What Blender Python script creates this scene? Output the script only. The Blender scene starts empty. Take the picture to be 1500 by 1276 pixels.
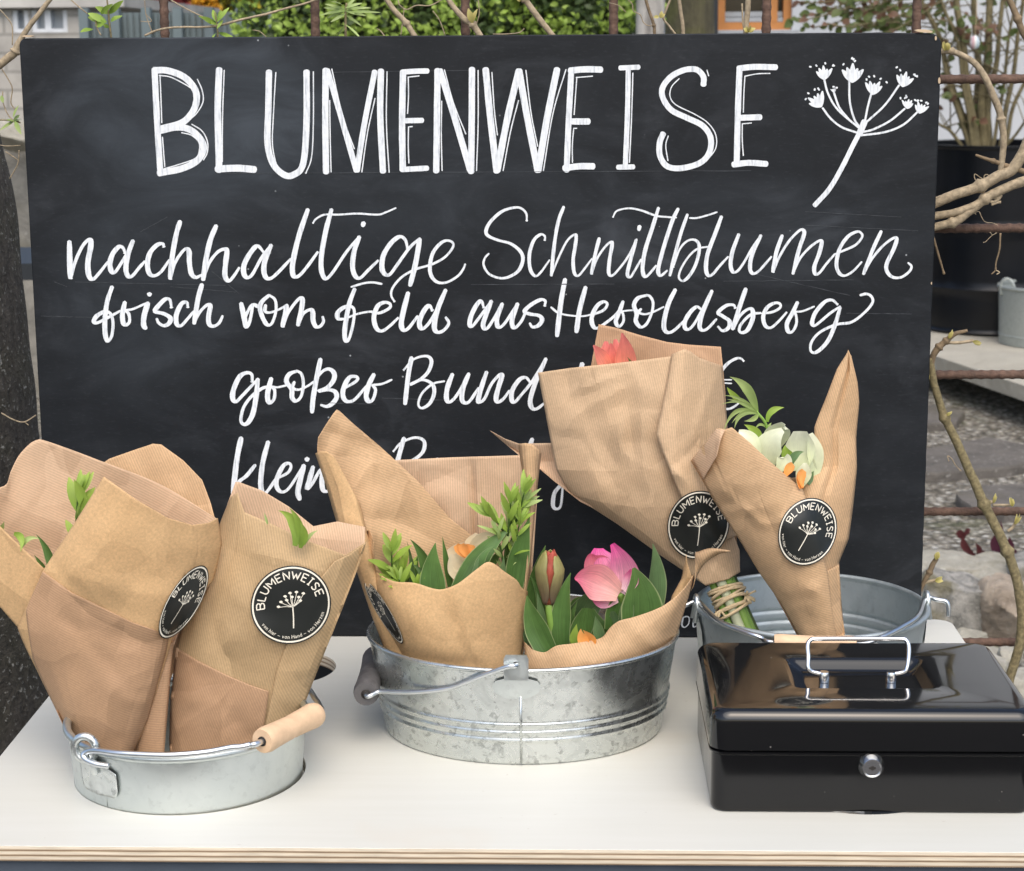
import bpy, math, random
from mathutils import Vector, Matrix, noise
from mathutils.bvhtree import BVHTree
random.seed(7)
S = bpy.context.scene
C = S.collection
RAD = math.radians

# ---------------------------------------------------------------- camera
TZ = 0.76                       # table top height
CAMH = TZ + 0.583
F = 2800.0                      # focal length in photo pixels (1500 wide)
cam = bpy.data.objects.new('camera', bpy.data.cameras.new('camera'))
C.objects.link(cam)
cam.location = (0, 0, CAMH)
CR = (Matrix.Rotation(RAD(1.84), 4, 'Z') @ Matrix.Rotation(RAD(90 - 11.3), 4, 'X') @ Matrix.Rotation(RAD(-0.38), 4, 'Z'))
cam.rotation_euler = CR.to_euler()
cam.data.sensor_width = 36
cam.data.lens = 36 * F / 1500
cam.data.clip_end = 500
cam.data.dof.use_dof = True
cam.data.dof.focus_distance = 1.68
cam.data.dof.aperture_fstop = 22.0
S.camera = cam
CR3 = CR.to_3x3()
CAM = Vector((0, 0, CAMH))

# ---------------------------------------------------------------- light
W = bpy.data.worlds.new('World'); S.world = W; W.use_nodes = True
wn = W.node_tree.nodes; wl = W.node_tree.links
sky = wn.new('ShaderNodeTexSky'); sky.sky_type = 'NISHITA'; sky.sun_disc = False
SUN_EL, SUN_AZ = 55, 172          # azimuth clockwise from +Y (behind the camera, to the right)
sky.sun_elevation = RAD(SUN_EL); sky.sun_rotation = RAD(SUN_AZ)
sky.air_density = 1.0; sky.dust_density = 5.0; sky.ozone_density = 1.0; sky.altitude = 300
wl.new(sky.outputs[0], wn['Background'].inputs['Color'])
wn['Background'].inputs['Strength'].default_value = 0.15
sun = bpy.data.objects.new('sun', bpy.data.lights.new('sun', 'SUN')); C.objects.link(sun)
sun.data.energy = 1.05; sun.data.angle = RAD(75); sun.data.color = (1.0, 0.965, 0.86)
sd = Vector((math.sin(RAD(SUN_AZ)) * math.cos(RAD(SUN_EL)), math.cos(RAD(SUN_AZ)) * math.cos(RAD(SUN_EL)), math.sin(RAD(SUN_EL))))
sun.rotation_euler = sd.to_track_quat('Z', 'Y').to_euler()
S.view_settings.view_transform = 'Standard'; S.view_settings.look = 'None'
S.view_settings.exposure = 0.62; S.view_settings.gamma = 1

# ---------------------------------------------------------------- helpers
def ray(px, py): return CR3 @ Vector(((px - 750) / F, -(py - 638) / F, -1))
def P(px, py, Y):
    r = ray(px, py); return CAM + r * (Y / r.y)
def PZ(px, py, z):
    r = ray(px, py); return CAM + r * ((z - CAMH) / r.z)
def PT(px, py, zr=0.0): return PZ(px, py, TZ + zr)

class MB:
    def __init__(s): s.v = []; s.f = []; s.mi = []; s.uv = None
    def add(s, vs, fs, mi=0):
        o = len(s.v); s.v += [Vector(v) for v in vs]
        for f in fs: s.f.append([i + o for i in f]); s.mi.append(mi)
    def box(s, a, b, mi=0, M=None):
        vs = [Vector((x, y, z)) for z in (a[2], b[2]) for y in (a[1], b[1]) for x in (a[0], b[0])]
        if M: vs = [M @ v for v in vs]
        s.add(vs, [(0, 2, 3, 1), (4, 5, 7, 6), (0, 1, 5, 4), (2, 6, 7, 3), (0, 4, 6, 2), (1, 3, 7, 5)], mi)
    def tube(s, pts, r, seg=8, mi=0, cap=True, close=False):
        pts = [Vector(p) for p in pts]; n = len(pts)
        rs = r if isinstance(r, (list, tuple)) else [r] * n
        vs = []; prev = None
        for i, p in enumerate(pts):
            if close: t = (pts[(i + 1) % n] - pts[i - 1]).normalized()
            else: t = (pts[min(i + 1, n - 1)] - pts[max(i - 1, 0)]).normalized()
            if prev is None:
                up = Vector((0, 0, 1)) if abs(t.z) < .9 else Vector((1, 0, 0)); a = t.cross(up).normalized()
            else: a = (prev - t * prev.dot(t)).normalized()
            prev = a; b = t.cross(a)
            for k in range(seg):
                q = 2 * math.pi * k / seg; vs.append(p + (a * math.cos(q) + b * math.sin(q)) * rs[i])
        fs = []
        for i in range(n if close else n - 1):
            j = (i + 1) % n
            for k in range(seg):
                fs.append((i * seg + k, i * seg + (k + 1) % seg, j * seg + (k + 1) % seg, j * seg + k))
        if cap and not close:
            fs.append(tuple(range(seg))[::-1]); fs.append(tuple(range((n - 1) * seg, n * seg)))
        s.add(vs, fs, mi)
    def lathe(s, prof, c, seg=64, sx=1, sy=1, mi=0, capb=False, capt=False):
        c = Vector(c); vs = []; n = len(prof)
        for r, z in prof:
            for k in range(seg):
                q = 2 * math.pi * k / seg; vs.append(c + Vector((r * sx * math.cos(q), r * sy * math.sin(q), z)))
        fs = []
        for i in range(n - 1):
            for k in range(seg):
                fs.append((i * seg + k, i * seg + (k + 1) % seg, (i + 1) * seg + (k + 1) % seg, (i + 1) * seg + k))
        if capb: fs.append(tuple(range(seg))[::-1])
        if capt: fs.append(tuple(range((n - 1) * seg, n * seg)))
        s.add(vs, fs, mi)
    def ball(s, c, r, seg=8, rings=6, mi=0, sc=(1, 1, 1), M=None):
        c = Vector(c); vs = []; fs = []
        for i in range(rings + 1):
            a = math.pi * i / rings
            for k in range(seg):
                q = 2 * math.pi * k / seg
                d = Vector((r * sc[0] * math.sin(a) * math.cos(q), r * sc[1] * math.sin(a) * math.sin(q), r * sc[2] * math.cos(a)))
                vs.append(c + ((M @ d) if M else d))
        for i in range(rings):
            for k in range(seg): fs.append((i * seg + k, (i + 1) * seg + k, (i + 1) * seg + (k + 1) % seg, i * seg + (k + 1) % seg))
        s.add(vs, fs, mi)
    def build(s, name, mats, parent=None, smooth=True, uvs=None, angle=None):
        me = bpy.data.meshes.new(name)
        org = parent.matrix_world.translation if parent is not None else Vector((0, 0, 0))
        org = ORG.get(parent.name, Vector((0, 0, 0))) if parent is not None else Vector((0, 0, 0))
        me.from_pydata([v - org for v in s.v], [], s.f)
        if not isinstance(mats, (list, tuple)): mats = [mats]
        for m in mats: me.materials.append(m)
        me.polygons.foreach_set('material_index', s.mi)
        me.polygons.foreach_set('use_smooth', [smooth] * len(s.f))
        if uvs is not None:
            l = me.uv_layers.new(name='UVMap')
            buf = [0.0] * (2 * len(me.loops))
            for i, lp in enumerate(me.loops): buf[2 * i], buf[2 * i + 1] = uvs[lp.vertex_index]
            l.data.foreach_set('uv', buf)
        me.update()
        if angle is not None: me.set_sharp_from_angle(angle=RAD(angle))
        o = bpy.data.objects.new(name, me); C.objects.link(o)
        if parent is not None: o.parent = parent; ORG[o.name] = org
        return o
ORG = {}
def tag(o, label, cat=None, group=None, kind=None):
    if label: o['label'] = label
    if cat: o['category'] = cat
    if group: o['group'] = group
    if kind: o['kind'] = kind
    return o
def thing(name, loc, label, cat, group=None):
    o = bpy.data.objects.new(name, None); C.objects.link(o); o.location = loc
    o.empty_display_size = .05
    ORG[o.name] = Vector(loc)
    return tag(o, label, cat, group)
def spline(pts, n=6, closed=False):
    pts = [Vector(p) for p in pts]
    if len(pts) < 3:
        return [pts[0].lerp(pts[-1], i / n) for i in range(n + 1)]
    out = []; m = len(pts)
    for i in range(m - 1 if not closed else m):
        if closed: p0, p1, p2, p3 = pts[i - 1], pts[i], pts[(i + 1) % m], pts[(i + 2) % m]
        else:
            p1, p2 = pts[i], pts[i + 1]
            p0 = pts[i - 1] if i > 0 else p1 * 2 - p2
            p3 = pts[i + 2] if i + 2 < m else p2 * 2 - p1
        for k in range(n):
            t = k / n
            out.append(.5 * ((2 * p1) + (p2 - p0) * t + (2 * p0 - 5 * p1 + 4 * p2 - p3) * t * t + (3 * p1 - p0 - 3 * p2 + p3) * t ** 3))
    if not closed: out.append(pts[-1])
    return out
def resample(pts, n):
    d = [0]
    for a, b in zip(pts, pts[1:]): d.append(d[-1] + (b - a).length)
    L = d[-1] or 1e-9; out = []; j = 0
    for i in range(n):
        t = L * i / (n - 1)
        while j < len(d) - 2 and d[j + 1] < t: j += 1
        seg = d[j + 1] - d[j]
        out.append(pts[j].lerp(pts[j + 1], (t - d[j]) / seg if seg > 1e-12 else 0))
    return out

# ---------------------------------------------------------------- materials
class NT:
    def __init__(s, name):
        s.m = bpy.data.materials.new(name); s.m.use_nodes = True
        s.n = s.m.node_tree.nodes; s.l = s.m.node_tree.links; s.b = s.n['Principled BSDF']
    def new(s, t, **kw):
        n = s.n.new(t)
        for k, v in kw.items(): setattr(n, k, v)
        return n
    def link(s, a, b): s.l.new(a, b)
    def setv(s, k, v):
        if k in s.b.inputs: s.b.inputs[k].default_value = v
    def coord(s, kind='Object', scale=(1, 1, 1), rot=(0, 0, 0)):
        t = s.new('ShaderNodeTexCoord'); m = s.new('ShaderNodeMapping')
        m.inputs['Scale'].default_value = scale; m.inputs['Rotation'].default_value = rot
        s.link(t.outputs[kind], m.inputs['Vector']); return m.outputs[0]
    def noise(s, vec, scale, detail=4, rough=.55, dist=0):
        n = s.new('ShaderNodeTexNoise'); n.inputs['Scale'].default_value = scale; n.inputs['Detail'].default_value = detail
        n.inputs['Roughness'].default_value = rough; n.inputs['Distortion'].default_value = dist
        if vec is not None: s.link(vec, n.inputs['Vector'])
        return n.outputs['Fac']
    def ramp(s, fac, stops, interp='LINEAR'):
        r = s.new('ShaderNodeValToRGB'); r.color_ramp.interpolation = interp
        e = r.color_ramp.elements
        while len(e) < len(stops): e.new(.5)
        for i, (p, c) in enumerate(stops):
            e[i].position = p; e[i].color = (c[0], c[1], c[2], 1) if not isinstance(c, (int, float)) else (c, c, c, 1)
        s.link(fac, r.inputs[0]); return r.outputs[0]
    def mix(s, fac, a, b, mode='MIX'):
        n = s.new('ShaderNodeMixRGB', blend_type=mode)
        for i, x in ((0, fac), (1, a), (2, b)):
            if isinstance(x, (int, float)): n.inputs[i].default_value = x if i == 0 else (x, x, x, 1)
            elif isinstance(x, tuple): n.inputs[i].default_value = (x[0], x[1], x[2], 1)
            else: s.link(x, n.inputs[i])
        return n.outputs[0]
    def math(s, op, a, b=0.0):
        n = s.new('ShaderNodeMath', operation=op)
        for i, x in ((0, a), (1, b)):
            if isinstance(x, (int, float)): n.inputs[i].default_value = x
            else: s.link(x, n.inputs[i])
        return n.outputs[0]
    def bump(s, h, strength=.3, dist=.002):
        n = s.new('ShaderNodeBump'); n.inputs['Strength'].default_value = strength; n.inputs['Distance'].default_value = dist
        s.link(h, n.inputs['Height']); s.link(n.outputs[0], s.b.inputs['Normal'])
    def col(s, c): s.link(c, s.b.inputs['Base Color'])

def simple(name, c, rough=.6, metal=0, spec=None, var=.12, scale=20, bump=0, coat=0, dist=.001):
    t = NT(name); t.setv('Roughness', rough); t.setv('Metallic', metal)
    if spec is not None: t.setv('Specular IOR Level', spec)
    if coat: t.setv('Coat Weight', coat); t.setv('Coat Roughness', .06)
    v = t.coord(); n = t.noise(v, scale)
    t.col(t.ramp(n, [(.25, tuple(x * (1 - var) for x in c)), (.75, tuple(min(1, x * (1 + var)) for x in c))]))
    if bump: t.bump(t.noise(v, scale * 3), bump, dist)
    return t.m

def kraft(name, c, rib=1.0, mott=.12, thin=.12, facet=.10):
    t = NT(name); t.setv('Roughness', .62); t.setv('Specular IOR Level', .25)
    uv = t.new('ShaderNodeUVMap'); sep = t.new('ShaderNodeSeparateXYZ'); t.link(uv.outputs[0], sep.inputs[0])
    s = t.math('SINE', t.math('MULTIPLY', sep.outputs[0], 2 * math.pi / .0021))   # uv is in metres
    fine = t.noise(uv.outputs[0], 900, 3, .6)
    fib = t.noise(uv.outputs[0], 420, 5, .75, .4)
    big = t.noise(uv.outputs[0], 22, 3, .5)
    d = tuple(x * (1 - mott) for x in c); e = tuple(x * (1 + mott * .8) for x in c)
    base = t.ramp(fib, [(.3, d), (.7, e)])
    base = t.mix(.35, base, t.ramp(big, [(.3, (.78, .78, .78)), (.7, (1.12, 1.1, 1.06))]), 'MULTIPLY')
    strip = t.ramp(t.math('ADD', t.math('MULTIPLY', s, .5), .5), [(.1, (1 - .11 * rib,) * 3), (.9, (1 + .04 * rib,) * 3)])
    base = t.mix(1.0, base, strip, 'MULTIPLY')
    t.col(base)
    h = t.math('ADD', t.math('MULTIPLY', s, .16 * rib), t.math('MULTIPLY', fine, .5))
    # crumpled paper: crisp flat facets tilt the normal a little
    wob = t.new('ShaderNodeTexNoise'); wob.inputs['Scale'].default_value = 18; t.link(uv.outputs[0], wob.inputs['Vector'])
    ma = t.new('ShaderNodeVectorMath', operation='MULTIPLY_ADD'); t.link(wob.outputs['Color'], ma.inputs[0]); ma.inputs[1].default_value = (.035, .035, .0); t.link(uv.outputs[0], ma.inputs[2])
    geo = t.new('ShaderNodeNewGeometry'); acc = geo.outputs['Normal']
    for sc, k, st in ((20, facet, (1, .45, 1)), (46, facet * .7, (.5, 1, 1))):
        mp = t.new('ShaderNodeMapping'); mp.inputs['Scale'].default_value = st; mp.inputs['Rotation'].default_value = (0, 0, .5 * sc); t.link(ma.outputs[0], mp.inputs[0])
        vo = t.new('ShaderNodeTexVoronoi'); vo.inputs['Scale'].default_value = sc; t.link(mp.outputs[0], vo.inputs['Vector'])
        sb = t.new('ShaderNodeVectorMath', operation='SUBTRACT'); t.link(vo.outputs['Color'], sb.inputs[0]); sb.inputs[1].default_value = (.5, .5, .5)
        mu = t.new('ShaderNodeVectorMath', operation='MULTIPLY_ADD'); t.link(sb.outputs[0], mu.inputs[0]); mu.inputs[1].default_value = (2 * k,) * 3; t.link(acc, mu.inputs[2]); acc = mu.outputs[0]
    nz = t.new('ShaderNodeVectorMath', operation='NORMALIZE'); t.link(acc, nz.inputs[0])
    t.bump(h, .22, .0004)
    bn = [n_ for n_ in t.n if n_.type == 'BUMP'][0]; t.link(nz.outputs[0], bn.inputs['Normal'])
    tr = t.new('ShaderNodeBsdfTranslucent'); t.link(base, tr.inputs['Color'])
    mx = t.new('ShaderNodeMixShader'); mx.inputs[0].default_value = thin
    t.link(t.b.outputs[0], mx.inputs[1]); t.link(tr.outputs[0], mx.inputs[2])
    t.link(mx.outputs[0], t.n['Material Output'].inputs['Surface'])
    return t.m

def plantmat(name, c, c2=None, edge=None, rough=.45, thin=.25, vein=.12, vs=1.0):
    """uv.x across the blade 0..1, uv.y along it 0..1"""
    t = NT(name); t.setv('Roughness', rough); t.setv('Specular IOR Level', .35)
    uv = t.new('ShaderNodeUVMap'); sep = t.new('ShaderNodeSeparateXYZ'); t.link(uv.outputs[0], sep.inputs[0])
    mp = t.new('ShaderNodeMapping'); mp.inputs['Scale'].default_value = (28 * vs, 1.5, 1); t.link(uv.outputs[0], mp.inputs[0])
    st = t.noise(mp.outputs[0], 1.0, 3, .6)
    ob = t.noise(t.coord(), 45, 3)
    c2 = c2 or c
    base = t.mix(sep.outputs[1], tuple(c), tuple(c2))
    base = t.mix(1.0, base, t.ramp(st, [(.3, (1 - vein,) * 3), (.7, (1 + vein,) * 3)]), 'MULTIPLY')
    base = t.mix(1.0, base, t.ramp(ob, [(.3, (.82,) * 3), (.7, (1.18,) * 3)]), 'MULTIPLY')
    if edge:
        a = t.math('ABSOLUTE', t.math('SUBTRACT', sep.outputs[0], .5))
        base = t.mix(t.ramp(a, [(.458, 0.0), (.48, .8)]), base, tuple(edge))
    t.col(base)
    tr = t.new('ShaderNodeBsdfTranslucent'); t.link(base, tr.inputs['Color'])
    mx = t.new('ShaderNodeMixShader'); mx.inputs[0].default_value = thin
    t.link(t.b.outputs[0], mx.inputs[1]); t.link(tr.outputs[0], mx.inputs[2])
    t.link(mx.outputs[0], t.n['Material Output'].inputs['Surface'])
    return t.m

def galv(name, c, rough=.34, spangle=.25, metal=.95):
    t = NT(name); t.setv('Metallic', metal)
    v = t.coord()
    wv = t.new('ShaderNodeTexNoise'); wv.inputs['Scale'].default_value = 55; t.link(v, wv.inputs['Vector'])
    va = t.new('ShaderNodeVectorMath', operation='MULTIPLY_ADD'); t.link(wv.outputs['Color'], va.inputs[0]); va.inputs[1].default_value = (.022, .022, .022); t.link(v, va.inputs[2])
    vo = t.new('ShaderNodeTexVoronoi', feature='F1'); vo.inputs['Scale'].default_value = 210; t.link(va.outputs[0], vo.inputs['Vector'])
    sx = t.new('ShaderNodeSeparateXYZ'); t.link(vo.outputs['Color'], sx.inputs[0])
    flake = t.ramp(sx.outputs[0], [(.0, 1 - spangle * 1.9), (.16, 1 - spangle * .9), (.24, 1 - spangle * .12), (1, 1.0)])
    rag = t.noise(v, 240, 3, .7)
    flake = t.mix(t.ramp(rag, [(.38, 0.0), (.56, 1.0)]), (1.0, 1.0, 1.0), flake)
    n = t.noise(v, 34, 5, .7, 1.5); n2 = t.noise(v, 9, 3)
    a = t.mix(1, tuple(c), flake, 'MULTIPLY')
    a = t.mix(.8, a, t.ramp(n, [(.3, (1 - spangle * .8,) * 3), (.52, (1, 1, 1))]), 'MULTIPLY')
    a = t.mix(.35, a, t.ramp(n2, [(.3, (.72, .76, .76)), (.7, (1, 1, 1))]), 'MULTIPLY')
    t.col(a)
    t.link(t.ramp(n, [(.3, rough + .14), (.62, rough - .05)]), t.b.inputs['Roughness'])
    t.bump(t.noise(v, 90, 4), .06, .0007)
    return t.m

M = {}
M['kraft'] = kraft('kraft_ribbed', (.64, .43, .247), 1.1, .12, .16)
M['kraft_crumpled'] = kraft('kraft_crumpled', (.64, .455, .285), 1.0, .12, .14, .15)
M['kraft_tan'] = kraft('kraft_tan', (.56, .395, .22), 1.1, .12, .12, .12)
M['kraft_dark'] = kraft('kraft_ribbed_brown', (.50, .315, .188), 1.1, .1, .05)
M['kraft_plain'] = kraft('kraft_smooth', (.69, .46, .24), .10, .18, .16)
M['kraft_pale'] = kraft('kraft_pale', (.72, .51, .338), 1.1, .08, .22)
M['zinc'] = galv('zinc_spangled', (.66, .685, .67), .25, .21)
M['zinc_soft'] = galv('zinc_plain', (.68, .72, .71), .36, .05)
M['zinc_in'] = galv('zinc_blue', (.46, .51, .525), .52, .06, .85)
M['zinc_old'] = galv('zinc_weathered', (.42, .45, .43), .55, .12, .6)
M['chrome'] = simple('chrome', (.82, .83, .84), .12, 1, var=.03)
M['wire'] = simple('galvanised_wire', (.68, .71, .73), .28, 1, var=.06, scale=90)
def chalk():
    t = NT('chalk_marker'); t.setv('Roughness', .8)
    n = t.noise(t.coord('Object', (420, 1, 46), (0, .12, 0)), 1.0, 4, .6); n2 = t.noise(t.coord(), 210, 3, .6)
    b = t.ramp(n, [(.30, (.46, .50, .54)), (.46, (.76, .80, .83)), (.7, (.84, .87, .89))])
    t.col(t.mix(1, b, t.ramp(n2, [(.3, .88), (.6, 1.0)]), 'MULTIPLY')); return t.m
M['white_chalk'] = chalk()
M['grip'] = simple('pale_beech', (.66, .46, .29), .6, var=.14, scale=90, bump=.15)
M['grip_grey'] = simple('grey_wood', (.10, .095, .095), .65, var=.45, scale=70, bump=.4)
M['sticker'] = simple('sticker_black', (.010, .012, .011), .38, var=.1)
M['cream'] = simple('sticker_cream', (.80, .76, .64), .5, var=.02)
M['rust'] = simple('rusty_rebar', (.115, .068, .048), .8, var=.5, scale=120, bump=.6, dist=.002)
M['vine'] = simple('vine_bark', (.20, .145, .085), .8, var=.35, scale=140, bump=.6, dist=.001)
M['vine_pale'] = simple('vine_pale', (.33, .265, .175), .8, var=.42, scale=230, bump=.5, dist=.001)
M['vine_olive'] = simple('vine_olive', (.20, .165, .085), .85, var=.55, scale=260, bump=.6, dist=.001)
M['bud'] = plantmat('vine_bud', (.45, .40, .12), (.62, .55, .22))
M['leaf_lime'] = plantmat('leaf_lime', (.20, .33, .045), (.33, .46, .08), vein=.08)
M['leaf_pale'] = plantmat('leaf_pale', (.25, .36, .10), (.42, .52, .20), vein=.08)
M['tulip_leaf'] = plantmat('tulip_leaf', (.075, .155, .040), (.11, .21, .055), edge=(.36, .42, .20), thin=.24, rough=.32, vein=.22)
M['tulip_leaf_light'] = plantmat('tulip_leaf_light', (.10, .185, .075), (.15, .24, .10), edge=(.30, .36, .19), thin=.3, rough=.38, vein=.2)
M['stem'] = plantmat('stem_green', (.19, .34, .06), (.26, .42, .09))
M['stem_white'] = plantmat('stem_white', (.52, .58, .38), (.60, .62, .42))
M['stem_dark'] = plantmat('stem_dark', (.05, .10, .02), (.11, .14, .04))
M['pink'] = plantmat('tulip_pink', (.82, .56, .60), (.74, .075, .32), vein=.3, rough=.4, thin=.3)
M['pink_warm'] = plantmat('tulip_pink_warm', (.80, .46, .40), (.74, .14, .26), vein=.2, rough=.4, thin=.3)
M['coral'] = plantmat('tulip_coral', (.88, .36, .20), (.88, .24, .22), vein=.2, rough=.4, thin=.35)
M['budgreen'] = plantmat('tulip_bud_green', (.20, .13, .10), (.42, .40, .14), vein=.16)
M['budred'] = plantmat('tulip_bud_red', (.50, .16, .09), (.52, .10, .07), vein=.2)
M['cream_petal'] = plantmat('narcissus_cream', (.80, .68, .44), (.85, .76, .56), vein=.04)
M['white_petal'] = plantmat('hellebore_white', (.62, .68, .40), (.82, .85, .66), vein=.05)
M['orange'] = plantmat('narcissus_orange', (.85, .33, .07), (.90, .42, .13), vein=.06)
M['raffia'] = simple('raffia', (.58, .45, .27), .8, var=.25, scale=200)
# ---------------------------------------------------------------- display table
def rrect(x0, y0, x1, y1, r, n=8):
    out = []
    for cx, cy, a0 in ((x1 - r, y1 - r, 0), (x0 + r, y1 - r, 90), (x0 + r, y0 + r, 180), (x1 - r, y0 + r, 270)):
        for k in range(n + 1):
            a = RAD(a0 + 90 * k / n); out.append((cx + r * math.cos(a), cy + r * math.sin(a)))
    return out
TABX0, TABX1, TABY0, TABY1 = -.486, .394, 1.340, 1.935
BL = Vector((-.318, 1.495))     # left bucket centre (sunk in a round hole of the top)
HOLE = Vector((-.285, 1.768))   # open round hole behind it
def ply_material():
    t = NT('white_plywood'); t.setv('Roughness', .42)
    v = t.coord('Object')
    geo = t.new('ShaderNodeNewGeometry'); sn = t.new('ShaderNodeSeparateXYZ'); t.link(geo.outputs['Normal'], sn.inputs[0])
    up = t.math('ABSOLUTE', sn.outputs[2])
    top = t.noise(t.coord('Object', (2.5, 30, 1)), 3, 4)
    blot = t.noise(v, 5, 4)
    white = t.ramp(top, [(.3, (.600, .600, .545)), (.7, (.622, .622, .572))])
    white = t.mix(t.ramp(blot, [(.62, 0.0), (.78, .55)]), white, (.60, .54, .44))
    spot = t.noise(t.coord('Object', (1, 1, 1)), 120, 2)
    white = t.mix(t.ramp(spot, [(.74, 0.0), (.80, .35)]), white, (.35, .30, .24))
    sx = t.new('ShaderNodeSeparateXYZ'); t.link(v, sx.inputs[0])
    wob = t.noise(t.coord('Object', (8, 8, 8)), 2, 2)
    zz = t.math('ADD', t.math('MULTIPLY', sx.outputs[2], 2 * math.pi / .0041), t.math('MULTIPLY', wob, 1.2))
    lay = t.ramp(t.math('ADD', t.math('MULTIPLY', t.math('SINE', zz), .5), .5), [(.08, (.27, .19, .12)), (.28, (.60, .49, .35)), (.85, (.74, .65, .51))])
    grain = t.noise(t.coord('Object', (20, 20, 400)), 2, 3)
    lay = t.mix(1, lay, t.ramp(grain, [(.3, .8), (.7, 1.1)]), 'MULTIPLY')
    gash = t.noise(t.coord('Object', (9, 1, 90)), 3, 2)
    lay = t.mix(t.ramp(gash, [(.72, 0.0), (.76, .8)]), lay, (.12, .07, .045))
    t.col(t.mix(t.ramp(up, [(.4, 0.0), (.6, 1.0)]), lay, white))
    t.bump(top, .05, .001)
    return t.m
tab = thing('display_table', (-.046, 1.64, 0), 'white topped plywood sales table carrying the buckets, board and cash box', 'table')
cu = bpy.data.curves.new('top', 'CURVE'); cu.dimensions = '2D'; cu.fill_mode = 'BOTH'; cu.extrude = .0056; cu.bevel_depth = .0006
def addloop(pts):
    sp = cu.splines.new('POLY'); sp.points.add(len(pts) - 1); sp.use_cyclic_u = True
    for i, p in enumerate(pts): sp.points[i].co = (p[0], p[1], 0, 1)
addloop(rrect(TABX0, TABY0, TABX1, TABY1, .018))
circ = lambda c, r, n=64: [(c[0] + r * math.cos(2 * math.pi * k / n), c[1] + r * math.sin(2 * math.pi * k / n)) for k in range(n)]
addloop(circ(BL + Vector((.0012, 0)), .0953)); addloop(circ(HOLE, .056)); addloop(circ((.2310, 1.4840), .0743))
to = bpy.data.objects.new('tmp', cu); C.objects.link(to)
dg = bpy.context.evaluated_depsgraph_get()
me = bpy.data.meshes.new_from_object(to.evaluated_get(dg)); bpy.data.objects.remove(to)
me.materials.clear(); me.materials.append(ply_material())
top = bpy.data.objects.new('tabletop', me); C.objects.link(top); top.parent = tab
top.location = Vector((0, 0, TZ - .0062)) - tab.location
M['apron'] = simple('slate_paint', (.066, .082, .105), .5, var=.12, scale=30, bump=.1)
def apron(a, b, name='apron'):
    m = MB(); m.box(a, b); return m.build(name, M['apron'], tab, smooth=False)
az0, az1 = TZ - .128, TZ - .0128
apron((TABX0 + .02, TABY0 + .004, az0), (TABX1 - .02, TABY0 + .024, az1))
apron((TABX0 + .02, TABY1 - .045, az0), (TABX1 - .02, TABY1 - .025, az1))
apron((TABX0 + .022, TABY0 + .0245, az0), (TABX0 + .04, TABY1 - .0455, az1))
apron((TABX1 - .04, TABY0 + .0245, az0), (TABX1 - .022, TABY1 - .0455, az1))
for x in (TABX0 + .045, TABX1 - .09):
    for y in (TABY0 + .03, TABY1 - .095): apron((x, y, 0.0), (x + .045, y + .045, az1), 'leg')

# ---------------------------------------------------------------- chalkboard
YB = 1.868
BX0, BX1, BZ0, BZ1 = -.5335, .3515, TZ + .0004, TZ + .6005
def board_material():
    t = NT('chalkboard_paint'); t.setv('Roughness', .50); t.setv('Specular IOR Level', .29)
    v = t.coord()
    wipe = t.noise(t.coord('Object', (3.2, 1, 7), (0, .5, 0)), 2.6, 6, .62, 1.4)
    cloud = t.noise(v, 7, 5, .6, .6)
    fine = t.noise(t.coord('Object', (60, 1, 220), (0, .25, 0)), 2, 5, .7)
    base = t.ramp(wipe, [(.30, (.0055, .0072, .0096)), (.72, (.0105, .0130, .0168))])
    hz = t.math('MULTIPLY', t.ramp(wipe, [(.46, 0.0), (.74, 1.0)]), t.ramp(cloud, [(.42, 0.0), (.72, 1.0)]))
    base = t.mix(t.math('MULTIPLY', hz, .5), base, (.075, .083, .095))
    base = t.mix(t.math('MULTIPLY', t.ramp(fine, [(.55, 0.0), (.8, 1.0)]), .12), base, (.16, .175, .19))
    sp = t.new('ShaderNodeTexVoronoi'); sp.inputs['Scale'].default_value = 55; t.link(v, sp.inputs['Vector'])
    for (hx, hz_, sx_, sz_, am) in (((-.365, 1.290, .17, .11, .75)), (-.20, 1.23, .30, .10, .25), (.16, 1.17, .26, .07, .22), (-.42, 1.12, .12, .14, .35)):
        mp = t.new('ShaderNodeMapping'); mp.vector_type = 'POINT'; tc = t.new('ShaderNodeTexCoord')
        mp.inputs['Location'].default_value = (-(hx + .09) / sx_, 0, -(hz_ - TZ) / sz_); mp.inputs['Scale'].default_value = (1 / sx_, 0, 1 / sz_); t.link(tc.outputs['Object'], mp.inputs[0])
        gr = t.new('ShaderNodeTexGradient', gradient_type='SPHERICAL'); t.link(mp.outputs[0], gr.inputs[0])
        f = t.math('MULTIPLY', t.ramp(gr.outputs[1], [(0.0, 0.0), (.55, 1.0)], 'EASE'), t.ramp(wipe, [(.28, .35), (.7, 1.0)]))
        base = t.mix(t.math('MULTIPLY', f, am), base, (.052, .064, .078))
    dot = t.math('MULTIPLY', t.ramp(sp.outputs['Distance'], [(.035, 1.0), (.06, 0.0)]), t.ramp(cloud, [(.54, 0.0), (.6, .7)]))
    base = t.mix(dot, base, (.42, .45, .47))
    t.col(base)
    t.link(t.ramp(cloud, [(.3, .44), (.7, .62)]), t.b.inputs['Roughness'])
    t.bump(t.noise(v, 260, 3), .06, .0005)
    return t.m
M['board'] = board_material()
bd = thing('chalkboard', (-.09, YB, TZ), 'large black chalkboard with white hand lettering standing at the back of the table', 'chalkboard')
m = MB()
TH = .012
top_l = (BX0, BZ1); top_r = (BX1, BZ1 - .0005)
outline = []
r = .012
for k in range(5): a = RAD(180 - 22.5 * k); outline.append((BX0 + .007 + .007 * math.cos(a), BZ1 - .007 + .007 * math.sin(a)))
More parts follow.
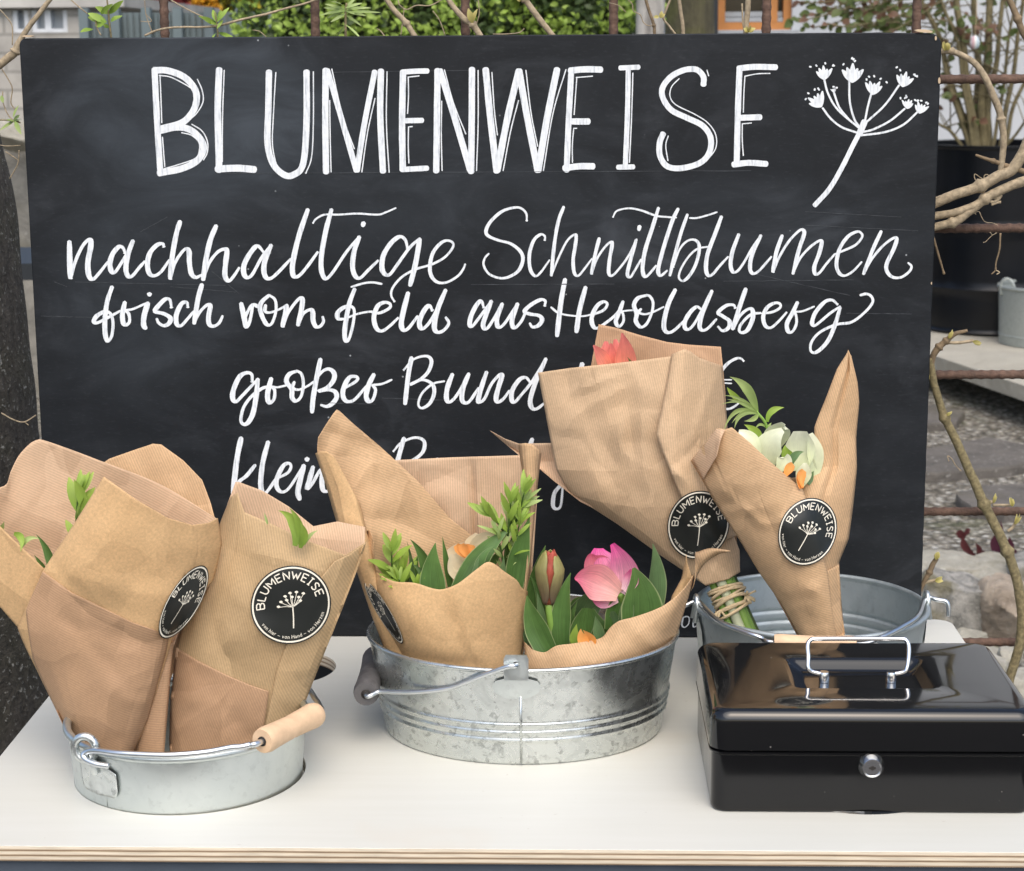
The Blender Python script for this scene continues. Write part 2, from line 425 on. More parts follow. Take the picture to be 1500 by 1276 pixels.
# chipped upper edge
for k in range(1, 60):
    x = BX0 + .02 + (BX1 - BX0 - .05) * k / 60
    outline.append((x, BZ1 - (.0012 * max(0, noise.noise((x * 60, 0, 3)) - .1))))
for k in range(6): a = RAD(90 - 18 * k); outline.append((BX1 - r + r * math.cos(a), BZ1 - .001 - r + r * math.sin(a)))
for k in range(1, 60):
    z = BZ1 - .02 - (BZ1 - BZ0 - .03) * k / 60
    outline.append((BX1 - .0012 * max(0, noise.noise((z * 70, 0, 9)) - .15), z))
outline += [(BX1 - .004, BZ0), (BX0 + .0, BZ0)]
n = len(outline)
bev = .0012
def inset(o, d):
    cx = sum(p[0] for p in o) / len(o); cz = sum(p[1] for p in o) / len(o)
    return [(p[0] - d * (1 if p[0] > cx else -1), p[1] - d * (1 if p[1] > cz else -1)) for p in o]
vs = [(p[0], YB, p[1]) for p in inset(outline, bev)] + [(p[0], YB + bev, p[1]) for p in outline] + [(p[0], YB + TH, p[1]) for p in outline]
fs = [tuple(range(n))] + [tuple(range(2 * n, 3 * n))[::-1]]
m.add(vs, fs, 0)
fs = []
for a in (0, n):
    for i in range(n): fs.append((a + i, a + n + i, a + n + (i + 1) % n, a + (i + 1) % n))
o = len(m.f); m.add([], [], 0)
for f in fs: m.f.append(list(f)); m.mi.append(0)
M['board_edge'] = simple('raw_wood_chip', (.55, .42, .28), .8, var=.2)
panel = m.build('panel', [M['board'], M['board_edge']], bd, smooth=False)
# bare wood chips on corners and edge
def chip(name, px, py, w, h, sl=0.0):
    p = P(px, py, YB - .0012); q = MB()
    s = 1 / 1480.0; pts = []
    for k in range(9):
        a = 2 * math.pi * k / 9; rr = 1 + .35 * noise.noise((k * 1.7, px, 0))
        x = w * .5 * s * math.cos(a) * rr; z = h * .5 * s * math.sin(a) * rr
        pts.append((p.x + x, YB - .0012, p.z + z + sl * x))
    q.add(pts + [(a, b + .006, c) for a, b, c in pts], [tuple(range(9))[::-1]] + [(i, (i + 1) % 9, 9 + (i + 1) % 9, 9 + i) for i in range(9)])
    return q.build(name, M['board_edge'], bd, smooth=False)
for c in ((1353, 45.5, 26, 4.0, -.1), (1376, 118, 3.5, 9), (1371, 56, 3, 6, 0), (40, 53, 16, 3), (1364.5, 415, 1.6, 4)): chip('bare_chip', *c)

# lettering: brush strokes as thin raised ribbons on the panel; each word line is one part
REG = {'A': (80, 290, 5), 'B': (360, 290, 4.4118), 'C': (690, 290, 5), 'D': (880, 290, 5.548), 'E': (1100, 290, 5.548), 'F': (320, 510, 5.546), 'G': (560, 510, 5),
       'H': (1030, 510, 9.813), 'I': (950, 800, 5), 'J': (200, 80, 5), 'K': (480, 80, 5), 'L': (760, 80, 5), 'Q': (940, 80, 6.382), 'N': (1170, 80, 5.548)}
STEPS = [0]
def ribbon(mb, pts, wfun, lift=.0):
    """pts are photo pixels; wfun(i, tangent) gives the full width in pixels"""
    n = len(pts); L = []; R = []
    STEPS[0] += 1
    y = YB - .00025 - .00001 * (STEPS[0] % 40) - lift
    for i, p in enumerate(pts):
        t = (pts[min(i + 1, n - 1)] - pts[max(i - 1, 0)])
        t = t.normalized() if t.length > 1e-6 else Vector((1, 0))
        w = wfun(i, t) * .5
        nn = Vector((-t.y, t.x)) * w
        L.append(p + nn); R.append(p - nn)
    t0 = (pts[0] - pts[1]).normalized(); t1 = (pts[-1] - pts[-2]).normalized()
    w0 = wfun(0, t0) * .5; w1 = wfun(n - 1, t1) * .5
    def cap(c, t, w, a, b):
        nn = Vector((-t.y, t.x)); out = []
        for k in range(1, 4):
            q = math.pi * k / 4; out.append(c + (nn * math.cos(q) + t * math.sin(q) * .8) * w * (a))
        return out
    vs = [P(p.x, p.y, y - 1.5e-6 * i) for i, p in enumerate(L)] + [P(p.x, p.y, y - 1.5e-6 * i) for i, p in enumerate(R)]
    mb.add(vs, [(i, i + 1, n + i + 1, n + i) for i in range(n - 1)])
    for c, t, w in ((pts[0], t0, w0), (pts[-1], t1, w1)):
        nn = Vector((-t.y, t.x))
        arc = [c + (nn * math.cos(math.pi * k / 6) + t * math.sin(math.pi * k / 6) * .7) * w for k in range(7)]
        mb.add([P(p.x, p.y, y - 3e-6 * n - 4e-6) for p in arc], [tuple(range(7))])
def parse(s):
    """'A w | x,y x,y / x,y ...' : region, base width, strokes"""
    head, body = s.split('|'); reg, w = head.split()
    ox, oy, sc = REG[reg]; out = []
    for st in body.split('/'):
        pts = [tuple(map(float, q.split(','))) for q in st.split()]
        out.append([Vector((ox + a / sc, oy + b / sc)) for a, b in pts])
    return float(w) / sc, out
def script(mb, s, thin=.62, dens=5):
    w, sts = parse(s)
    for st in sts:
        pts = spline(st, dens) if len(st) > 2 else [st[0].lerp(st[1], k / 6) for k in range(7)]
        n = len(pts); sd = random.random() * 50
        def wf(i, t):
            down = max(0, t.y)
            e = min(1, .78 + .5 * min(i, n - 1 - i) / max(1, n * .2))
            return w * (thin + (1 - thin) * down) * e * (1 + .12 * noise.noise((sd + i * .35, 0, 0)))
        ribbon(mb, pts, wf)
def block(mb, s):
    w, sts = parse(s)
    for st in sts:
        pts = spline(st, 6) if len(st) > 2 else [st[0].lerp(st[1], k / 8) for k in range(9)]
        sd = random.random() * 50; n = len(pts)
        ribbon(mb, pts, lambda i, t: w * .93 * (1 + .07 * noise.noise((sd + i * .5, 1, 0))))
HEAD = '''J 48|132,108 150,480 175,872
J 52|130,115 230,118 350,165 425,250 440,330 410,420 330,500 170,545/160,560 300,532 400,555 475,630 490,700 440,780 330,835 165,868
J 9|172,155 178,300 185,500/165,152 250,165 350,215 405,250/445,180 480,260 487,345 440,430 380,482/190,605 198,710 207,820/405,510 480,560 520,640 517,720 490,772/330,572 400,590 455,640 460,700 430,760 300,808 200,836
J 52|605,108 595,400 605,850
J 55|590,838 740,832 865,842
J 9|642,115 630,450 628,785
J 50|970,125 965,400 960,650 1000,800 1080,880 1150,880 1220,800 1245,500 1245,125
J 9|1020,130 1002,450 995,650 1020,790 1050,850/1295,125 1295,500 1282,750 1240,870
K 50|-15,112 -17,500 -12,862
K 44|-2,115 90,430 210,850/345,125 270,500 215,850
K 50|390,118 385,450 405,856
K 9|30,105 110,450 195,690/15,335 18,600 25,860/347,320 292,570 250,860/435,125 430,500 450,862
K 50|552,125 545,500 550,845
K 42|548,128 640,122 732,120/550,485 693,482/545,842 730,832
K 9|590,165 592,300 585,432/588,165 670,156/592,530 590,670 595,795/592,530 620,527
K 50|805,115 800,500 795,855/822,118 920,430 1043,845/1057,105 1055,500 1050,860
K 9|835,340 832,600 838,850/855,112 920,350 1012,582/1102,115 1102,500 1090,850
K 52|1157,108 1190,450 1238,855/1400,118 1320,450 1242,850
L 52|2,118 60,450 138,850/280,108 210,450 142,850
K 9|1203,130 1220,400 1243,590/1398,335 1340,560 1285,850
L 9|52,115 90,430 138,672/345,110 250,430 180,850
L 46|385,110 365,480 350,850
L 50|375,118 480,108 602,110/368,490 510,490/335,832 440,818 545,818
L 9|425,165 415,300 405,440/420,168 540,158/402,540 392,660 393,790/400,541 424,540
L 40|742,98 878,92/802,100 795,450 780,820/725,825 840,822
L 9|835,135 826,450 810,790
Q 58|577,282 578,210 530,150 470,135 380,150 270,210 195,310 200,410 280,520 420,590 570,665 645,780 630,920 540,1015 370,1062 240,1045 172,950 167,830 200,740
Q 11|350,225 280,300 265,390 320,470 500,560 620,640 692,750 690,880 598,1002/248,760 225,850 245,992/610,145 626,200
Q 60|915,125 900,500 888,1025/905,130 1050,115 1255,118/905,592 1108,585/858,1028 1000,1012 1165,1022
Q 11|965,200 955,370 950,540/962,203 1080,180 1200,176/940,645 940,800 950,945/940,647 1025,640'''
LINE2 = '''A 40|108,315 114,585/120,585 150,470 200,360 245,308 265,315 262,370 243,480 252,570 278,595 310,570 390,470
A 38|515,400 500,365 470,358 425,410 405,480 415,535 440,545 480,490 540,390 575,310/575,310 535,420 522,520 538,572 570,570 620,510 660,465
A 37|800,355 790,335 750,345 700,400 680,480 692,550 730,570 780,540 840,455/920,168 890,270 860,440 845,590/850,590 880,480 930,400 965,372 985,395 987,470 1002,555 1035,582 1075,565
A 38|1185,200 1140,310 1105,470 1088,598/1095,580 1130,480 1190,400 1240,375 1262,388 1252,480 1248,570 1275,608 1310,575 1352,512
B 34|115,350 75,310 30,355 -10,430 -12,490 12,515 45,490 100,390 165,302/165,302 125,400 117,470 132,515 165,518 215,475 290,395
B 34|402,72 345,240 307,400 302,480 317,510 350,498 400,440 465,350
B 32|555,72 520,200 492,350 487,450 502,508 525,520 570,470 650,350 735,248/735,248 702,340 690,440 705,500 738,518 790,468 855,405
B 20|435,162 455,135 510,108 600,108 720,101 850,108 900,95 970,65
B 30|764,156 756,180
B 33|1045,320 1030,270 995,250 940,290 890,370 880,450 897,490 930,495 980,430 1060,320 1125,262/1125,262 1098,420 1062,565
B 25|960,668 940,630 950,580 1010,510 1100,460 1200,430 1290,380 1342,310 1320,278 1270,285 1212,350 1190,440 1200,505 1240,545 1300,545 1370,505 1405,460 1418,428
C 27|408,165 405,115 370,78 320,70 230,97 150,165 112,230 122,275 200,310 290,335 360,390 380,450 350,530 280,577 210,587 130,555 92,490 102,440 130,408
C 26|540,308 540,280 510,267 460,310 428,410 433,520 470,572 510,545 575,455/680,62 640,170 610,340 588,568/590,565 640,440 700,320 750,272 770,280 762,360 748,450 755,545 785,570 830,520 885,445
C 27|940,292 910,410 882,555/885,555 920,450 980,360 1025,322 1033,345 1015,450 1008,545 1030,570 1075,530 1150,430 1213,302/1210,305 1172,440 1145,555 1167,580 1200,530 1245,450
C 28|1236,202 1229,235
D 33|470,78 420,240 362,420 340,560 350,630 372,638 410,600 450,550/630,85 580,190 512,400 470,560 470,615 492,630 540,590
D 23|100,155 125,110 180,90 250,85 340,105 450,145 540,155 615,160
D 28|705,132 650,290 592,500 562,630/590,560 640,420 700,352 760,340 797,375 797,450 768,550 718,635 668,675 635,645 655,570 720,470 790,412 870,397
D 24|722,163 780,163 870,140 945,115
D 34|982,148 930,290 870,450 855,570 873,630 910,620 960,560 1035,478
D 33|1123,293 1072,430 1055,540 1073,600 1110,595 1160,530 1230,410 1303,302/1303,302 1230,460 1213,570 1238,615 1290,588 1387,478
E 33|255,302 207,440 178,600/182,600 230,480 310,350 390,268 422,260 432,295 390,420 342,615/345,605 400,490 480,400 555,348 575,362 555,450 515,560 524,620 560,605 610,540 680,458
E 31|680,458 760,425 850,382 903,320 895,285 860,275 790,312 722,410 695,530 713,605 760,632 830,595 900,520/1060,268 990,420 915,618
E 33|922,610 980,500 1070,392 1155,328 1185,335 1158,420 1105,530 1105,595 1150,643 1220,645 1285,600 1305,557 1278,527'''
LINE3 = '''A 36|422,648 385,760 368,900 372,1005 390,1048 418,1010 428,920 412,852 370,832 312,862 288,900 310,915 380,882 480,828
A 37|515,760 497,850 503,915 525,930 548,905 543,850 515,822
A 27|515,822 570,815 640,785 682,768
A 40|685,765 656,860 652,930 668,955
A 34|695,695 694,714
A 36|855,800 845,748 810,742 760,790 735,830 800,848 848,880 838,918 800,936 762,915 748,885/975,798 968,765 930,775 893,850 893,920 925,936 970,890 1020,830
A 36|1080,630 1050,740 1022,918/1025,915 1060,840 1115,785 1140,792 1127,870 1133,925 1165,940 1205,915 1230,865
A 38|1365,768 1387,870 1405,945 1430,900 1452,782
B 30|-8,790 10,740 42,690 85,705/152,628 105,670 92,715 112,780 140,820 170,808 195,730 190,660 152,628
B 24|128,690 125,732 160,740 220,718 270,690
B 32|265,690 253,760 237,830/242,828 275,740 340,655 366,655 358,730 337,822/342,818 370,750 415,722 433,738 435,790 452,830 480,830 502,800 497,768
B 31|705,585 667,690 640,850 645,920 665,915 688,840 702,745 688,705 640,705 595,740 598,780 640,782
B 22|640,782 720,750 800,735 825,740/682,575 760,552 820,546 880,556
B 31|820,742 870,742 928,712 932,685 895,675 852,700 828,770 843,840 880,860 930,828 985,775
B 34|1050,610 1017,740 1005,820 1022,855 1055,838 1110,765
B 33|1205,725 1185,695 1150,732 1122,800 1135,845 1170,825 1220,750 1293,592/1293,592 1240,720 1218,830 1238,868 1280,855 1312,810 1293,772
C 35|92,800 75,755 42,782 2,860 -10,925 8,940 50,890 148,755/150,752 108,860 88,930 105,960 140,928 230,772/230,772 192,870 193,935 218,945 260,900 342,772/342,772 303,880 303,935 325,950 370,900 400,835
C 34|540,788 543,755 510,745 440,782 392,830 430,850 498,862 520,895 492,935 450,945 430,918
C 36|690,592 665,720 645,870 630,1010/840,650 795,820 772,980
C 20|585,800 640,842 720,860 820,866 900,848
C 33|900,852 970,822 998,778 970,760 922,792 885,870 890,930 920,955 980,920 1060,855 1105,790
D 34|182,838 150,930 122,1005 150,1045 185,1000 178,935 148,925
D 22|148,925 220,915 300,910
D 36|380,790 305,812 270,870 292,940 285,1000 325,1050 375,1020 415,930 425,850 400,800 370,790
D 26|330,900 310,930 360,945 430,925 512,885
D 38|608,742 550,860 515,1000 520,1075 560,1094 610,1065 670,1005
D 36|815,905 780,885 730,925 685,1000 685,1055 720,1065 780,990 903,755/905,752 840,900 803,1030 823,1075 870,1060 940,985
D 35|1093,892 1078,870 1020,875 955,930 990,960 1045,1000 1038,1055 990,1080 953,1045
D 37|1180,735 1130,880 1072,1065/1082,1058 1130,960 1195,905 1232,910 1235,980 1195,1070 1150,1095 1125,1075 1145,1020 1220,948 1300,935
E 34|90,940 180,925 238,890 232,858 190,855 133,890 100,960 115,1035 160,1055 220,1008 290,930
E 36|380,845 340,930 293,1020 303,1085 338,1085 370,1020 365,950 345,925
E 26|345,925 420,920 515,882
E 35|703,865 660,830 600,845 525,930 497,1010 515,1038 560,1008 640,940 725,882/725,888 690,1010 638,1140 580,1216 520,1258 485,1238 493,1170 560,1092 690,1030 820,1008 930,925 988,850 980,802 940,780 890,790'''
LINE4 = '''F 42|275,270 270,215 230,200 172,232 125,330 115,405 142,435 190,390 320,252/320,248 305,400 280,530 240,605 202,618 182,580 205,480 270,390 350,330 400,312
F 42|430,242 402,350 400,415 420,445 452,410 456,340 428,312
F 28|428,312 480,318 560,300
F 40|640,185 575,212 552,270 595,335 598,400 630,430 672,390 690,290 675,212 640,185
F 30|618,272 602,320 650,338 720,310 790,262
F 40|830,85 800,230 770,400 760,520/800,240 850,185 900,170 940,205 935,260 885,320 812,352 880,338 945,352 960,400 925,450 880,474 832,462
F 40|1030,322 1110,275 1132,245 1108,230 1060,242 1015,330 1015,400 1050,434 1110,415 1200,310
F 42|1265,210 1220,300 1200,390 1222,434 1256,415 1276,340 1250,300
F 30|1250,300 1330,290 1408,257
G 34|215,65 190,200 167,408
G 28|157,160 230,82 320,58 360,92 338,170 280,228 202,268 290,232 365,262 380,330 347,405 290,440 264,408 292,330 370,262 455,242
G 36|515,188 477,290 470,370 492,395 530,365 580,290 635,185/635,185 592,290 583,370 602,400 640,388 705,292
G 36|765,172 725,290 703,380 715,395 750,368 800,262 860,195 876,205 850,290 833,368 850,395 890,368 930,312
G 35|1080,245 1050,215 1003,232 952,310 948,378 970,395 1020,340 1100,240 1200,75/1200,75 1130,230 1085,370 1094,435 1130,445 1185,405
G 34|1467,108 1455,150 1440,230
H 52|582,185 540,148 470,152 360,215 270,320 215,450 215,650 260,825 340,875 440,845 560,750
H 34|180,455 300,455 410,455/180,502 300,502 410,508
H 52|588,600 592,616'''
LINE5 = '''F 44|185,725 150,900 118,1180
F 34|300,948 230,1035 165,1092 230,1130
F 42|405,758 362,920 343,1080 353,1165 382,1178 430,1118 470,1055
F 38|470,1060 560,1015 590,962 568,935 522,962 472,1070 482,1145 530,1168 590,1115 690,952
F 44|695,948 662,1080 645,1170 660,1228
F 40|720,890 720,912
F 42|770,960 742,1060 722,1140 760,1105 820,1000 848,992 840,1080 852,1155 900,1165
G 34|160,655 130,760 108,840
G 28|82,755 140,692 240,655 306,682 297,760 225,820 130,860
G 34|405,808 380,880 370,950 400,970 450,900
G 34|1100,662 1050,800
G 30|1330,960 1310,1000 1262,1060 1250,1150 1275,1178 1308,1150 1322,1010'''
LINE6 = '''I 13|255,520 248,545 245,580 265,595 293,570 298,530 283,515 255,522/350,480 328,550 330,592 360,580/385,520 372,570 390,590 430,560/430,515 425,590'''
FLOWER = '''N 42|508,610 440,740 350,920 250,1090 130,1225
N 56|535,545 495,640
N 18|195,435 260,520 350,590 475,635/205,195 240,320 320,450 495,600/285,305 330,430 410,530/410,215 415,380 450,520 495,590/590,315 560,430 535,560/815,250 700,410 555,545/862,440 740,540 600,610 510,630/970,462 850,570 700,630 500,657'''
HEADS = [(150, 375, 62, 235), (205, 150, 56, 265), (284, 290, 18, 265), (437, 155, 74, 272), (610, 270, 58, 280), (858, 205, 60, 285), (888, 402, 40, 280), (992, 435, 46, 285)]
def text_part(name, lines, fn):
    mb = MB()
    for l in lines.split('\n'): fn(mb, l)
    return mb.build(name, M['white_chalk'], bd, smooth=False)
text_part('heading_lettering', HEAD, block)
text_part('slogan_lettering', LINE2, script)
text_part('origin_lettering', LINE3, script)
def words(name, lines, cuts):
    L = lines.split('\n')
    for a, b in zip(cuts, cuts[1:] + [len(L)]): text_part(name, '\n'.join(L[a:b]), script)
words('price_lettering', LINE4, [0, 10, 14, 15])
words('price_lettering', LINE5, [0, 7, 9, 10, 11])
text_part('address_lettering', LINE6, script)
mb = MB()
for l in FLOWER.split('\n'): block(mb, l)
ox, oy, sc = REG['N']
for hx, hy, hr, ang in HEADS:
    base = Vector((ox + hx / sc, oy + hy / sc)) - Vector((math.cos(RAD(ang)), math.sin(RAD(ang)))) * hr / sc * .9
    for k, da in enumerate((-42, -22, 0, 20, 40)):
        a = RAD(ang + da); ln = hr / sc * (1.75 + .25 * math.sin(k * 2.3 + hx))
        tip = base + Vector((math.cos(a), math.sin(a))) * ln
        pts = [base.lerp(tip, j / 7) for j in range(8)]
        ribbon(mb, pts, lambda i, t: hr / sc * .62 * math.sin(math.pi * (.12 + .80 * i / 7)) ** .8)
    nd = 2 if hr < 30 else 5
    for k in range(nd):
        a = RAD(ang + random.uniform(-45, 45)); c = base + Vector((math.cos(a), math.sin(a))) * hr / sc * random.uniform(2.15, 2.75)
        d = Vector((random.uniform(-1, 1), random.uniform(-1, 1))).normalized() * 1.0
        ribbon(mb, [c - d, c, c + d], lambda i, t: 2.6)
mb.build('flower_drawing', M['white_chalk'], bd, smooth=False)
# faint old chalk rubbings
M['chalk_dust'] = simple('chalk_dust', (.045, .051, .058), .8, var=.3, scale=300)
SM = [((60, 463), (135, 465)), ((110, 413), (330, 418)), ((560, 583), (700, 588)), ((1100, 400), (1245, 433)), ((1180, 330), (1345, 338)), ((1240, 459), (1335, 460)), ((480, 106), (700, 103)), ((330, 254), (1100, 250)),
      ((80, 413), (98, 420)), ((250, 420), (345, 428)), ((470, 590), (550, 592)), ((310, 397), (350, 430)), ((205, 340), (245, 318)), ((1180, 310), (1320, 318)), ((690, 417), (900, 416)), ((1060, 412), (1250, 410))]
for a, b in SM:
    a, b = Vector(a), Vector(b); n = 20; mb = MB(); sd = a.x + a.y
    pts = [a.lerp(b, k / n) + Vector((0, .8 * noise.noise((k * .6, a.x, 0)))) for k in range(n + 1)]
    ribbon(mb, pts, lambda i, t: max(.12, .8 + 1.1 * noise.noise((i * .5, sd, 0))))
    mb.build('chalk_smudge', M['chalk_dust'], bd, smooth=False)
# ---------------------------------------------------------------- buckets
def rim_prof(r0, z0, r1, z1, ribs, wall=.0012, rim=.0028):
    """outer wall bottom->top, rolled rim, inner wall top->bottom"""
    p = []
    N = 72
    for k in range(N + 1):
        t = k / N; z = z0 + (z1 - z0) * t; rr = r0 + (r1 - r0) * t
        for zr, a in ribs: rr += a * math.exp(-((z - zr) / .0016) ** 2)
        p.append((rr, z))
    for k in range(0, 11):
        a = RAD(-80 + 26 * k); p.append((r1 + .0004 + rim * math.cos(a) * 1.0, z1 + rim + rim * math.sin(a)))
    for k in range(N + 1):
        t = 1 - k / N; z = z0 + .002 + (z1 - z0 - .002) * t; rr = r0 + (r1 - r0) * t - wall
        for zr, a in ribs: rr += a * math.exp(-((z - zr) / .0016) ** 2)
        p.append((rr, z))
    return p
def lug_shape(mb, pts2, base, ux, uz, un, th=.0016):
    """flat sheet metal plate: 2-D outline in (ux,uz) at base, thickness along un"""
    a = [base + ux * x + uz * z for x, z in pts2]; b = [p + un * th for p in a]; n = len(a)
    mb.add(a + b, [tuple(range(n))[::-1], tuple(range(n, 2 * n))] + [(i, (i + 1) % n, n + (i + 1) % n, n + i) for i in range(n)])
def grip(name, a, b, r, mat, parent, hole=.003):
    a, b = Vector(a), Vector(b); mb = MB(); n = 24; pts = []; rs = []
    for k in range(n + 1):
        t = k / n; pts.append(a.lerp(b, t))
        w = 1 + .16 * (2 * abs(t - .5)) ** 2.2 - .02
        if t < .06: w *= .86 + .14 * t / .06
        if t > .94: w *= .86 + .14 * (1 - t) / .06
        for c in (.40, .5, .60): w -= .07 * math.exp(-((t - c) / .014) ** 2)
        rs.append(r * w)
    mb.tube(pts, rs, 18)
    d = (b - a).normalized()
    o = mb.build(name, mat, parent, angle=40)
    for e, s_ in ((a, -1), (b, 1)):
        h = MB(); h.tube([e - d * .001 * s_, e + d * .0006 * s_], [hole, hole], 12); h.build('bore', M['bore'], o)
    return o
M['bore'] = simple('dark_bore', (.02, .017, .015), .8)

M['zinc_emb'] = galv('zinc_embossed', (.74, .77, .76), .3, .22)
# left bucket: sunk in the table's hole, rim 5 cm above the top
lb = thing('zinc_bucket', (BL.x, BL.y, TZ - .07), 'plain zinc bucket sunk in the table, a pale wooden grip lying on its rim', 'bucket', 'zinc buckets on the table')
mb = MB(); c = (BL.x, BL.y, TZ)
mb.lathe(rim_prof(.088, -.07, .0970, .0435, [(-.03, .001)], rim=.0035), c, 96, capb=True)
body = mb.build('body', M['zinc_soft'], lb, angle=50)
def onrim(c, r, ang, z, sx=1, sy=1): return Vector((c[0] + r * sx * math.cos(RAD(ang)), c[1] + r * sy * math.sin(RAD(ang)), c[2] + z))
def bail_lug(parent, c, r, ang, ztop, sx=1, sy=1, mat='zinc_soft', plate=True, side=1):
    p = onrim(c, r, ang, ztop, sx, sy); un = Vector((math.cos(RAD(ang)) / sx, math.sin(RAD(ang)) / sy, 0)).normalized(); ux = Vector((-un.y, un.x, 0)); uz = Vector((0, 0, 1))
    q = MB()
    if plate:   # embossed plate hugging the wall under the rim
        n = 12; W_ = .0165
        for j in range(2):
            pass
        a0 = math.degrees(W_ / r); rows = []
        for zz, s in ((-.006, .45), (-.010, .8), (-.018, 1), (-.030, .98), (-.036, .9)):
            rows.append([onrim(c, r + .0012 + zz * .08 + (.0012 if abs(k - n / 2) < 1.5 else 0), ang + a0 * s * (2 * k / n - 1), ztop + zz, sx, sy) for k in range(n + 1)])
        q.add([v for rw in rows for v in rw], [(i * (n + 1) + k, i * (n + 1) + k + 1, (i + 1) * (n + 1) + k + 1, (i + 1) * (n + 1) + k) for i in range(4) for k in range(n)])
    # standing eye: a bent strap that rises above the rim
    arc = []
    for k in range(13):
        a = RAD(180 * k / 12 - 0); arc.append(p + ux * (.0075 * math.cos(a)) * side + uz * (.0035 + .0095 * math.sin(a)) + un * .002)
    arc = [p + un * .004 + uz * -.010 + ux * .0075 * side] + arc + [p + un * .004 + uz * -.010 - ux * .0075 * side]
    q.tube(spline(arc, 2), .0024, 8)
    return q, p, un, ux
# the lug, the ring and the wire of the left bucket
def plate(parent, c, r0, ang, ztop, mat, seedp=0):
    q = MB(); n = 20; rows = []
    for zz, s in ((-.004, .35), (-.0075, .55), (-.012, .98), (-.016, 1.0), (-.026, 1.0), (-.0305, .93), (-.033, .8)):
        a0 = math.degrees(.0215 / r0) * s; row = []
        for k in range(n + 1):
            x = 2 * k / n - 1
            e = .0009 if abs(x) * s < .16 else 0
            dots = max(0, noise.noise((x * s * 7 + seedp, zz * 330, 2))) * .0016
            row.append(onrim(c, r0 + zz * .09 + .0022 + e + dots, ang + a0 * x, ztop + zz))
        rows.append(row)
    q.add([v for rw in rows for v in rw], [(i * (n + 1) + k, i * (n + 1) + k + 1, (i + 1) * (n + 1) + k + 1, (i + 1) * (n + 1) + k) for i in range(len(rows) - 1) for k in range(n)])
    p = onrim(c, r0, ang - 3, ztop); un = Vector((math.cos(RAD(ang)), math.sin(RAD(ang)), 0)); ux = Vector((-un.y, un.x, 0)); uz = Vector((0, 0, 1))
    # strap running up over the rolled rim and ending in a thick eye
    ce = p + un * .0045 + uz * .0052 - ux * .002
    eye = [ce + (ux * .85 - un * .5).normalized() * (.0088 * math.cos(2 * math.pi * k / 20)) + uz * (.0098 * math.sin(2 * math.pi * k / 20)) for k in range(20)]
    q.tube(eye, .0034, 10, close=True)
    q.tube([onrim(c, r0 + .0030, ang + 1, ztop - .014), onrim(c, r0 + .0062, ang + .5, ztop - .004), ce + ux * .008 + uz * -.002], [.0034, .0040, .0036], 8)
    o = q.build('handle_lug', mat, parent, angle=50)
    sl = o.modifiers.new('thickness', 'SOLIDIFY'); sl.thickness = .0003
    return o, ce, un, ux
lug, ceye, un, ux = plate(lb, (BL.x, BL.y, TZ), .0970, 234, .0435, M['zinc_emb'])
lug2, ceye2, un2, ux2 = plate(lb, (BL.x, BL.y, TZ), .0970, 54, .0435, M['zinc_emb'], 5)
ga = PT(384, 1086, .0575); gb = PT(463, 1046, .0575)
wire = [PT(160, 1122, .040), PT(140, 1119, .041), PT(126, 1113, .043), PT(122, 1106, .046), PT(130, 1101, .049), PT(145, 1100, .052), PT(170, 1103, .053), PT(205, 1105, .0535), PT(250, 1106, .054), PT(300, 1102, .055), PT(338, 1095, .056), PT(352, 1094, .056), PT(366, 1091, .057), ga]
cR = Vector((BL.x, BL.y, TZ + .0535))
back = [gb, PT(468, 1034, .0575), onrim(cR, .106, 16, 0), onrim(cR, .107, 30, 0), onrim(cR, .106, 44, 0), ceye2 + un2 * .002, ceye2 - un2 * .008]
mb = MB(); mb.tube(spline(wire + back, 7), .0025, 12)
hd = mb.build('handle', M['wire'], lb)
grip('wooden_grip', ga, gb, .0097, M['grip'], hd, .0040)
# seam below the lug
mb = MB(); mb.tube([onrim((BL.x, BL.y, TZ), .0937, 238, .001), onrim((BL.x, BL.y, TZ), .0950, 238, .018)], .0005, 6); mb.build('seam', M['zinc_soft'], lb)

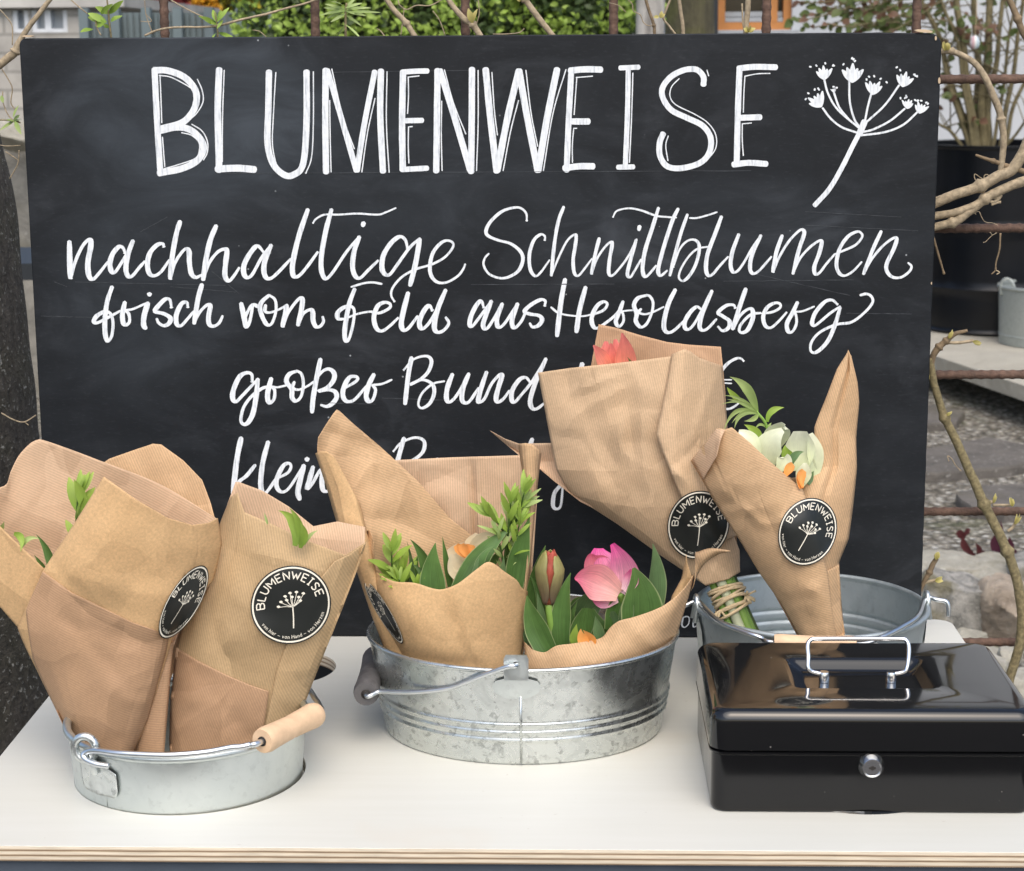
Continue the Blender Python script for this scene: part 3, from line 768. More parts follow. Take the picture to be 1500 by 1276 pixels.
# centre bowl bucket: oval, galvanised with a strong spangle
BC = Vector((-.0435, 1.6145)); CSX, CSY = 1.0, .845
cb = thing('zinc_bucket', (BC.x, BC.y, TZ), 'low spangled zinc bowl bucket in the middle of the table with a dark wooden grip', 'bucket', 'zinc buckets on the table')
CZ = .0835
mb = MB(); mb.lathe([(.119, .0016), (.121, .0002)] + rim_prof(.1226, .0015, .135, CZ, [(.0225, .0017), (.0295, .0017), (.0365, .0017)], rim=.0021)[0:], (BC.x, BC.y, TZ), 128, CSX, CSY)
mb.lathe([(.0, .003), (.118, .003), (.1222, .004)], (BC.x, BC.y, TZ), 128, CSX, CSY)
mb.build('body', M['zinc'], cb, angle=60)
cc = (BC.x, BC.y, TZ)
angC = 269.0
pC = PT(764, 978, CZ)
def flat_lug(parent, c, ang, r0, z_top, sx, sy, mat):
    p = onrim(c, r0, ang, z_top, sx, sy); un = Vector((math.cos(RAD(ang)) / sx, math.sin(RAD(ang)) / sy, 0)).normalized(); ux = Vector((-un.y, un.x, 0)); uz = Vector((0, 0, 1))
    q = MB()
    pl = [(-.010, -.004), (-.0102, .014), (-.0085, .0175), (.0085, .0175), (.0102, .014), (.010, -.004)]
    lug_shape(q, pl, p + un * .0036, ux, uz, un)
    # saddle plate below the rim, following the wall
    n = 16; rows = []
    for zz, s in ((-.0035, .45), (-.006, .85), (-.0105, 1.0), (-.0165, .9), (-.021, .55), (-.0225, .2)):
        a0 = math.degrees(.020 / r0) * s
        rows.append([onrim(c, r0 + zz * .15 + .0032 - .0012 * (abs(zz) > .02) , ang + a0 * (2 * k / n - 1), z_top + zz, sx, sy) for k in range(n + 1)])
    q.add([v for rw in rows for v in rw], [(i * (n + 1) + k, i * (n + 1) + k + 1, (i + 1) * (n + 1) + k + 1, (i + 1) * (n + 1) + k) for i in range(len(rows) - 1) for k in range(n)])
    o = q.build('handle_lug', mat, parent, angle=40)
    h = MB(); e = p + un * .0054 + uz * .0095; h.tube([e - un * .0012, e + un * .0003], [.0026, .0026], 12); h.build('eyelet', M['bore'], o)
    return p + un * .0055 + uz * .0095, un
eF, unF = flat_lug(cb, cc, angC, .135, CZ, CSX, CSY, M['zinc_soft'])
eB, unB = flat_lug(cb, cc, angC - 180, .135, CZ, CSX, CSY, M['zinc_soft'])
g0 = P(536, 1017, 1.545); g1 = P(550, 962, 1.645)
w = [eF - unF * .006, eF + unF * .003, P(742, 977, eF.y - .004), P(700, 992, eF.y + .006), P(660, 1007, 1.512), P(620, 1013, 1.522), P(580, 1014, 1.535), P(556, 1013, 1.543), g0]
bk = [g1, g1 + Vector((.004, .02, .002)), onrim(cc, .150, 150, .07, CSX, CSY), onrim(cc, .147, 120, .085, CSX, CSY), eB + unB * .003, eB - unB * .005]
mb = MB(); mb.tube(spline(w + bk, 7), .0021, 10)
hd = mb.build('handle', M['wire'], cb); grip('wooden_grip', g0, g1, .0104, M['grip_grey'], hd, .0042)
mb = MB(); mb.tube([onrim(cc, .1238 + .0006, 270.4, .003, CSX, CSY), onrim(cc, .1335, 270.4, .064, CSX, CSY)], .0011, 6); mb.build('seam', M['zinc'], cb)

# right bucket behind the cash box
BR = Vector((.2220, 1.7190)); RZ = .080; RR = .1055
rb = thing('zinc_bucket', (BR.x, BR.y, TZ), 'smooth zinc bucket with ribbed inside standing behind the black cash box', 'bucket', 'zinc buckets on the table')
mb = MB(); mb.lathe(rim_prof(.0955, .0015, RR, RZ - .004, [(.024, .0018), (.034, .0018), (.044, .0018)], rim=.0027), (BR.x, BR.y, TZ), 96)
mb.lathe([(.0, .003), (.0925, .003), (.0945, .004)], (BR.x, BR.y, TZ), 96)
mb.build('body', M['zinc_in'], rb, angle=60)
cr = (BR.x, BR.y, TZ)
q, pl_, ul, _ = bail_lug(rb, cr, RR, 184, RZ - .004); q.build('handle_lug', M['zinc_soft'], rb, angle=50)
q, pr_, ur, _ = bail_lug(rb, cr, RR, 3, RZ - .004); q.build('handle_lug', M['zinc_soft'], rb, angle=50)
gx0 = onrim(cr, RR * .985, 256, RZ + .0035); gx1 = onrim(cr, RR * .985, 292, RZ + .0035)
gx0 = PT(1134, 941, .0768); gx1 = PT(1254, 944, .0768)
lw = [pl_ + ul * .013 + Vector((0, 0, .004)), pl_ + ul * .001 + Vector((0, 0, .008)), PT(1035, 893, RZ + .006), PT(1052, 909, RZ + .0055), PT(1080, 922, RZ + .005), PT(1112, 933, RZ + .003), gx0]
rw = [gx1, PT(1290, 934, RZ + .003), PT(1322, 918, RZ + .005), PT(1345, 902, RZ + .006), pr_ + ur * .001 + Vector((0, -.001, .008)), pr_ + ur * .012 + Vector((0, 0, .006)), pr_ + ur * .020 + Vector((0, -.001, .0045)), pr_ + ur * .0225 + Vector((0, -.002, -.001)), pr_ + ur * .0228 + Vector((0, -.003, -.009))]
mb = MB(); mb.tube(spline(lw + rw, 6), .0022, 10)
hd = mb.build('handle', M['wire'], rb); grip('wooden_grip', gx0, gx1, .0070, M['grip'], hd)

# ---------------------------------------------------------------- cash box
def enamel(name, c, rough, spec, coat):
    t = NT(name); t.setv('Specular IOR Level', spec); t.setv('Coat Weight', coat); t.setv('Coat Roughness', .05)
    v = t.coord(); vo = t.new('ShaderNodeTexVoronoi'); vo.inputs['Scale'].default_value = 75; t.link(v, vo.inputs['Vector'])
    sm = t.noise(v, 14, 4, .6, 1.0); gate = t.noise(v, 31, 2)
    dust = t.math('MULTIPLY', t.ramp(vo.outputs['Distance'], [(.035, 1.0), (.055, 0.0)]), t.ramp(gate, [(.50, 0.0), (.56, .8)]))
    t.col(t.mix(dust, tuple(c), (.20, .19, .175)))
    t.link(t.ramp(sm, [(.35, rough), (.7, rough + .07)]), t.b.inputs['Roughness'])
    t.bump(t.noise(v, 7, 2), .04, .002)
    return t.m
M['enamel'] = enamel('black_enamel', (.0042, .0045, .0052), .06, .5, .35)
M['enamel_soft'] = enamel('black_enamel_satin', (.0040, .0042, .0048), .10, .42, 0)
bx0, bx1, by0, by1 = .1080, .3585, 1.4115, 1.5940
BXC = Vector(((bx0 + bx1) / 2, (by0 + by1) / 2, TZ))
cbx = thing('cash_box', BXC, 'glossy black metal cash box with chrome carrying handle and front key lock', 'cash box')
def rr_ring(z, ins, r, n=8):
    return [(x, y, TZ + z) for x, y in rrect(bx0 + ins, by0 + ins, bx1 - ins, by1 - ins, max(.001, r), n)]
def loft(mb, rings, mi=0, capb=True, capt=True):
    n = len(rings[0]); vs = [p for r in rings for p in r]; fs = []
    for i in range(len(rings) - 1):
        for k in range(n): fs.append((i * n + k, i * n + (k + 1) % n, (i + 1) * n + (k + 1) % n, (i + 1) * n + k))
    if capb: fs.append(tuple(range(n))[::-1])
    if capt: fs.append(tuple(range((len(rings) - 1) * n, len(rings) * n)))
    mb.add(vs, fs, mi)
LIP = .0500
mb = MB(); loft(mb, [rr_ring(.0006, .003, .010), rr_ring(.0012, .0016, .0115), rr_ring(.0026, .0008, .0125), rr_ring(.005, .0006, .0125), rr_ring(LIP - .003, .0006, .0125), rr_ring(LIP - .0012, -.0012, .0140), rr_ring(LIP, -.0012, .0140), rr_ring(LIP + .0005, .001, .0125)])
mb.build('body', M['enamel_soft'], cbx, angle=35)
LT = .0835
rings = [rr_ring(LIP + .0012, .0035, .0105), rr_ring(LIP + .0012, -.0004, .0133), rr_ring(LIP + .0022, -.0012, .0140), rr_ring(LT - .0095, -.0006, .0137)]
for k in range(1, 8):
    a = RAD(90 * k / 7); rings.append(rr_ring(LT - .0095 + .0095 * math.sin(a), -.0006 + .0085 * (1 - math.cos(a)), .0140 - .004 * (1 - math.cos(a))))
# recessed tray in the lid
tx0, tx1, ty0, ty1 = .180, .292, 1.470, 1.545
def tr(z, d, r): return [(x, y, TZ + z) for x, y in rrect(tx0 + d, ty0 + d * .8, tx1 - d, ty1 - d * .8, r, 8)]
rings += [tr(LT - .0001, -.004, .010), tr(LT - .0006, -.0015, .008), tr(LT - .0035, .002, .007), tr(LT - .0075, .008, .006), tr(LT - .0090, .0105, .005), tr(LT - .0092, .013, .004)]
mb = MB(); loft(mb, rings); mb.build('lid', M['enamel'], cbx, angle=35)
# handle
TRAY = LT - .0092
hpA, hpB = PT(1207, 999, TRAY), PT(1305, 999, TRAY)
for p in (hpA, hpB):
    mb = MB(); mb.tube([p + Vector((0, 0, .0002)), p + Vector((0, 0, .0075)), p + Vector((0, 0, .0088))], [.0042, .0042, .0036], 16)
    mb.build('handle_post', M['chrome'], cbx, angle=40)
hy = hpA.y
pts = [hpA + Vector((0, 0, .0065)), P(1190, 984, hy), P(1184, 978, hy), P(1184, 962, hy + .004), P(1183, 946, hy + .008), P(1187, 938, hy + .010), P(1197, 936, hy + .0105), P(1256, 935.5, hy + .011), P(1318, 936, hy + .0105), P(1327, 938, hy + .010), P(1331, 946, hy + .008), P(1331, 962, hy + .004), P(1328, 980, hy), P(1322, 985, hy), hpB + Vector((0, 0, .0065))]
mb = MB(); mb.tube(spline(pts, 5), .0019, 10); mb.build('carrying_handle', M['chrome'], cbx)
# lock
lk = P(1276, 1121, by0)
mb = MB(); 
def yl(prof):  # lathe around the y axis, prof: (radius, distance in front)
    seg = 32; vs = []; n = len(prof)
    for r, d in prof:
        for k in range(seg): a = 2 * math.pi * k / seg; vs.append(Vector((lk.x + r * math.cos(a), lk.y - d, lk.z + r * math.sin(a))))
    fs = [(i * seg + k, i * seg + (k + 1) % seg, (i + 1) * seg + (k + 1) % seg, (i + 1) * seg + k) for i in range(n - 1) for k in range(seg)]
    return vs, fs + [tuple(range((n - 1) * seg, n * seg))]
mb.add(*yl([(.0102, -.001), (.0102, .0012), (.0098, .0022), (.0078, .0065), (.0074, .0072), (.0064, .0073), (.0062, .0066)]))
lo = mb.build('lock', M['chrome'], cbx, angle=35)
mb = MB(); mb.box((lk.x - .0026, lk.y - .0068, lk.z - .0008), (lk.x + .0026, lk.y - .0063, lk.z + .0010)); mb.box((lk.x - .0008, lk.y - .0069, lk.z - .0017), (lk.x + .0012, lk.y - .0064, lk.z + .0018))
mb.build('keyhole', M['bore'], lo, smooth=False)

# ---------------------------------------------------------------- rebar trellis
YT = 1.925
tre = thing('rebar_trellis', (.1, YT, 0), 'rusty welded rebar mesh trellis standing behind the chalkboard', 'trellis')
M['rust_v'] = M['rust']
def rebar(a, b, name, r=.0043):
    a, b = Vector(a), Vector(b); L = (b - a).length; n = int(L / .0035); pts = []; rs = []
    mb = MB(); mb.tube([a.lerp(b, i / n) for i in range(n + 1)], [r * (1 + (.17 if i % 3 == 0 else 0)) for i in range(n + 1)], 8)
    return mb.build(name, M['rust'], tre)
for px in (11, 234, 456, 677, 895, 1120, 1341, 1563):
    x = P(px, 20, YT).x
    if px == 11: continue
    rebar((x, YT + .008, .05), (x + .003, YT + .008, TZ + .77), 'vertical_bar')
for py in (117, 335, 549, 749, 940):
    z = P(1440, py, YT).z; z0 = P(760, py + 4, YT).z
    rebar((-.50, YT, z0 - .0), (.74, YT, z + .001), 'horizontal_bar')
# ---------------------------------------------------------------- wrapped bouquets
SH = {}
def sheet(parent, Y, rows, mat, ang=0.0, amp=.0014, nu=0, nv=0, name='paper_wrap', seed=0.0, crease=(), lin=True, folds=None, on=None, lift=.0012):
    """rows: (d_left, d_mid, d_right, [(px,py)...]) ; d = metres towards the viewer from the plane y=Y.
    crease: (u, depth, width) grooves running down the sheet; folds: number of random sharp crumple lines"""
    wpx = max(max(a[0] for a in r[3]) - min(a[0] for a in r[3]) for r in rows)
    nu = int(min(80, max(8, wpx / 4)))
    g = []
    for dl, dm, dr, pts in rows:
        dm = (dl + dr) / 2 + .6 * (dm - (dl + dr) / 2)
        v = [Vector((a[0], a[1], 0)) for a in pts]
        v0 = v
        if not lin: v = spline(v, 6)
        q = resample(v, nu)
        if lin:
            for c in v0[1:-1]:
                j = min(range(1, nu - 1), key=lambda i: (q[i] - c).length); q[j] = c.copy()
        g.append([(p.x, p.y, dl + (dr - dl) * t + (dm - (dl + dr) / 2) * (1 - abs(2 * t - 1) ** 3.0)) for p, t in ((p, i / (nu - 1)) for i, p in enumerate(q))])
    hs = [max(2, int(max(abs(g[k + 1][i][1] - g[k][i][1]) + .5 * abs(g[k + 1][i][0] - g[k][i][0]) for i in (0, nu // 2, nu - 1)) / 4.5)) for k in range(len(g) - 1)]
    cols = []
    for i in range(nu):
        c = [Vector(r[i]) for r in g]; m = len(c); out = []
        for k in range(m - 1):
            p1, p2 = c[k], c[k + 1]; p0 = c[k - 1] if k else p1 * 2 - p2; p3 = c[k + 2] if k + 2 < m else p2 * 2 - p1
            for j in range(hs[k]):
                t = j / hs[k]
                sp = .5 * ((2 * p1) + (p2 - p0) * t + (2 * p0 - 5 * p1 + 4 * p2 - p3) * t * t + (3 * p1 - p0 - 3 * p2 + p3) * t ** 3)
                li = p1.lerp(p2, t); w = .25 if lin else 1.0
                out.append(sp * w + li * (1 - w))
        out.append(c[-1]); cols.append(out)
    ob = [BVHTree.FromPolygons(*SH[o]) for o in on] if on else []
    nvv = len(cols[0]); vs = []; uv = []
    ca, sa = math.cos(RAD(ang)), math.sin(RAD(ang))
    rnd = random.Random(int(seed * 1000) + 17)
    allp = [P(c[0], c[1], Y) for r in g for c in (r[0], r[-1])]
    bx0, bx1 = min(p.x for p in allp), max(p.x for p in allp); bz0, bz1 = min(p.z for p in allp), max(p.z for p in allp)
    area = (bx1 - bx0) * (bz1 - bz0)
    nf = int(area / .0008) if folds is None else folds
    FL = []
    for _ in range(nf):
        a = rnd.uniform(0, math.pi); FL.append((rnd.uniform(bx0, bx1), rnd.uniform(bz0, bz1), math.cos(a), math.sin(a), rnd.choice((-1, 1)) * rnd.uniform(.3, 1.0) * amp * 1.25, rnd.uniform(.006, .022), rnd.uniform(.015, .065)))
    for j in range(nvv):
        for i in range(nu):
            q = cols[i][j]; p = P(q.x, q.y, Y - q.z)
            u = i / (nu - 1)
            e = min(1, 6 * min(u, 1 - u) + .25)
            h = noise.noise((p.x * 15 + seed, p.z * 15, seed)) * 1.0
            rd = 1 - abs(noise.noise((p.x * 24 + seed * 3, p.z * 18, 4 + seed))) * 2.6
            dd = amp * (h * .5 + .35 * max(0, rd)) * e
            for fx, fz, fc, fs_, fa, fw, fl in FL:
                dx, dz = p.x - fx, p.z - fz; al = dx * fc + dz * fs_; ac = -dx * fs_ + dz * fc
                if abs(ac) < fw and abs(al) < fl: dd += fa * (1 - abs(ac) / fw) * (1 - (al / fl) ** 2) * e
            for cu_, cd, cw in crease: dd -= cd * max(0, 1 - abs(u - cu_) / cw) * min(1, j / 6)
            q2 = P(q.x, q.y, Y - q.z - dd)
            if on:
                d = (q2 - CAM).normalized(); best = None
                for b in ob:
                    h_ = b.ray_cast(CAM, d)
                    if h_[0] is not None and (best is None or h_[3] < best): best = h_[3]
                if best is None: best = min(((b.find_nearest(q2)[0] - CAM).dot(d) for b in ob), key=lambda x: abs(x - (q2 - CAM).length))
                q2 = CAM + d * (best - lift - max(0, dd) * .3)
            vs.append(q2); uv.append((q2.x * ca + q2.z * sa, -q2.x * sa + q2.z * ca))
    fs = [(j * nu + i, j * nu + i + 1, (j + 1) * nu + i + 1, (j + 1) * nu + i) for j in range(nvv - 1) for i in range(nu - 1)]
    mb = MB(); mb.add(vs, fs)
    o = mb.build(name, M[mat], parent, uvs=uv, angle=9)
    s = o.modifiers.new('thickness', 'SOLIDIFY'); s.thickness = .00032; s.offset = 0
    SH[o] = ([v.copy() for v in vs], fs)
    return o

GLY = {}
def glyph(ch):
    if ch in GLY: return GLY[ch]
    cv = bpy.data.curves.new('g', 'FONT'); cv.body = ch; cv.size = 1; cv.resolution_u = 3
    ob = bpy.data.objects.new('g', cv); C.objects.link(ob)
    d = bpy.context.evaluated_depsgraph_get(); me = bpy.data.meshes.new_from_object(ob.evaluated_get(d))
    vs = [(v.co.x, v.co.y) for v in me.vertices]; fs = [tuple(p.vertices) for p in me.polygons]
    xs = [v[0] for v in vs] or [0, .25]
    bpy.data.objects.remove(ob); bpy.data.meshes.remove(me)
    GLY[ch] = (vs, fs, min(xs), max(xs)); return GLY[ch]
def strokes2d(path, w):
    """flat ribbon in 2-D"""
    n = len(path); L = []; R = []
    for i, p in enumerate(path):
        t = (path[min(i + 1, n - 1)] - path[max(i - 1, 0)]).normalized(); nn = Vector((-t.y, t.x)) * (w[i] if isinstance(w, list) else w) * .5
        L.append(p + nn); R.append(p - nn)
    return [tuple(v) for v in L + R], [(i, i + 1, n + i + 1, n + i) for i in range(n - 1)]
def caps_strokes():
    """thin sans capitals as centre lines in a 1x1 cell"""
    return {'B': [[(0, 0), (0, 1), (.42, 1), (.6, .87), (.6, .65), (.42, .53), (0, .53)], [(.42, .53), (.66, .4), (.66, .14), (.45, 0), (0, 0)]],
            'L': [[(0, 1), (0, 0), (.52, 0)]], 'U': [[(0, 1), (0, .28), (.12, .06), (.32, 0), (.52, .06), (.64, .28), (.64, 1)]],
            'M': [[(0, 0), (0, 1), (.38, .32), (.76, 1), (.76, 0)]], 'E': [[(.54, 1), (0, 1), (0, 0), (.54, 0)], [(0, .52), (.46, .52)]],
            'N': [[(0, 0), (0, 1), (.62, 0), (.62, 1)]], 'W': [[(0, 1), (.2, 0), (.42, .72), (.64, 0), (.84, 1)]],
            'I': [[(0, 1), (.34, 1)], [(.17, 1), (.17, 0)], [(0, 0), (.34, 0)]],
            'S': [[(.54, .86), (.4, .98), (.2, .99), (.05, .84), (.1, .64), (.3, .52), (.5, .38), (.56, .2), (.42, .03), (.2, .0), (.02, .14)]]}
CAPS = caps_strokes()
def sticker(parent, onto, c, u, v, name='sticker', label=None):
    """round label: unit-circle artwork mapped to photo pixels c + x*u + y*v and laid onto the paper sheets"""
    bvhs = []
    for o in onto:
        vs, fs = SH[o]; bvhs.append(BVHTree.FromPolygons(vs, fs))
    c, u, v = Vector(c), Vector(u), Vector(v)
    G = 21; D = {}
    for i in range(G):
        for j in range(G):
            q = c + u * (2.1 * i / (G - 1) - 1.05) + v * (2.1 * j / (G - 1) - 1.05)
            d = ray(q.x, q.y).normalized(); best = None
            for b in bvhs:
                h = b.ray_cast(CAM, d)
                if h[0] is not None and (best is None or h[3] < best): best = h[3]
            if best is not None: D[i, j] = best
    if not D: D[10, 10] = (bvhs[0].find_nearest(CAM + ray(c.x, c.y).normalized() * 1.6)[0] - CAM).length
    keys = list(D); dmin = min(D.values())
    full = {}
    for i in range(G):
        for j in range(G):
            if (i, j) in D: full[i, j] = D[i, j]
            else:
                k = min(keys, key=lambda k: (k[0] - i) ** 2 + (k[1] - j) ** 2); full[i, j] = D[k]
    mn = {k: min(full.get((k[0] + a, k[1] + b), 9) for a in (-2, -1, 0, 1, 2) for b in (-2, -1, 0, 1, 2)) for k in full}
    for _ in range(3):
        mn = {k: (sum(mn.get((k[0] + a, k[1] + b), mn[k]) for a in (-1, 0, 1) for b in (-1, 0, 1)) / 9) for k in mn}
    mn = {k: min(mn[k], full[k]) for k in mn}
    mn = {k: (sum(mn.get((k[0] + a, k[1] + b), mn[k]) for a in (-1, 0, 1) for b in (-1, 0, 1)) / 9) for k in mn}
    def put(x, y, lift):
        q = c + u * x + v * y; d = ray(q.x, q.y).normalized()
        fx = min(G - 1.001, max(0, (x + 1.05) / 2.1 * (G - 1))); fy = min(G - 1.001, max(0, (y + 1.05) / 2.1 * (G - 1)))
        i, j = int(fx), int(fy); fx -= i; fy -= j
        t = (mn[i, j] * (1 - fx) + mn[i + 1, j] * fx) * (1 - fy) + (mn[i, j + 1] * (1 - fx) + mn[i + 1, j + 1] * fx) * fy
        return CAM + d * (t - lift)
    R = 14; SEG = 56
    mb = MB(); vs = [put(0, 0, .0010)]
    for i in range(1, R + 1):
        for k in range(SEG): a = 2 * math.pi * k / SEG; vs.append(put(i / R * math.cos(a), i / R * math.sin(a), .0010))
    fs = [(0, 1 + k, 1 + (k + 1) % SEG) for k in range(SEG)]
    for i in range(R - 1):
        for k in range(SEG): fs.append((1 + i * SEG + k, 1 + (i + 1) * SEG + k, 1 + (i + 1) * SEG + (k + 1) % SEG, 1 + i * SEG + (k + 1) % SEG))
    mb.add(vs, fs); st = mb.build(name, M['sticker'], parent)
    if label: st['label'] = label
    mb = MB(); vs = []
    for k in range(96):
        a = 2 * math.pi * k / 96
        for rr in (.925, .965): vs.append(put(rr * math.cos(a), rr * math.sin(a), .0014))
    mb.add(vs, [(2 * k, 2 * k + 1, (2 * k + 3) % 192, (2 * k + 2) % 192) for k in range(96)]); mb.build('ring', M['cream'], st)
    # lettering
    mb = MB()
    word = 'BLUMENWEISE'; H = .195; wid = {ch: max(x for s in CAPS[ch] for x, y in s) for ch in CAPS}
    gaps = .30; tot = sum(wid[ch] for ch in word) + gaps * (len(word) - 1); r0 = .655
    a_start, a_end = 187, 17; x = 0
    def pol(xx, yy): 
        a = RAD(a_start + (a_end - a_start) * xx / tot); r = r0 + yy * H
        return Vector((r * math.cos(a), r * math.sin(a)))
    for ch in word:
        for s in CAPS[ch]:
            pts = []
            for (x0, y0), (x1, y1) in zip(s, s[1:]):
                for k in range(3): pts.append(pol(x + x0 + (x1 - x0) * k / 3, y0 + (y1 - y0) * k / 3))
            pts.append(pol(x + s[-1][0], s[-1][1]))
            sv, sf = strokes2d(pts, .030); mb.add([put(a, b, .0017) for a, b in sv], sf)
        x += wid[ch] + gaps
    txt = 'von hier \u2013 von Hand \u2013 von Herzen'; size = .135; adv = []
    for ch in txt:
        if ch == ' ': adv.append(.30); continue
        g = glyph(ch); adv.append(g[3] - g[2] + .13)
    tot2 = sum(adv); b0, b1 = 214, 346; x = 0; rb = .865
    for ch, ad in zip(txt, adv):
        if ch != ' ':
            g = glyph(ch); out = []
            for gx, gy in g[0]:
                a = RAD(b0 + (b1 - b0) * (x + gx - g[2]) / tot2); r = rb - gy * size
                out.append(put(r * math.cos(a), r * math.sin(a), .0017))
            mb.add(out, g[1])
        x += ad
    mb.build('lettering', M['cream'], st, smooth=False)
    # umbel emblem
    mb = MB()
    def line(pts, w):
        pp = spline([Vector(p) for p in pts], 4); sv, sf = strokes2d(pp, w); mb.add([put(a, b, .0017) for a, b in sv], sf)
    line([(.08, -.60), (.07, -.3), (.05, -.06)], .030)
    tips = [(-.30, -.06), (-.24, .06), (-.14, .20), (-.02, .28), (.03, .18), (.14, .30), (.20, .17), (.31, .26), (.24, .08), (-.10, .10)]
    for tx, ty in tips: line([(.05, -.06), (tx * .55 + .02, ty * .35 - .02), (tx, ty)], .015)
    for tx, ty in tips:
        k0 = len(mb.v); pts = [put(tx + .042 * math.cos(a * .7854) * (1 + .3 * math.sin(a * 5)), ty + .02 + .034 * math.sin(a * .7854), .0018) for a in range(8)]
        mb.add(pts, [tuple(range(8))])
    mb.build('emblem', M['cream'], st, smooth=False)
    return st

PXM = 1 / 1680.0
VIEW = (CR3 @ Vector((0, 0, 1)))
def blade(parent, b, t, w, bow=(0, 0), roll=0, mat='tulip_leaf', fold=.25, name='leaf', curl=0.0, belly=.42, nu=7, nv=14, tipw=.02, droop=0):
    """b, t = (px,py,Y); w = width in photo px; bow = sideways shift of the middle in px"""
    p0, p1 = P(*b), P(*t)
    mid = P((b[0] + t[0]) / 2 + bow[0], (b[1] + t[1]) / 2 + bow[1], (b[2] + t[2]) / 2 - .0)
    ctr = mid * 2 - (p0 + p1) * .5
    W_ = w * PXM; vs = []; uv = []
    tl = 'tulip_leaf' in mat; basew = .82 if tl else .42
    if tl: belly = min(belly, .40)
    for j in range(nv + 1):
        s = j / nv; p = p0 * (1 - s) ** 2 + ctr * 2 * s * (1 - s) + p1 * s * s
        tg = ((ctr - p0) * 2 * (1 - s) + (p1 - ctr) * 2 * s).normalized()
        side = tg.cross(VIEW).normalized(); nn = side.cross(tg).normalized()
        rr = RAD(roll + curl * s); side2 = side * math.cos(rr) + nn * math.sin(rr); n2 = nn * math.cos(rr) - side * math.sin(rr)
        a = s / belly if s < belly else (1 - s) / (1 - belly)
        hw = W_ * .5 * (tipw + (1 - tipw) * (.55 * max(0, a) + .45 * math.sin(math.pi / 2 * max(0, a)) ** 1.2))
        if s < belly: hw = W_ * .5 * (basew + (1 - basew) * math.sin(math.pi / 2 * a))
        for i in range(nu):
            x = 2 * i / (nu - 1) - 1
            vs.append(p + side2 * hw * x - n2 * hw * fold * (1 - abs(x) ** 1.6) + nn * (-droop * s * s)); uv.append((i / (nu - 1), s))
    fs = [(j * nu + i, j * nu + i + 1, (j + 1) * nu + i + 1, (j + 1) * nu + i) for j in range(nv) for i in range(nu - 1)]
    mb = MB(); mb.add(vs, fs); return mb.build(name, M[mat], parent, uvs=uv)
def small_leaf(mb, uv, p, d, n, L, w, fold=.2):
    """append one small leaf into mb"""
    side = d.cross(n).normalized(); nn = side.cross(d).normalized(); o = len(mb.v); vs = []
    for j in range(6):
        s = j / 5; hw = w * .5 * (math.sin(math.pi * (.04 + .94 * s)) ** .85 + .03); q = p + d * L * s + nn * (-.22 * L * s * s)
        for i in range(3):
            x = i - 1; vs.append(q + side * hw * x + nn * (fold * hw * (abs(x)))); uv.append((i / 2, s))
    mb.add(vs, [(j * 3 + i, j * 3 + i + 1, (j + 1) * 3 + i + 1, (j + 1) * 3 + i) for j in range(5) for i in range(2)])
def sprig(parent, pts, Ls, mat='leaf_lime', pairs=5, spread=45, name='leafy_sprig', seed=1, stemw=.0011, top=3, w=.28, tilt=0.0):
    rnd = random.Random(seed); P3 = [P(*q) for q in pts]; path = spline(P3, 6)
    mb = MB(); mb.tube(path, [stemw * (1 - .5 * i / len(path)) for i in range(len(path))], 6)
    st = mb.build(name, M['stem_dark'], parent)
    lv = MB(); uv = []
    n = len(path)
    for k in range(pairs):
        i = int((n - 1) * (.15 + .8 * k / max(1, pairs - 1))); p = path[i]; t = (path[min(i + 1, n - 1)] - path[max(0, i - 1)]).normalized()
        base = t.cross(VIEW).normalized(); oth = t.cross(base)
        for sgn in (-1, 1):
            az = rnd.uniform(-.9, .9) + (1.2 if k % 2 else 0)
            out = (base * math.cos(az) + oth * math.sin(az)) * sgn
            sp = RAD(spread * rnd.uniform(.7, 1.25)) * (1 - .45 * k / pairs)
            d = (t * math.cos(sp) + out * math.sin(sp)).normalized()
            L = Ls * rnd.uniform(.75, 1.15) * (1 - .25 * abs(k / pairs - .5))
            nn = (VIEW + t * .6 + out * -.3 + Vector((rnd.uniform(-.5, .5), rnd.uniform(-.3, .3), rnd.uniform(-.3, .5)))).normalized()
            small_leaf(lv, uv, p, d, nn, L, L * w)
    t = (path[-1] - path[-3]).normalized()
    for k in range(top):
        d = (t + Vector((rnd.uniform(-.5, .5), rnd.uniform(-.4, .2), rnd.uniform(-.2, .5)))).normalized()
        small_leaf(lv, uv, path[-1], d, (VIEW + Vector((rnd.uniform(-.5, .5), 0, .3))).normalized(), Ls * rnd.uniform(.55, .9), Ls * w * .7)
    lv.build('leaves', M[mat], st, uvs=uv)
    return st
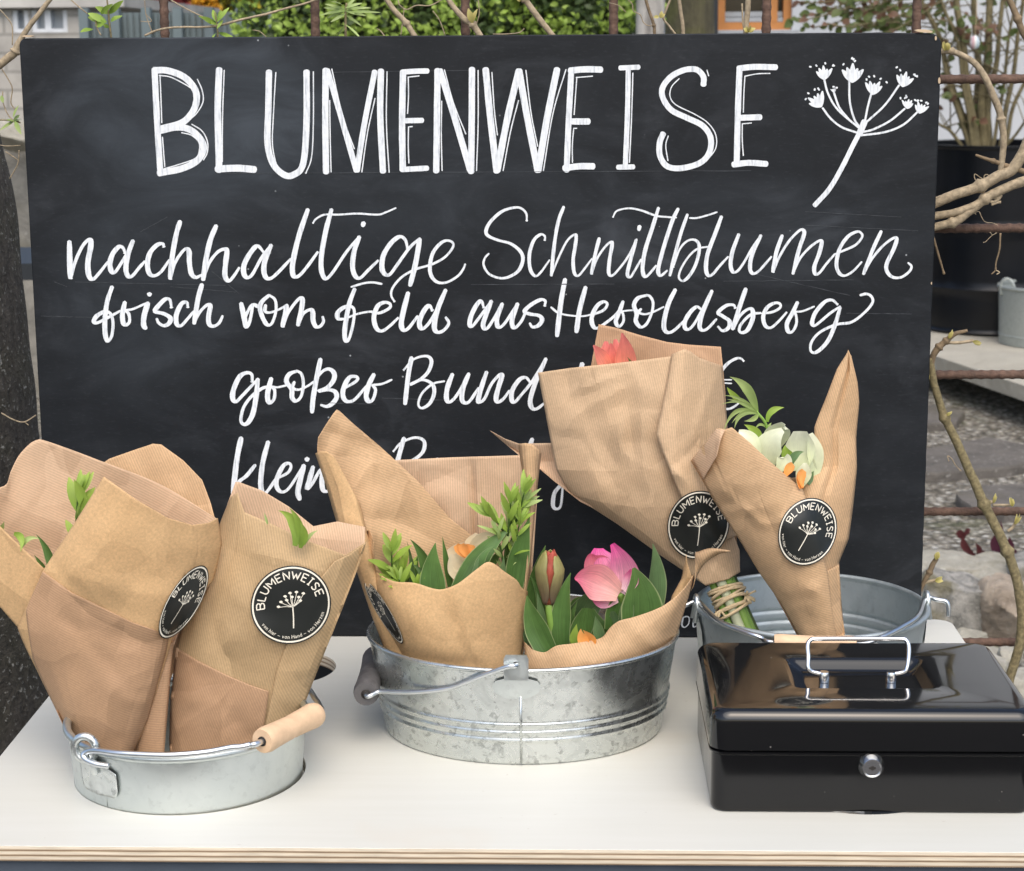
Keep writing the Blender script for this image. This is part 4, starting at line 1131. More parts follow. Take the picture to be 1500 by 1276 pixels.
def petal(parent, c, axis, az, L, Wd, prof, mat, cup=.5, name='petal', tipcurl=0, ref=None, nu=9, nv=12):
    """petal of a cup flower: prof(s) -> distance from axis (m); az around the axis"""
    axis = axis.normalized(); ref = ref or (VIEW - axis * VIEW.dot(axis)).normalized()
    sd = axis.cross(ref).normalized(); vs = []; uv = []
    for j in range(nv + 1):
        s = j / nv; r = prof(s)
        hw = Wd * .5 * (math.sin(math.pi * (.10 + .88 * s ** 1.15)) ** .75)
        if s > .93: hw *= max(.05, (1 - s) / .07 * .75 + .1)
        for i in range(nu):
            x = 2 * i / (nu - 1) - 1; a = az + x * hw / max(r, Wd * .28) * 1.0
            rr = r * (1 - cup * .12 * (1 - abs(x))) + .0006 * noise.noise((x * 2, s * 4, az * 5))
            vs.append(c + axis * (L * s - tipcurl * abs(x) ** 2 * .001) + (ref * math.cos(a) + sd * math.sin(a)) * rr)
            uv.append((i / (nu - 1), s))
    fs = [(j * nu + i, j * nu + i + 1, (j + 1) * nu + i + 1, (j + 1) * nu + i) for j in range(nv) for i in range(nu - 1)]
    mb = MB(); mb.add(vs, fs); o = mb.build(name, M[mat], parent, uvs=uv)
    s_ = o.modifiers.new('thickness', 'SOLIDIFY'); s_.thickness = .0005; s_.offset = 0
    return o
def stem(parent, pts, r, mat='stem', name='stem'):
    mb = MB(); path = spline([P(*q) for q in pts], 6); mb.tube(path, r, 10)
    return mb.build(name, M[mat], parent, uvs=[(.5, i / max(1, len(mb.v))) for i in range(len(mb.v))])

GB = 'wrapped bouquets on the table'
def bouquet(px, py, Y, label): return thing('wrapped_bouquet', P(px, py, Y), label, 'bouquet', GB)

# ---- A: far left
A = bouquet(170, 1110, 1.49, 'brown paper bouquet furthest left, with its round black label half hidden round the paper edge')
YA = 1.50
sheet(A, YA, [(-.075, -.085, -.07, [(120, 700), (160, 672), (200, 658), (224, 650), (236, 651), (268, 674), (296, 703)]),
              (-.07, -.075, -.06, [(130, 760), (190, 740), (250, 735), (290, 740), (309, 738)]),
              (-.06, -.06, -.03, [(150, 830), (200, 820), (260, 820), (321, 790)]),
              (-.04, -.04, -.03, [(160, 950), (200, 950), (250, 940), (285, 900)]),
              (-.02, -.02, -.02, [(160, 1100), (180, 1100), (200, 1100), (215, 1090)])], 'kraft', 25, seed=1)
sheet(A, YA, [(.0, -.05, -.035, [(-60, 722), (-20, 716), (8, 711), (16, 690), (30, 664), (52, 645), (74, 648), (150, 676), (236, 710), (318, 760)]),
              (.0, -.05, -.03, [(-50, 790), (20, 770), (80, 760), (160, 760), (240, 780), (320, 785)]),
              (.0, -.045, -.02, [(6, 872), (45, 862), (110, 860), (200, 870), (310, 850)]),
              (.005, -.035, -.01, [(74, 985), (100, 975), (150, 970), (210, 970), (262, 925)]),
              (.0, -.02, .0, [(112, 1085), (140, 1095), (170, 1100), (200, 1100), (218, 1080)])], 'kraft_pale', 62, seed=2, amp=.001, lin=False)
sheet(A, YA, [(.020, .032, .034, [(-90, 690), (-40, 735), (0, 771), (30, 800), (66, 834)]),
              (.018, .028, .030, [(-85, 770), (-40, 815), (0, 850), (22, 868), (46, 884)]),
              (.012, .018, .020, [(-70, 815), (-30, 855), (0, 889), (14, 905), (28, 921)])], 'kraft_plain', 40, seed=3, amp=.0008)
a3 = sheet(A, YA, [(.045, .052, -.005, [(152, 698), (200, 732), (246, 759), (282, 769), (305, 766), (319, 759)]),
              (.044, .056, -.012, [(110, 765), (170, 780), (230, 795), (290, 808), (312, 806), (325, 797)]),
              (.040, .056, -.010, [(63, 836), (130, 850), (200, 865), (262, 872), (292, 868), (312, 850)]),
              (.022, .050, .000, [(26, 920), (90, 935), (160, 945), (215, 945), (240, 935), (262, 905)]),
              (.010, .045, .005, [(58, 990), (100, 1003), (160, 1010), (203, 1008), (222, 1000), (240, 978)]),
              (.002, .035, .005, [(92, 1060), (118, 1075), (155, 1085), (185, 1082), (200, 1072), (214, 1062)]),
              (.0, .03, .01, [(118, 1115), (135, 1128), (155, 1135), (172, 1130), (182, 1120), (190, 1110)])], 'kraft_plain', 40, seed=4, amp=.001)
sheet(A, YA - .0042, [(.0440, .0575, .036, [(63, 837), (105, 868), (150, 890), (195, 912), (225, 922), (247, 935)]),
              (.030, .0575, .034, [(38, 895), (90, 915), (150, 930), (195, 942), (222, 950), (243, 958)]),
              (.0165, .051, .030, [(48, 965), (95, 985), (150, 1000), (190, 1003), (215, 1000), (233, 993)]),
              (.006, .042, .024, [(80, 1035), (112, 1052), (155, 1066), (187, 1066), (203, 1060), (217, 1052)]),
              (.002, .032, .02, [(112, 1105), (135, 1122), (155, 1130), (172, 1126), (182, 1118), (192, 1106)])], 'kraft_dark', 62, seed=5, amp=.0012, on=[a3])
sheet(A, YA, [(.004, .004, -.004, [(236, 960), (245, 948), (254, 940)]), (.004, .006, -.004, [(222, 1020), (238, 1010), (249, 1000)]),
              (.004, .006, -.002, [(205, 1075), (225, 1070), (244, 1060)]), (.0, .004, .0, [(195, 1118), (215, 1118), (240, 1112)])], 'kraft_dark', 80, nu=10, seed=6)
sticker(A, [a3], (269, 882), (16, 17), (33, -51))
sprig(A, [(112, 800, 1.475), (112, 760, 1.477), (114, 728, 1.48)], .026, 'leaf_lime', 4, 30, seed=3, w=.32)
blade(A, (122, 752, 1.47), (108, 702, 1.47), 15, (4, 0), 10, 'leaf_lime', .2, belly=.6)
blade(A, (20, 782, 1.475), (30, 808, 1.465), 10, (6, -6), 10, 'leaf_lime', .2)
blade(A, (-6, 784, 1.48), (6, 764, 1.475), 8, (2, 0), 0, 'leaf_pale', .2)
blade(A, (28, 808, 1.47), (60, 790, 1.475), 8, (-4, -9), 10, 'leaf_pale', .2)
blade(A, (76, 842, 1.47), (53, 783, 1.475), 14, (5, -3), 20, 'tulip_leaf', .3)
blade(A, (68, 850, 1.468), (50, 813, 1.47), 12, (3, 0), 20, 'tulip_leaf', .3)

# ---- B: second from the left, round label facing the viewer
B = bouquet(340, 1105, 1.52, 'brown paper bouquet with a fully visible round black label, right half of the left bucket')
YB_ = 1.535
sheet(B, YB_, [(-.02, -.035, -.025, [(345, 706), (350, 706), (385, 719), (423, 742), (459, 771), (494, 764), (535, 772)]),
              (-.005, -.035, -.01, [(322, 770), (380, 775), (430, 785), (480, 790), (534, 795)]),
              (-.0, -.03, .0, [(300, 860), (380, 860), (450, 860), (515, 845)]),
              (.0, -.02, .0, [(275, 980), (350, 980), (410, 980), (462, 970)]),
              (.0, -.01, .0, [(262, 1100), (330, 1100), (380, 1095), (425, 1060)])], 'kraft_pale', 15, seed=11)
b2 = sheet(B, YB_, [(-.012, .030, .004, [(328, 752), (338, 728), (348, 722), (358, 750), (395, 766), (445, 790), (506, 813), (533, 796)]),
              (.0, .045, .0, [(308, 800), (345, 805), (395, 815), (445, 828), (495, 845), (520, 838)]),
              (.005, .048, .0, [(280, 870), (330, 880), (390, 890), (440, 897), (480, 900), (502, 890)]),
              (.010, .045, .0, [(258, 950), (320, 955), (380, 962), (430, 960), (465, 950), (484, 934)]),
              (.012, .042, .0, [(250, 1025), (310, 1030), (365, 1035), (410, 1030), (440, 1015), (458, 1000)]),
              (.012, .036, .0, [(248, 1085), (300, 1095), (350, 1098), (395, 1088), (420, 1070), (441, 1045)]),
              (.015, .03, .005, [(250, 1130), (300, 1140), (350, 1140), (385, 1130), (405, 1112), (425, 1085)])], 'kraft_tan', 12, seed=12, amp=.0014)
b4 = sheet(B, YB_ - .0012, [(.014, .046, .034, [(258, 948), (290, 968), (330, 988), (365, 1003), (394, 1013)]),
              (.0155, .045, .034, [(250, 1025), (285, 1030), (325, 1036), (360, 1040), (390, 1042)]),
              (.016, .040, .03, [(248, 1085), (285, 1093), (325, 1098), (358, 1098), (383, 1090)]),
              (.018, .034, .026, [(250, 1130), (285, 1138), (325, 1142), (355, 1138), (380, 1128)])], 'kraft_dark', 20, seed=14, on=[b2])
b3 = sheet(B, YB_ - .0020, [(.028, .018, .004, [(490, 822), (512, 812), (537, 793)]),
              (.040, .026, .002, [(455, 865), (488, 858), (522, 838)]),
              (.044, .030, .002, [(425, 930), (460, 930), (487, 928)]),
              (.043, .028, .002, [(405, 985), (435, 985), (464, 982)]),
              (.039, .025, .002, [(390, 1060), (415, 1055), (443, 1035)]),
              (.03, .02, .005, [(382, 1125), (405, 1112), (427, 1085)])], 'kraft_tan', 20, nu=16, seed=15, amp=.001, on=[b2, b4], lift=.0016)
sticker(B, [b2, b3], (426, 886), (59, -2), (1, -57.5))
blade(B, (432, 800, 1.50), (408, 748, 1.505), 16, (10, -8), 10, 'leaf_lime', .2, belly=.5)
blade(B, (440, 803, 1.50), (424, 744, 1.50), 13, (6, -4), 20, 'leaf_lime', .2, belly=.45)
blade(B, (441, 800, 1.50), (440, 765, 1.495), 12, (5, 0), 15, 'leaf_lime', .2, belly=.5)
blade(B, (446, 798, 1.505), (466, 777, 1.51), 6, (-2, -3), 15, 'leaf_pale', .2)
blade(B, (392, 768, 1.505), (387, 751, 1.51), 4, (0, 0), 15, 'leaf_pale', .2)

# ---- C: centre bucket, left; open wrap
Cq = bouquet(665, 985, 1.60, 'wide open paper bouquet of narcissus and tulip leaves in the left of the middle bucket')
YC = 1.605
sheet(Cq, YC, [(-.035, -.055, -.03, [(530, 676), (580, 674), (660, 670), (760, 667), (788, 668)]),
              (-.03, -.055, -.02, [(545, 740), (620, 745), (700, 745), (786, 740)]),
              (-.03, -.05, -.01, [(560, 830), (630, 830), (700, 830), (780, 830)]),
              (-.02, -.03, -.01, [(580, 930), (640, 940), (700, 940), (772, 930)]),
              (-.01, -.02, .0, [(600, 1010), (650, 1015), (700, 1015), (755, 1005)])], 'kraft_pale', 2, seed=21, amp=.0018, crease=((.62, .004, .03),))
sheet(Cq, YC, [(.006, -.006, -.016, [(466, 641), (478, 621), (488, 606), (493, 600), (497, 602), (503, 609)]),
              (.006, -.012, -.022, [(465, 662), (490, 650), (515, 640), (540, 644), (558, 655)]),
              (.004, -.016, -.028, [(488, 720), (520, 705), (560, 695), (595, 695), (613, 706)]),
              (.0, -.020, -.032, [(522, 780), (560, 765), (600, 757), (640, 757), (660, 760)]),
              (.0, -.022, -.034, [(548, 835), (590, 822), (630, 812), (670, 802), (702, 795)]),
              (.0, -.02, -.03, [(560, 920), (600, 910), (640, 900), (680, 890), (705, 880)])], 'kraft', 65, seed=22, amp=.0016)
sheet(Cq, YC, [(.002, .016, .006, [(462, 664), (470, 661), (478, 661), (490, 670), (498, 684)]),
              (.004, .020, .004, [(479, 716), (492, 712), (505, 714), (518, 722), (527, 738)]),
              (.006, .022, .002, [(494, 768), (506, 766), (520, 768), (532, 772), (538, 782)]),
              (.008, .022, .006, [(509, 803), (518, 801), (528, 799), (538, 798), (547, 800)]),
              (.010, .022, .014, [(523, 838), (530, 840), (538, 840), (545, 838), (550, 836)]),
              (.004, .020, .016, [(545, 903), (552, 905), (560, 905), (567, 903), (572, 900)]),
              (.0, .014, .012, [(562, 948), (570, 952), (578, 953), (585, 952), (590, 948)]),
              (.0, .010, .012, [(575, 990), (582, 995), (590, 996), (598, 995), (604, 990)])], 'kraft_plain', 65, nu=16, seed=23, amp=.0008)
c3b = sheet(Cq, YC, [(.000, .016, .012, [(538, 778), (541, 776), (545, 784), (548, 798)]), (.006, .02, .014, [(535, 800), (542, 800), (547, 810), (550, 838)]), (.008, .018, .014, [(536, 830), (543, 838), (552, 855), (560, 875)])], 'kraft', 60, nu=10, seed=28, amp=.0006)
c4 = sheet(Cq, YC, [(.012, .062, .012, [(546, 834), (562, 845), (580, 852), (608, 854), (634, 862), (650, 863), (672, 854), (698, 834), (717, 823), (740, 838), (757, 850), (764, 861), (773, 866)]),
              (.016, .070, .012, [(552, 875), (600, 895), (650, 903), (700, 895), (740, 893), (772, 898)]),
              (.010, .072, .010, [(565, 922), (610, 940), (660, 948), (710, 942), (745, 935), (768, 934)]),
              (.004, .062, .010, [(584, 960), (625, 975), (670, 985), (715, 980), (745, 972), (763, 968)]),
              (.002, .050, .010, [(604, 1000), (640, 1015), (675, 1020), (710, 1015), (738, 1008), (755, 1000)])], 'kraft_plain', 70, nu=40, seed=24, amp=.0018, lin=False)
sheet(Cq, YC, [(-.006, .010, -.010, [(759, 651), (770, 649), (783, 653), (793, 663)]),
              (-.004, .010, -.008, [(766, 700), (774, 700), (782, 702), (788, 706)]),
              (-.002, .010, -.004, [(772, 755), (776, 755), (780, 756), (783, 757)]),
              (.006, .012, .0, [(771, 815), (774, 815), (776, 815), (778, 815)]),
              (.012, .014, .006, [(767, 866), (769, 867), (771, 867), (773, 867)])], 'kraft', 3, nu=14, seed=25, amp=.0004, lin=False)
sticker(Cq, [c4], (562, 897), (9, -3), (-27, -46))
# its flowers
YF = 1.593
blade(Cq, (640, 890, YF - .012), (551 + 87, 795, YF - .006), 38, (-6, 0), -8, 'tulip_leaf', .12, belly=.40)
blade(Cq, (632, 885, YF - .004), (601, 790, YF + .002), 26, (8, -8), 30, 'tulip_leaf', .3)
blade(Cq, (600, 885, YF), (596, 793, YF), 22, (6, 0), 60, 'tulip_leaf_light', .3)
blade(Cq, (628, 880, YF), (604, 826, YF - .005), 18, (8, -4), 20, 'tulip_leaf_light', .25)
blade(Cq, (660, 860, YF + .008), (648, 786, YF + .008), 11, (0, 0), 15, 'tulip_leaf', .3)
blade(Cq, (668, 880, YF - .014), (748, 775, YF + .002), 34, (-4, -12), 10, 'tulip_leaf', .2, belly=.5)
blade(Cq, (700, 860, YF - .02), (724, 800, YF - .012), 16, (-8, -8), 25, 'tulip_leaf', .2, belly=.5)
blade(Cq, (693, 850, YF - .024), (702, 816, YF - .022), 8, (-1, 0), 15, 'tulip_leaf_light', .2)
blade(Cq, (752, 865, YF - .002), (776, 757, YF + .002), 34, (-2, -2), -18, 'tulip_leaf', .25, belly=.45)
blade(Cq, (740, 850, YF + .01), (756, 775, YF + .014), 14, (-2, -2), -18, 'tulip_leaf', .25, belly=.45)
for q in (((590, 890, YF + .006), (612, 812, YF + .008), 16, (4, -4), 20, 'tulip_leaf'), ((618, 890, YF + .012), (622, 806, YF + .012), 14, (-3, 0), -20, 'tulip_leaf_light'), ((655, 888, YF + .004), (676, 838, YF - .002), 12, (0, 0), 10, 'tulip_leaf_light'), ((700, 880, YF + .004), (742, 800, YF + .010), 20, (-6, -6), 10, 'tulip_leaf'),
          ((585, 888, YF - .006), (577, 832, YF - .008), 14, (0, 0), 30, 'leaf_lime'), ((610, 884, YF - .008), (622, 846, YF - .010), 12, (-4, 0), 15, 'leaf_lime'), ((728, 870, YF - .006), (738, 815, YF - .004), 14, (2, 0), 10, 'tulip_leaf_light'), ((756, 860, YF + .008), (760, 790, YF + .010), 14, (3, 0), -10, 'tulip_leaf_light')):
    blade(Cq, q[0], q[1], q[2], q[3], q[4], q[5], .3)
sprig(Cq, [(738, 840, YF + .004), (734, 806, YF + .002), (728, 780, YF)], .019, 'leaf_pale', 5, 50, seed=31, w=.22)
sprig(Cq, [(750, 820, YF + .002), (757, 786, YF), (762, 760, YF)], .020, 'leaf_lime', 5, 45, seed=32, w=.22)
sprig(Cq, [(592, 884, YF - .004), (588, 862, YF - .006), (584, 848, YF - .006)], .020, 'leaf_lime', 4, 60, seed=33, w=.24)
sprig(Cq, [(578, 880, YF + .0), (574, 842, YF), (574, 808, YF)], .024, 'leaf_lime', 6, 55, seed=5, w=.32)
sprig(Cq, [(600, 880, YF + .01), (595, 858, YF + .006), (588, 838, YF + .002)], .022, 'leaf_lime', 4, 60, seed=15, w=.30)
sprig(Cq, [(612, 880, YF - .005), (608, 868, YF - .006), (610, 858, YF - .006)], .020, 'leaf_lime', 3, 60, seed=16, w=.26)
sprig(Cq, [(735, 860, YF + .008), (742, 800, YF + .008), (752, 757, YF + .006), (768, 735, YF + .004)], .022, 'leaf_pale', 8, 50, seed=8, w=.22, stemw=.0016)
sprig(Cq, [(744, 790, YF + .004), (730, 768, YF + .002), (718, 755, YF)], .024, 'leaf_lime', 3, 30, seed=9, w=.28)
sprig(Cq, [(744, 785, YF + .002), (746, 760, YF), (748, 736, YF - .002)], .022, 'leaf_lime', 4, 35, seed=10, w=.25)
sprig(Cq, [(752, 775, YF + .004), (762, 745, YF + .002), (768, 722, YF)], .024, 'leaf_lime', 3, 25, seed=12, w=.24)
def narcissus(parent, c, axis, L, mats=('cream_petal', 'orange'), azs=(0, 1.05, 2.1, 3.15, 4.2, 5.25), cor=.013, name='narcissus', W_=.024, ref=None):
    axis = Vector(axis).normalized(); c = P(*c)
    mb = MB(); mb.tube([c - axis * .03 + Vector((0, 0, -.03)), c - axis * .012, c], [.0022, .0022, .003], 8)
    o = mb.build(name, M['stem'], parent, uvs=[(.5, .5)] * len(mb.v))
    for a in azs: petal(o, c, axis, a, L * .30, W_, lambda s: .003 + L * .95 * s ** .9, mats[0], .3, ref=ref)
    if cor:
        cm = MB(); seg = 28; vs = []; uv = []
        for i in range(6):
            s = i / 5; r = .0045 + (cor * .55) * s ** .7
            for k in range(seg):
                a = 2 * math.pi * k / seg; rr = r * (1 + .10 * s * math.sin(9 * a))
                ref_ = axis.orthogonal().normalized(); sd = axis.cross(ref_)
                vs.append(c + axis * (.003 + cor * .9 * s + .0008 * s * math.sin(9 * a + 1)) + (ref_ * math.cos(a) + sd * math.sin(a)) * rr); uv.append((.5, s))
        cm.add(vs, [(i * seg + k, i * seg + (k + 1) % seg, (i + 1) * seg + (k + 1) % seg, (i + 1) * seg + k) for i in range(5) for k in range(seg)])
        cm.build('corona', M[mats[1]], o, uvs=uv)
    return o
na = stem(Cq, [(690, 900, YF + .006), (690, 850, YF + .006), (688, 815, YF + .004)], .0024, 'stem', 'narcissus')
blade(na, (706, 838, YF + .010), (657, 816, YF + .006), 46, (-2, -8), 5, 'cream_petal', .30, name='petal', belly=.62, tipw=.45)
blade(na, (690, 852, YF + .008), (664, 812, YF + .004), 30, (-6, 2), -10, 'cream_petal', .22, name='petal', belly=.55, tipw=.3)
blade(na, (688, 818, YF + .004), (731, 784, YF + .006), 30, (-4, -6), -25, 'cream_petal', .3, name='petal', belly=.55, tipw=.3)
blade(na, (690, 815, YF + .010), (700, 782, YF + .016), 24, (-3, 0), 0, 'cream_petal', .3, name='petal', belly=.55, tipw=.3)
for kk in range(4): blade(na, (683 + kk * 2, 816, YF + .001 - .002 * (kk % 2)), (668 + kk * 7.5, 797 + abs(kk - 1.5), YF + .001 - .002 * (kk % 2)), 15, (0, 0), 15, 'orange', .3, name='corona', belly=.7, tipw=.6)

# ---- D: centre bucket, right; tulips
D = bouquet(880, 980, 1.60, 'low paper bouquet with open pink tulip, closed tulip bud and broad dark leaves')
YD = 1.60
d1 = sheet(D, YD, [(.016, .050, -.012, [(768, 940), (780, 951), (791, 955), (800, 955), (815, 946), (837, 943), (867, 938), (883, 933), (894, 919), (908, 909), (928, 904), (962, 892), (985, 878), (1005, 858), (1018, 838)]),
              (.020, .058, -.008, [(769, 960), (800, 968), (850, 960), (895, 948), (935, 930), (975, 910), (1009, 873)]),
              (.022, .060, .0, [(770, 980), (805, 988), (855, 982), (905, 970), (950, 952), (996, 915)]),
              (.020, .048, .0, [(775, 1005), (810, 1012), (860, 1008), (910, 995), (950, 975), (984, 948)])], 'kraft', 30, nu=46, seed=31, amp=.0022, lin=False)
sheet(D, YD, [(-.012, -.004, -.010, [(1012, 866), (1016, 858), (1019, 846), (1020, 838)]),
              (-.012, -.002, -.012, [(1022, 842), (1021, 832), (1019, 822), (1018, 812)]),
              (-.006, .004, -.010, [(1032, 826), (1030, 820), (1026, 814), (1024, 808)]),
              (.0, .010, -.002, [(1050, 813), (1048, 809), (1045, 806), (1042, 803)]),
              (.012, .016, .010, [(1070, 808), (1070, 807.4), (1070, 807), (1069, 806.5)])], 'kraft', 20, nu=10, seed=32, amp=.0003, lin=False)
sheet(D, YD + .004, [(-.02, -.015, -.014, [(1003, 826), (1005, 812), (1007, 826)]), (-.02, -.012, -.012, [(998, 848), (1006, 846), (1014, 846)]), (-.02, -.016, -.014, [(984, 874), (996, 866), (1012, 862)]), (-.015, -.012, -.010, [(978, 900), (990, 895), (1004, 890)]), (-.01, -.01, -.008, [(965, 960), (975, 955), (985, 945)])], 'kraft_plain', 20, nu=12, seed=33, amp=.0006)
sheet(D, YD, [(-.0, -.055, -.02, [(772, 935), (820, 925), (900, 915), (985, 895)]), (.0, -.05, -.01, [(775, 975), (830, 965), (900, 955), (980, 930)]), (.0, -.04, -.005, [(780, 1010), (830, 1005), (900, 995), (970, 965)])], 'kraft', 20, seed=34)
# closed green-red bud
def tulip(parent, base, axis, L, R, petals, name='tulip', stem_pts=None, tilt=0):
    c = P(*base); axis = Vector(axis).normalized()
    o = stem(parent, stem_pts, .0036, 'stem', name) if stem_pts else stem(parent, [(base[0], base[1] + 30, base[2]), base], .0036, 'stem', name)
    for az, mat, k, w, l, openn in petals:
        petal(o, c, axis, az, L * l, w, (lambda s, k=k, openn=openn: R * k * (.25 + .75 * math.sin(math.pi * min(1, .08 + .62 * s / .62) * .5 if s < .62 else math.pi * (.5))) * (1 - (1 - openn) * max(0, (s - .5) / .5) ** 1.6)), mat, .5)
    return o
YT1 = 1.586
tulip(D, (804, 884, YT1), (.03, -.05, 1), .0485, .0150, [(3.1, 'budgreen', .95, .026, .98, .25), (-1.15, 'budgreen', 1.0, .026, 1.0, .28), (1.2, 'budgreen', .98, .026, .96, .28), (.05, 'budred', .72, .020, .97, .35), (2.1, 'budred', .72, .02, 1.0, .3), (-2.1, 'budred', .75, .02, .97, .3), (.5, 'budred', .6, .016, 1.02, .5), (-.4, 'budred', .5, .016, 1.0, .5)],
      'tulip_bud', [(812, 960, YT1), (807, 915, YT1), (804, 884, YT1)])
blade(D, (804, 960, YT1 + .01), (799, 799, YT1 + .012), 40, (-16, -4), -25, 'tulip_leaf', .3, belly=.4)
blade(D, (797, 955, YT1 + .004), (776, 842, YT1 + .008), 24, (10, -4), 30, 'tulip_leaf', .35)
blade(D, (806, 962, YT1 - .012), (772, 872, YT1 - .004), 36, (-6, -2), 10, 'tulip_leaf', .3, belly=.4)
blade(D, (776, 945, YT1 + .006), (770, 880, YT1 + .004), 18, (0, 0), 10, 'tulip_leaf_light', .3, belly=.4)
blade(D, (822, 950, YT1 - .006), (836, 839, YT1 - .004), 30, (-6, -4), 15, 'tulip_leaf', .35, belly=.45)
blade(D, (815, 925, YT1 + .006), (818, 868, YT1 + .006), 12, (0, 0), 15, 'tulip_leaf_light', .3)
blade(D, (828, 945, YT1 + .014), (869, 862, YT1 + .012), 44, (6, -8), 12, 'tulip_leaf_light', .35, belly=.42)
blade(D, (838, 905, YT1 + .02), (858, 876, YT1 + .02), 26, (0, -6), 30, 'tulip_leaf', .25, belly=.55)
blade(D, (870, 945, YT1 + .0), (862, 892, YT1 - .004), 62, (-4, 0), -6, 'tulip_leaf', .3, belly=.55, tipw=.3)
blade(D, (890, 935, YT1 + .002), (897, 896, YT1 - .002), 26, (6, -2), 40, 'tulip_leaf_light', .3, belly=.6, tipw=.3)
blade(D, (900, 925, YT1 + .0), (905, 854, YT1 + .006), 38, (4, -2), -12, 'tulip_leaf', .3, belly=.35)
blade(D, (936, 935, YT1 - .010), (928, 832, YT1 - .006), 62, (8, -4), -5, 'tulip_leaf', .3, belly=.42, tipw=.08)
for q in (((850, 945, YT1 + .006), (884, 882, YT1 + .004), 22, (-4, -4), 15, 'tulip_leaf_light'), ((826, 950, YT1 + .002), (846, 880, YT1 + .010), 16, (-3, 0), -10, 'tulip_leaf'), ((912, 925, YT1 - .006), (920, 858, YT1 - .002), 22, (3, -2), 15, 'tulip_leaf_light'), ((790, 950, YT1 - .004), (786, 866, YT1 + .002), 18, (5, 0), 25, 'tulip_leaf_light'), ((960, 905, YT1 + .002), (938, 838, YT1 + .004), 20, (6, 0), -15, 'tulip_leaf_light'), ((880, 940, YT1 - .012), (872, 902, YT1 - .014), 16, (0, 0), 0, 'tulip_leaf_light')):
    blade(D, q[0], q[1], q[2], q[3], q[4], q[5], .35)
blade(D, (958, 900, YT1 + .010), (956, 796, YT1 + .012), 36, (6, -2), -35, 'tulip_leaf_light', .45, belly=.42)
blade(D, (842, 948, YT1 - .012), (845, 914, YT1 - .012), 14, (-2, 0), 0, 'leaf_lime', .2)
blade(D, (862, 948, YT1 - .02), (851, 921, YT1 - .02), 16, (-4, 0), 0, 'orange', .15, name='petal', belly=.4)
blade(D, (866, 946, YT1 - .018), (854, 923, YT1 - .019), 18, (4, 0), 30, 'orange', .15, name='petal', belly=.4)
# open pink tulip, leaning left
ax = Vector((-.38, -.50, .52))
pt = stem(D, [(918, 930, 1.60), (915, 890, 1.597), (908, 868, 1.592)], .0036, 'stem', 'tulip')
for bb, tt, w_, bw, rl, mt, fo, be, tw_ in (
        ((908, 868, 1.602), (877, 803, 1.604), 52, (-8, -4), 0, 'pink', -.35, .55, .25),
        ((912, 868, 1.604), (921, 826, 1.606), 40, (4, -2), 15, 'pink', -.3, .55, .3),
        ((906, 866, 1.598), (868, 812, 1.594), 44, (-12, -8), -15, 'pink_warm', .35, .5, .2),
        ((909, 869, 1.588), (897, 797, 1.586), 46, (10, 2), 12, 'pink', .4, .45, .16),
        ((914, 866, 1.584), (926, 834, 1.584), 26, (4, -1), 25, 'pink', .35, .5, .3),
        ((908, 871, 1.586), (842, 848, 1.576), 54, (-6, -9), -8, 'pink_warm', .45, .42, .06),
        ((905, 876, 1.590), (868, 868, 1.584), 30, (-4, 4), -8, 'pink', .35, .5, .3)):
    blade(pt, bb, tt, w_, bw, rl, mt, fo, name='petal', belly=be, tipw=tw_, nu=11, nv=18)

# ---- E: tall bouquet leaning left in the right bucket, raffia tied
E_ = bouquet(1075, 900, 1.70, 'tall crumpled paper bouquet leaning left with a coral tulip on top and raffia tied stems')
YE = 1.745
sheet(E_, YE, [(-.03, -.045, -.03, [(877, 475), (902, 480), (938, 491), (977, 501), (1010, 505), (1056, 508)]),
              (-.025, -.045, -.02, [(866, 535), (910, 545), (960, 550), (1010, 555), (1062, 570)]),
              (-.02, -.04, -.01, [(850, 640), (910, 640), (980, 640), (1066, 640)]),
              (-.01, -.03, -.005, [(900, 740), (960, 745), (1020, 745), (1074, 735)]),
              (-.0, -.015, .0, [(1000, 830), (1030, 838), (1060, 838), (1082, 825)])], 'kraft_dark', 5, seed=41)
sheet(E_, YE, [(-.030, -.02, -.012, [(718, 631), (740, 643), (760, 650), (806, 649), (815, 648)]), (-.032, -.022, -.012, [(740, 650), (762, 664), (790, 676), (810, 676), (825, 675)]), (-.02, -.012, -.004, [(762, 668), (780, 678), (800, 692), (820, 705), (840, 715)]), (-.006, -.002, .004, [(793, 688), (812, 705), (830, 719), (850, 735), (870, 745)])], 'kraft_pale', 10, nu=16, seed=42, amp=.0006)
e2 = sheet(E_, YE, [(-.004, .032, .026, [(788, 546), (836, 539), (892, 533), (944, 527), (990, 521), (1012, 514)]),
              (.0, .044, .030, [(804, 631), (860, 626), (920, 621), (970, 612), (1020, 600)]),
              (.002, .048, .030, [(815, 688), (870, 690), (930, 690), (980, 682), (1030, 668)]),
              (-.004, .046, .026, [(836, 723), (880, 735), (930, 743), (985, 742), (1045, 722)]),
              (-.002, .040, .012, [(905, 768), (945, 782), (985, 790), (1025, 790), (1068, 768)]),
              (.0, .032, .004, [(970, 815), (997, 826), (1028, 832), (1058, 826), (1083, 806)]),
              (.004, .026, .004, [(1018, 847), (1034, 858), (1051, 853), (1068, 848), (1084, 838)])], 'kraft_crumpled', 14, nu=40, seed=43, amp=.0022)
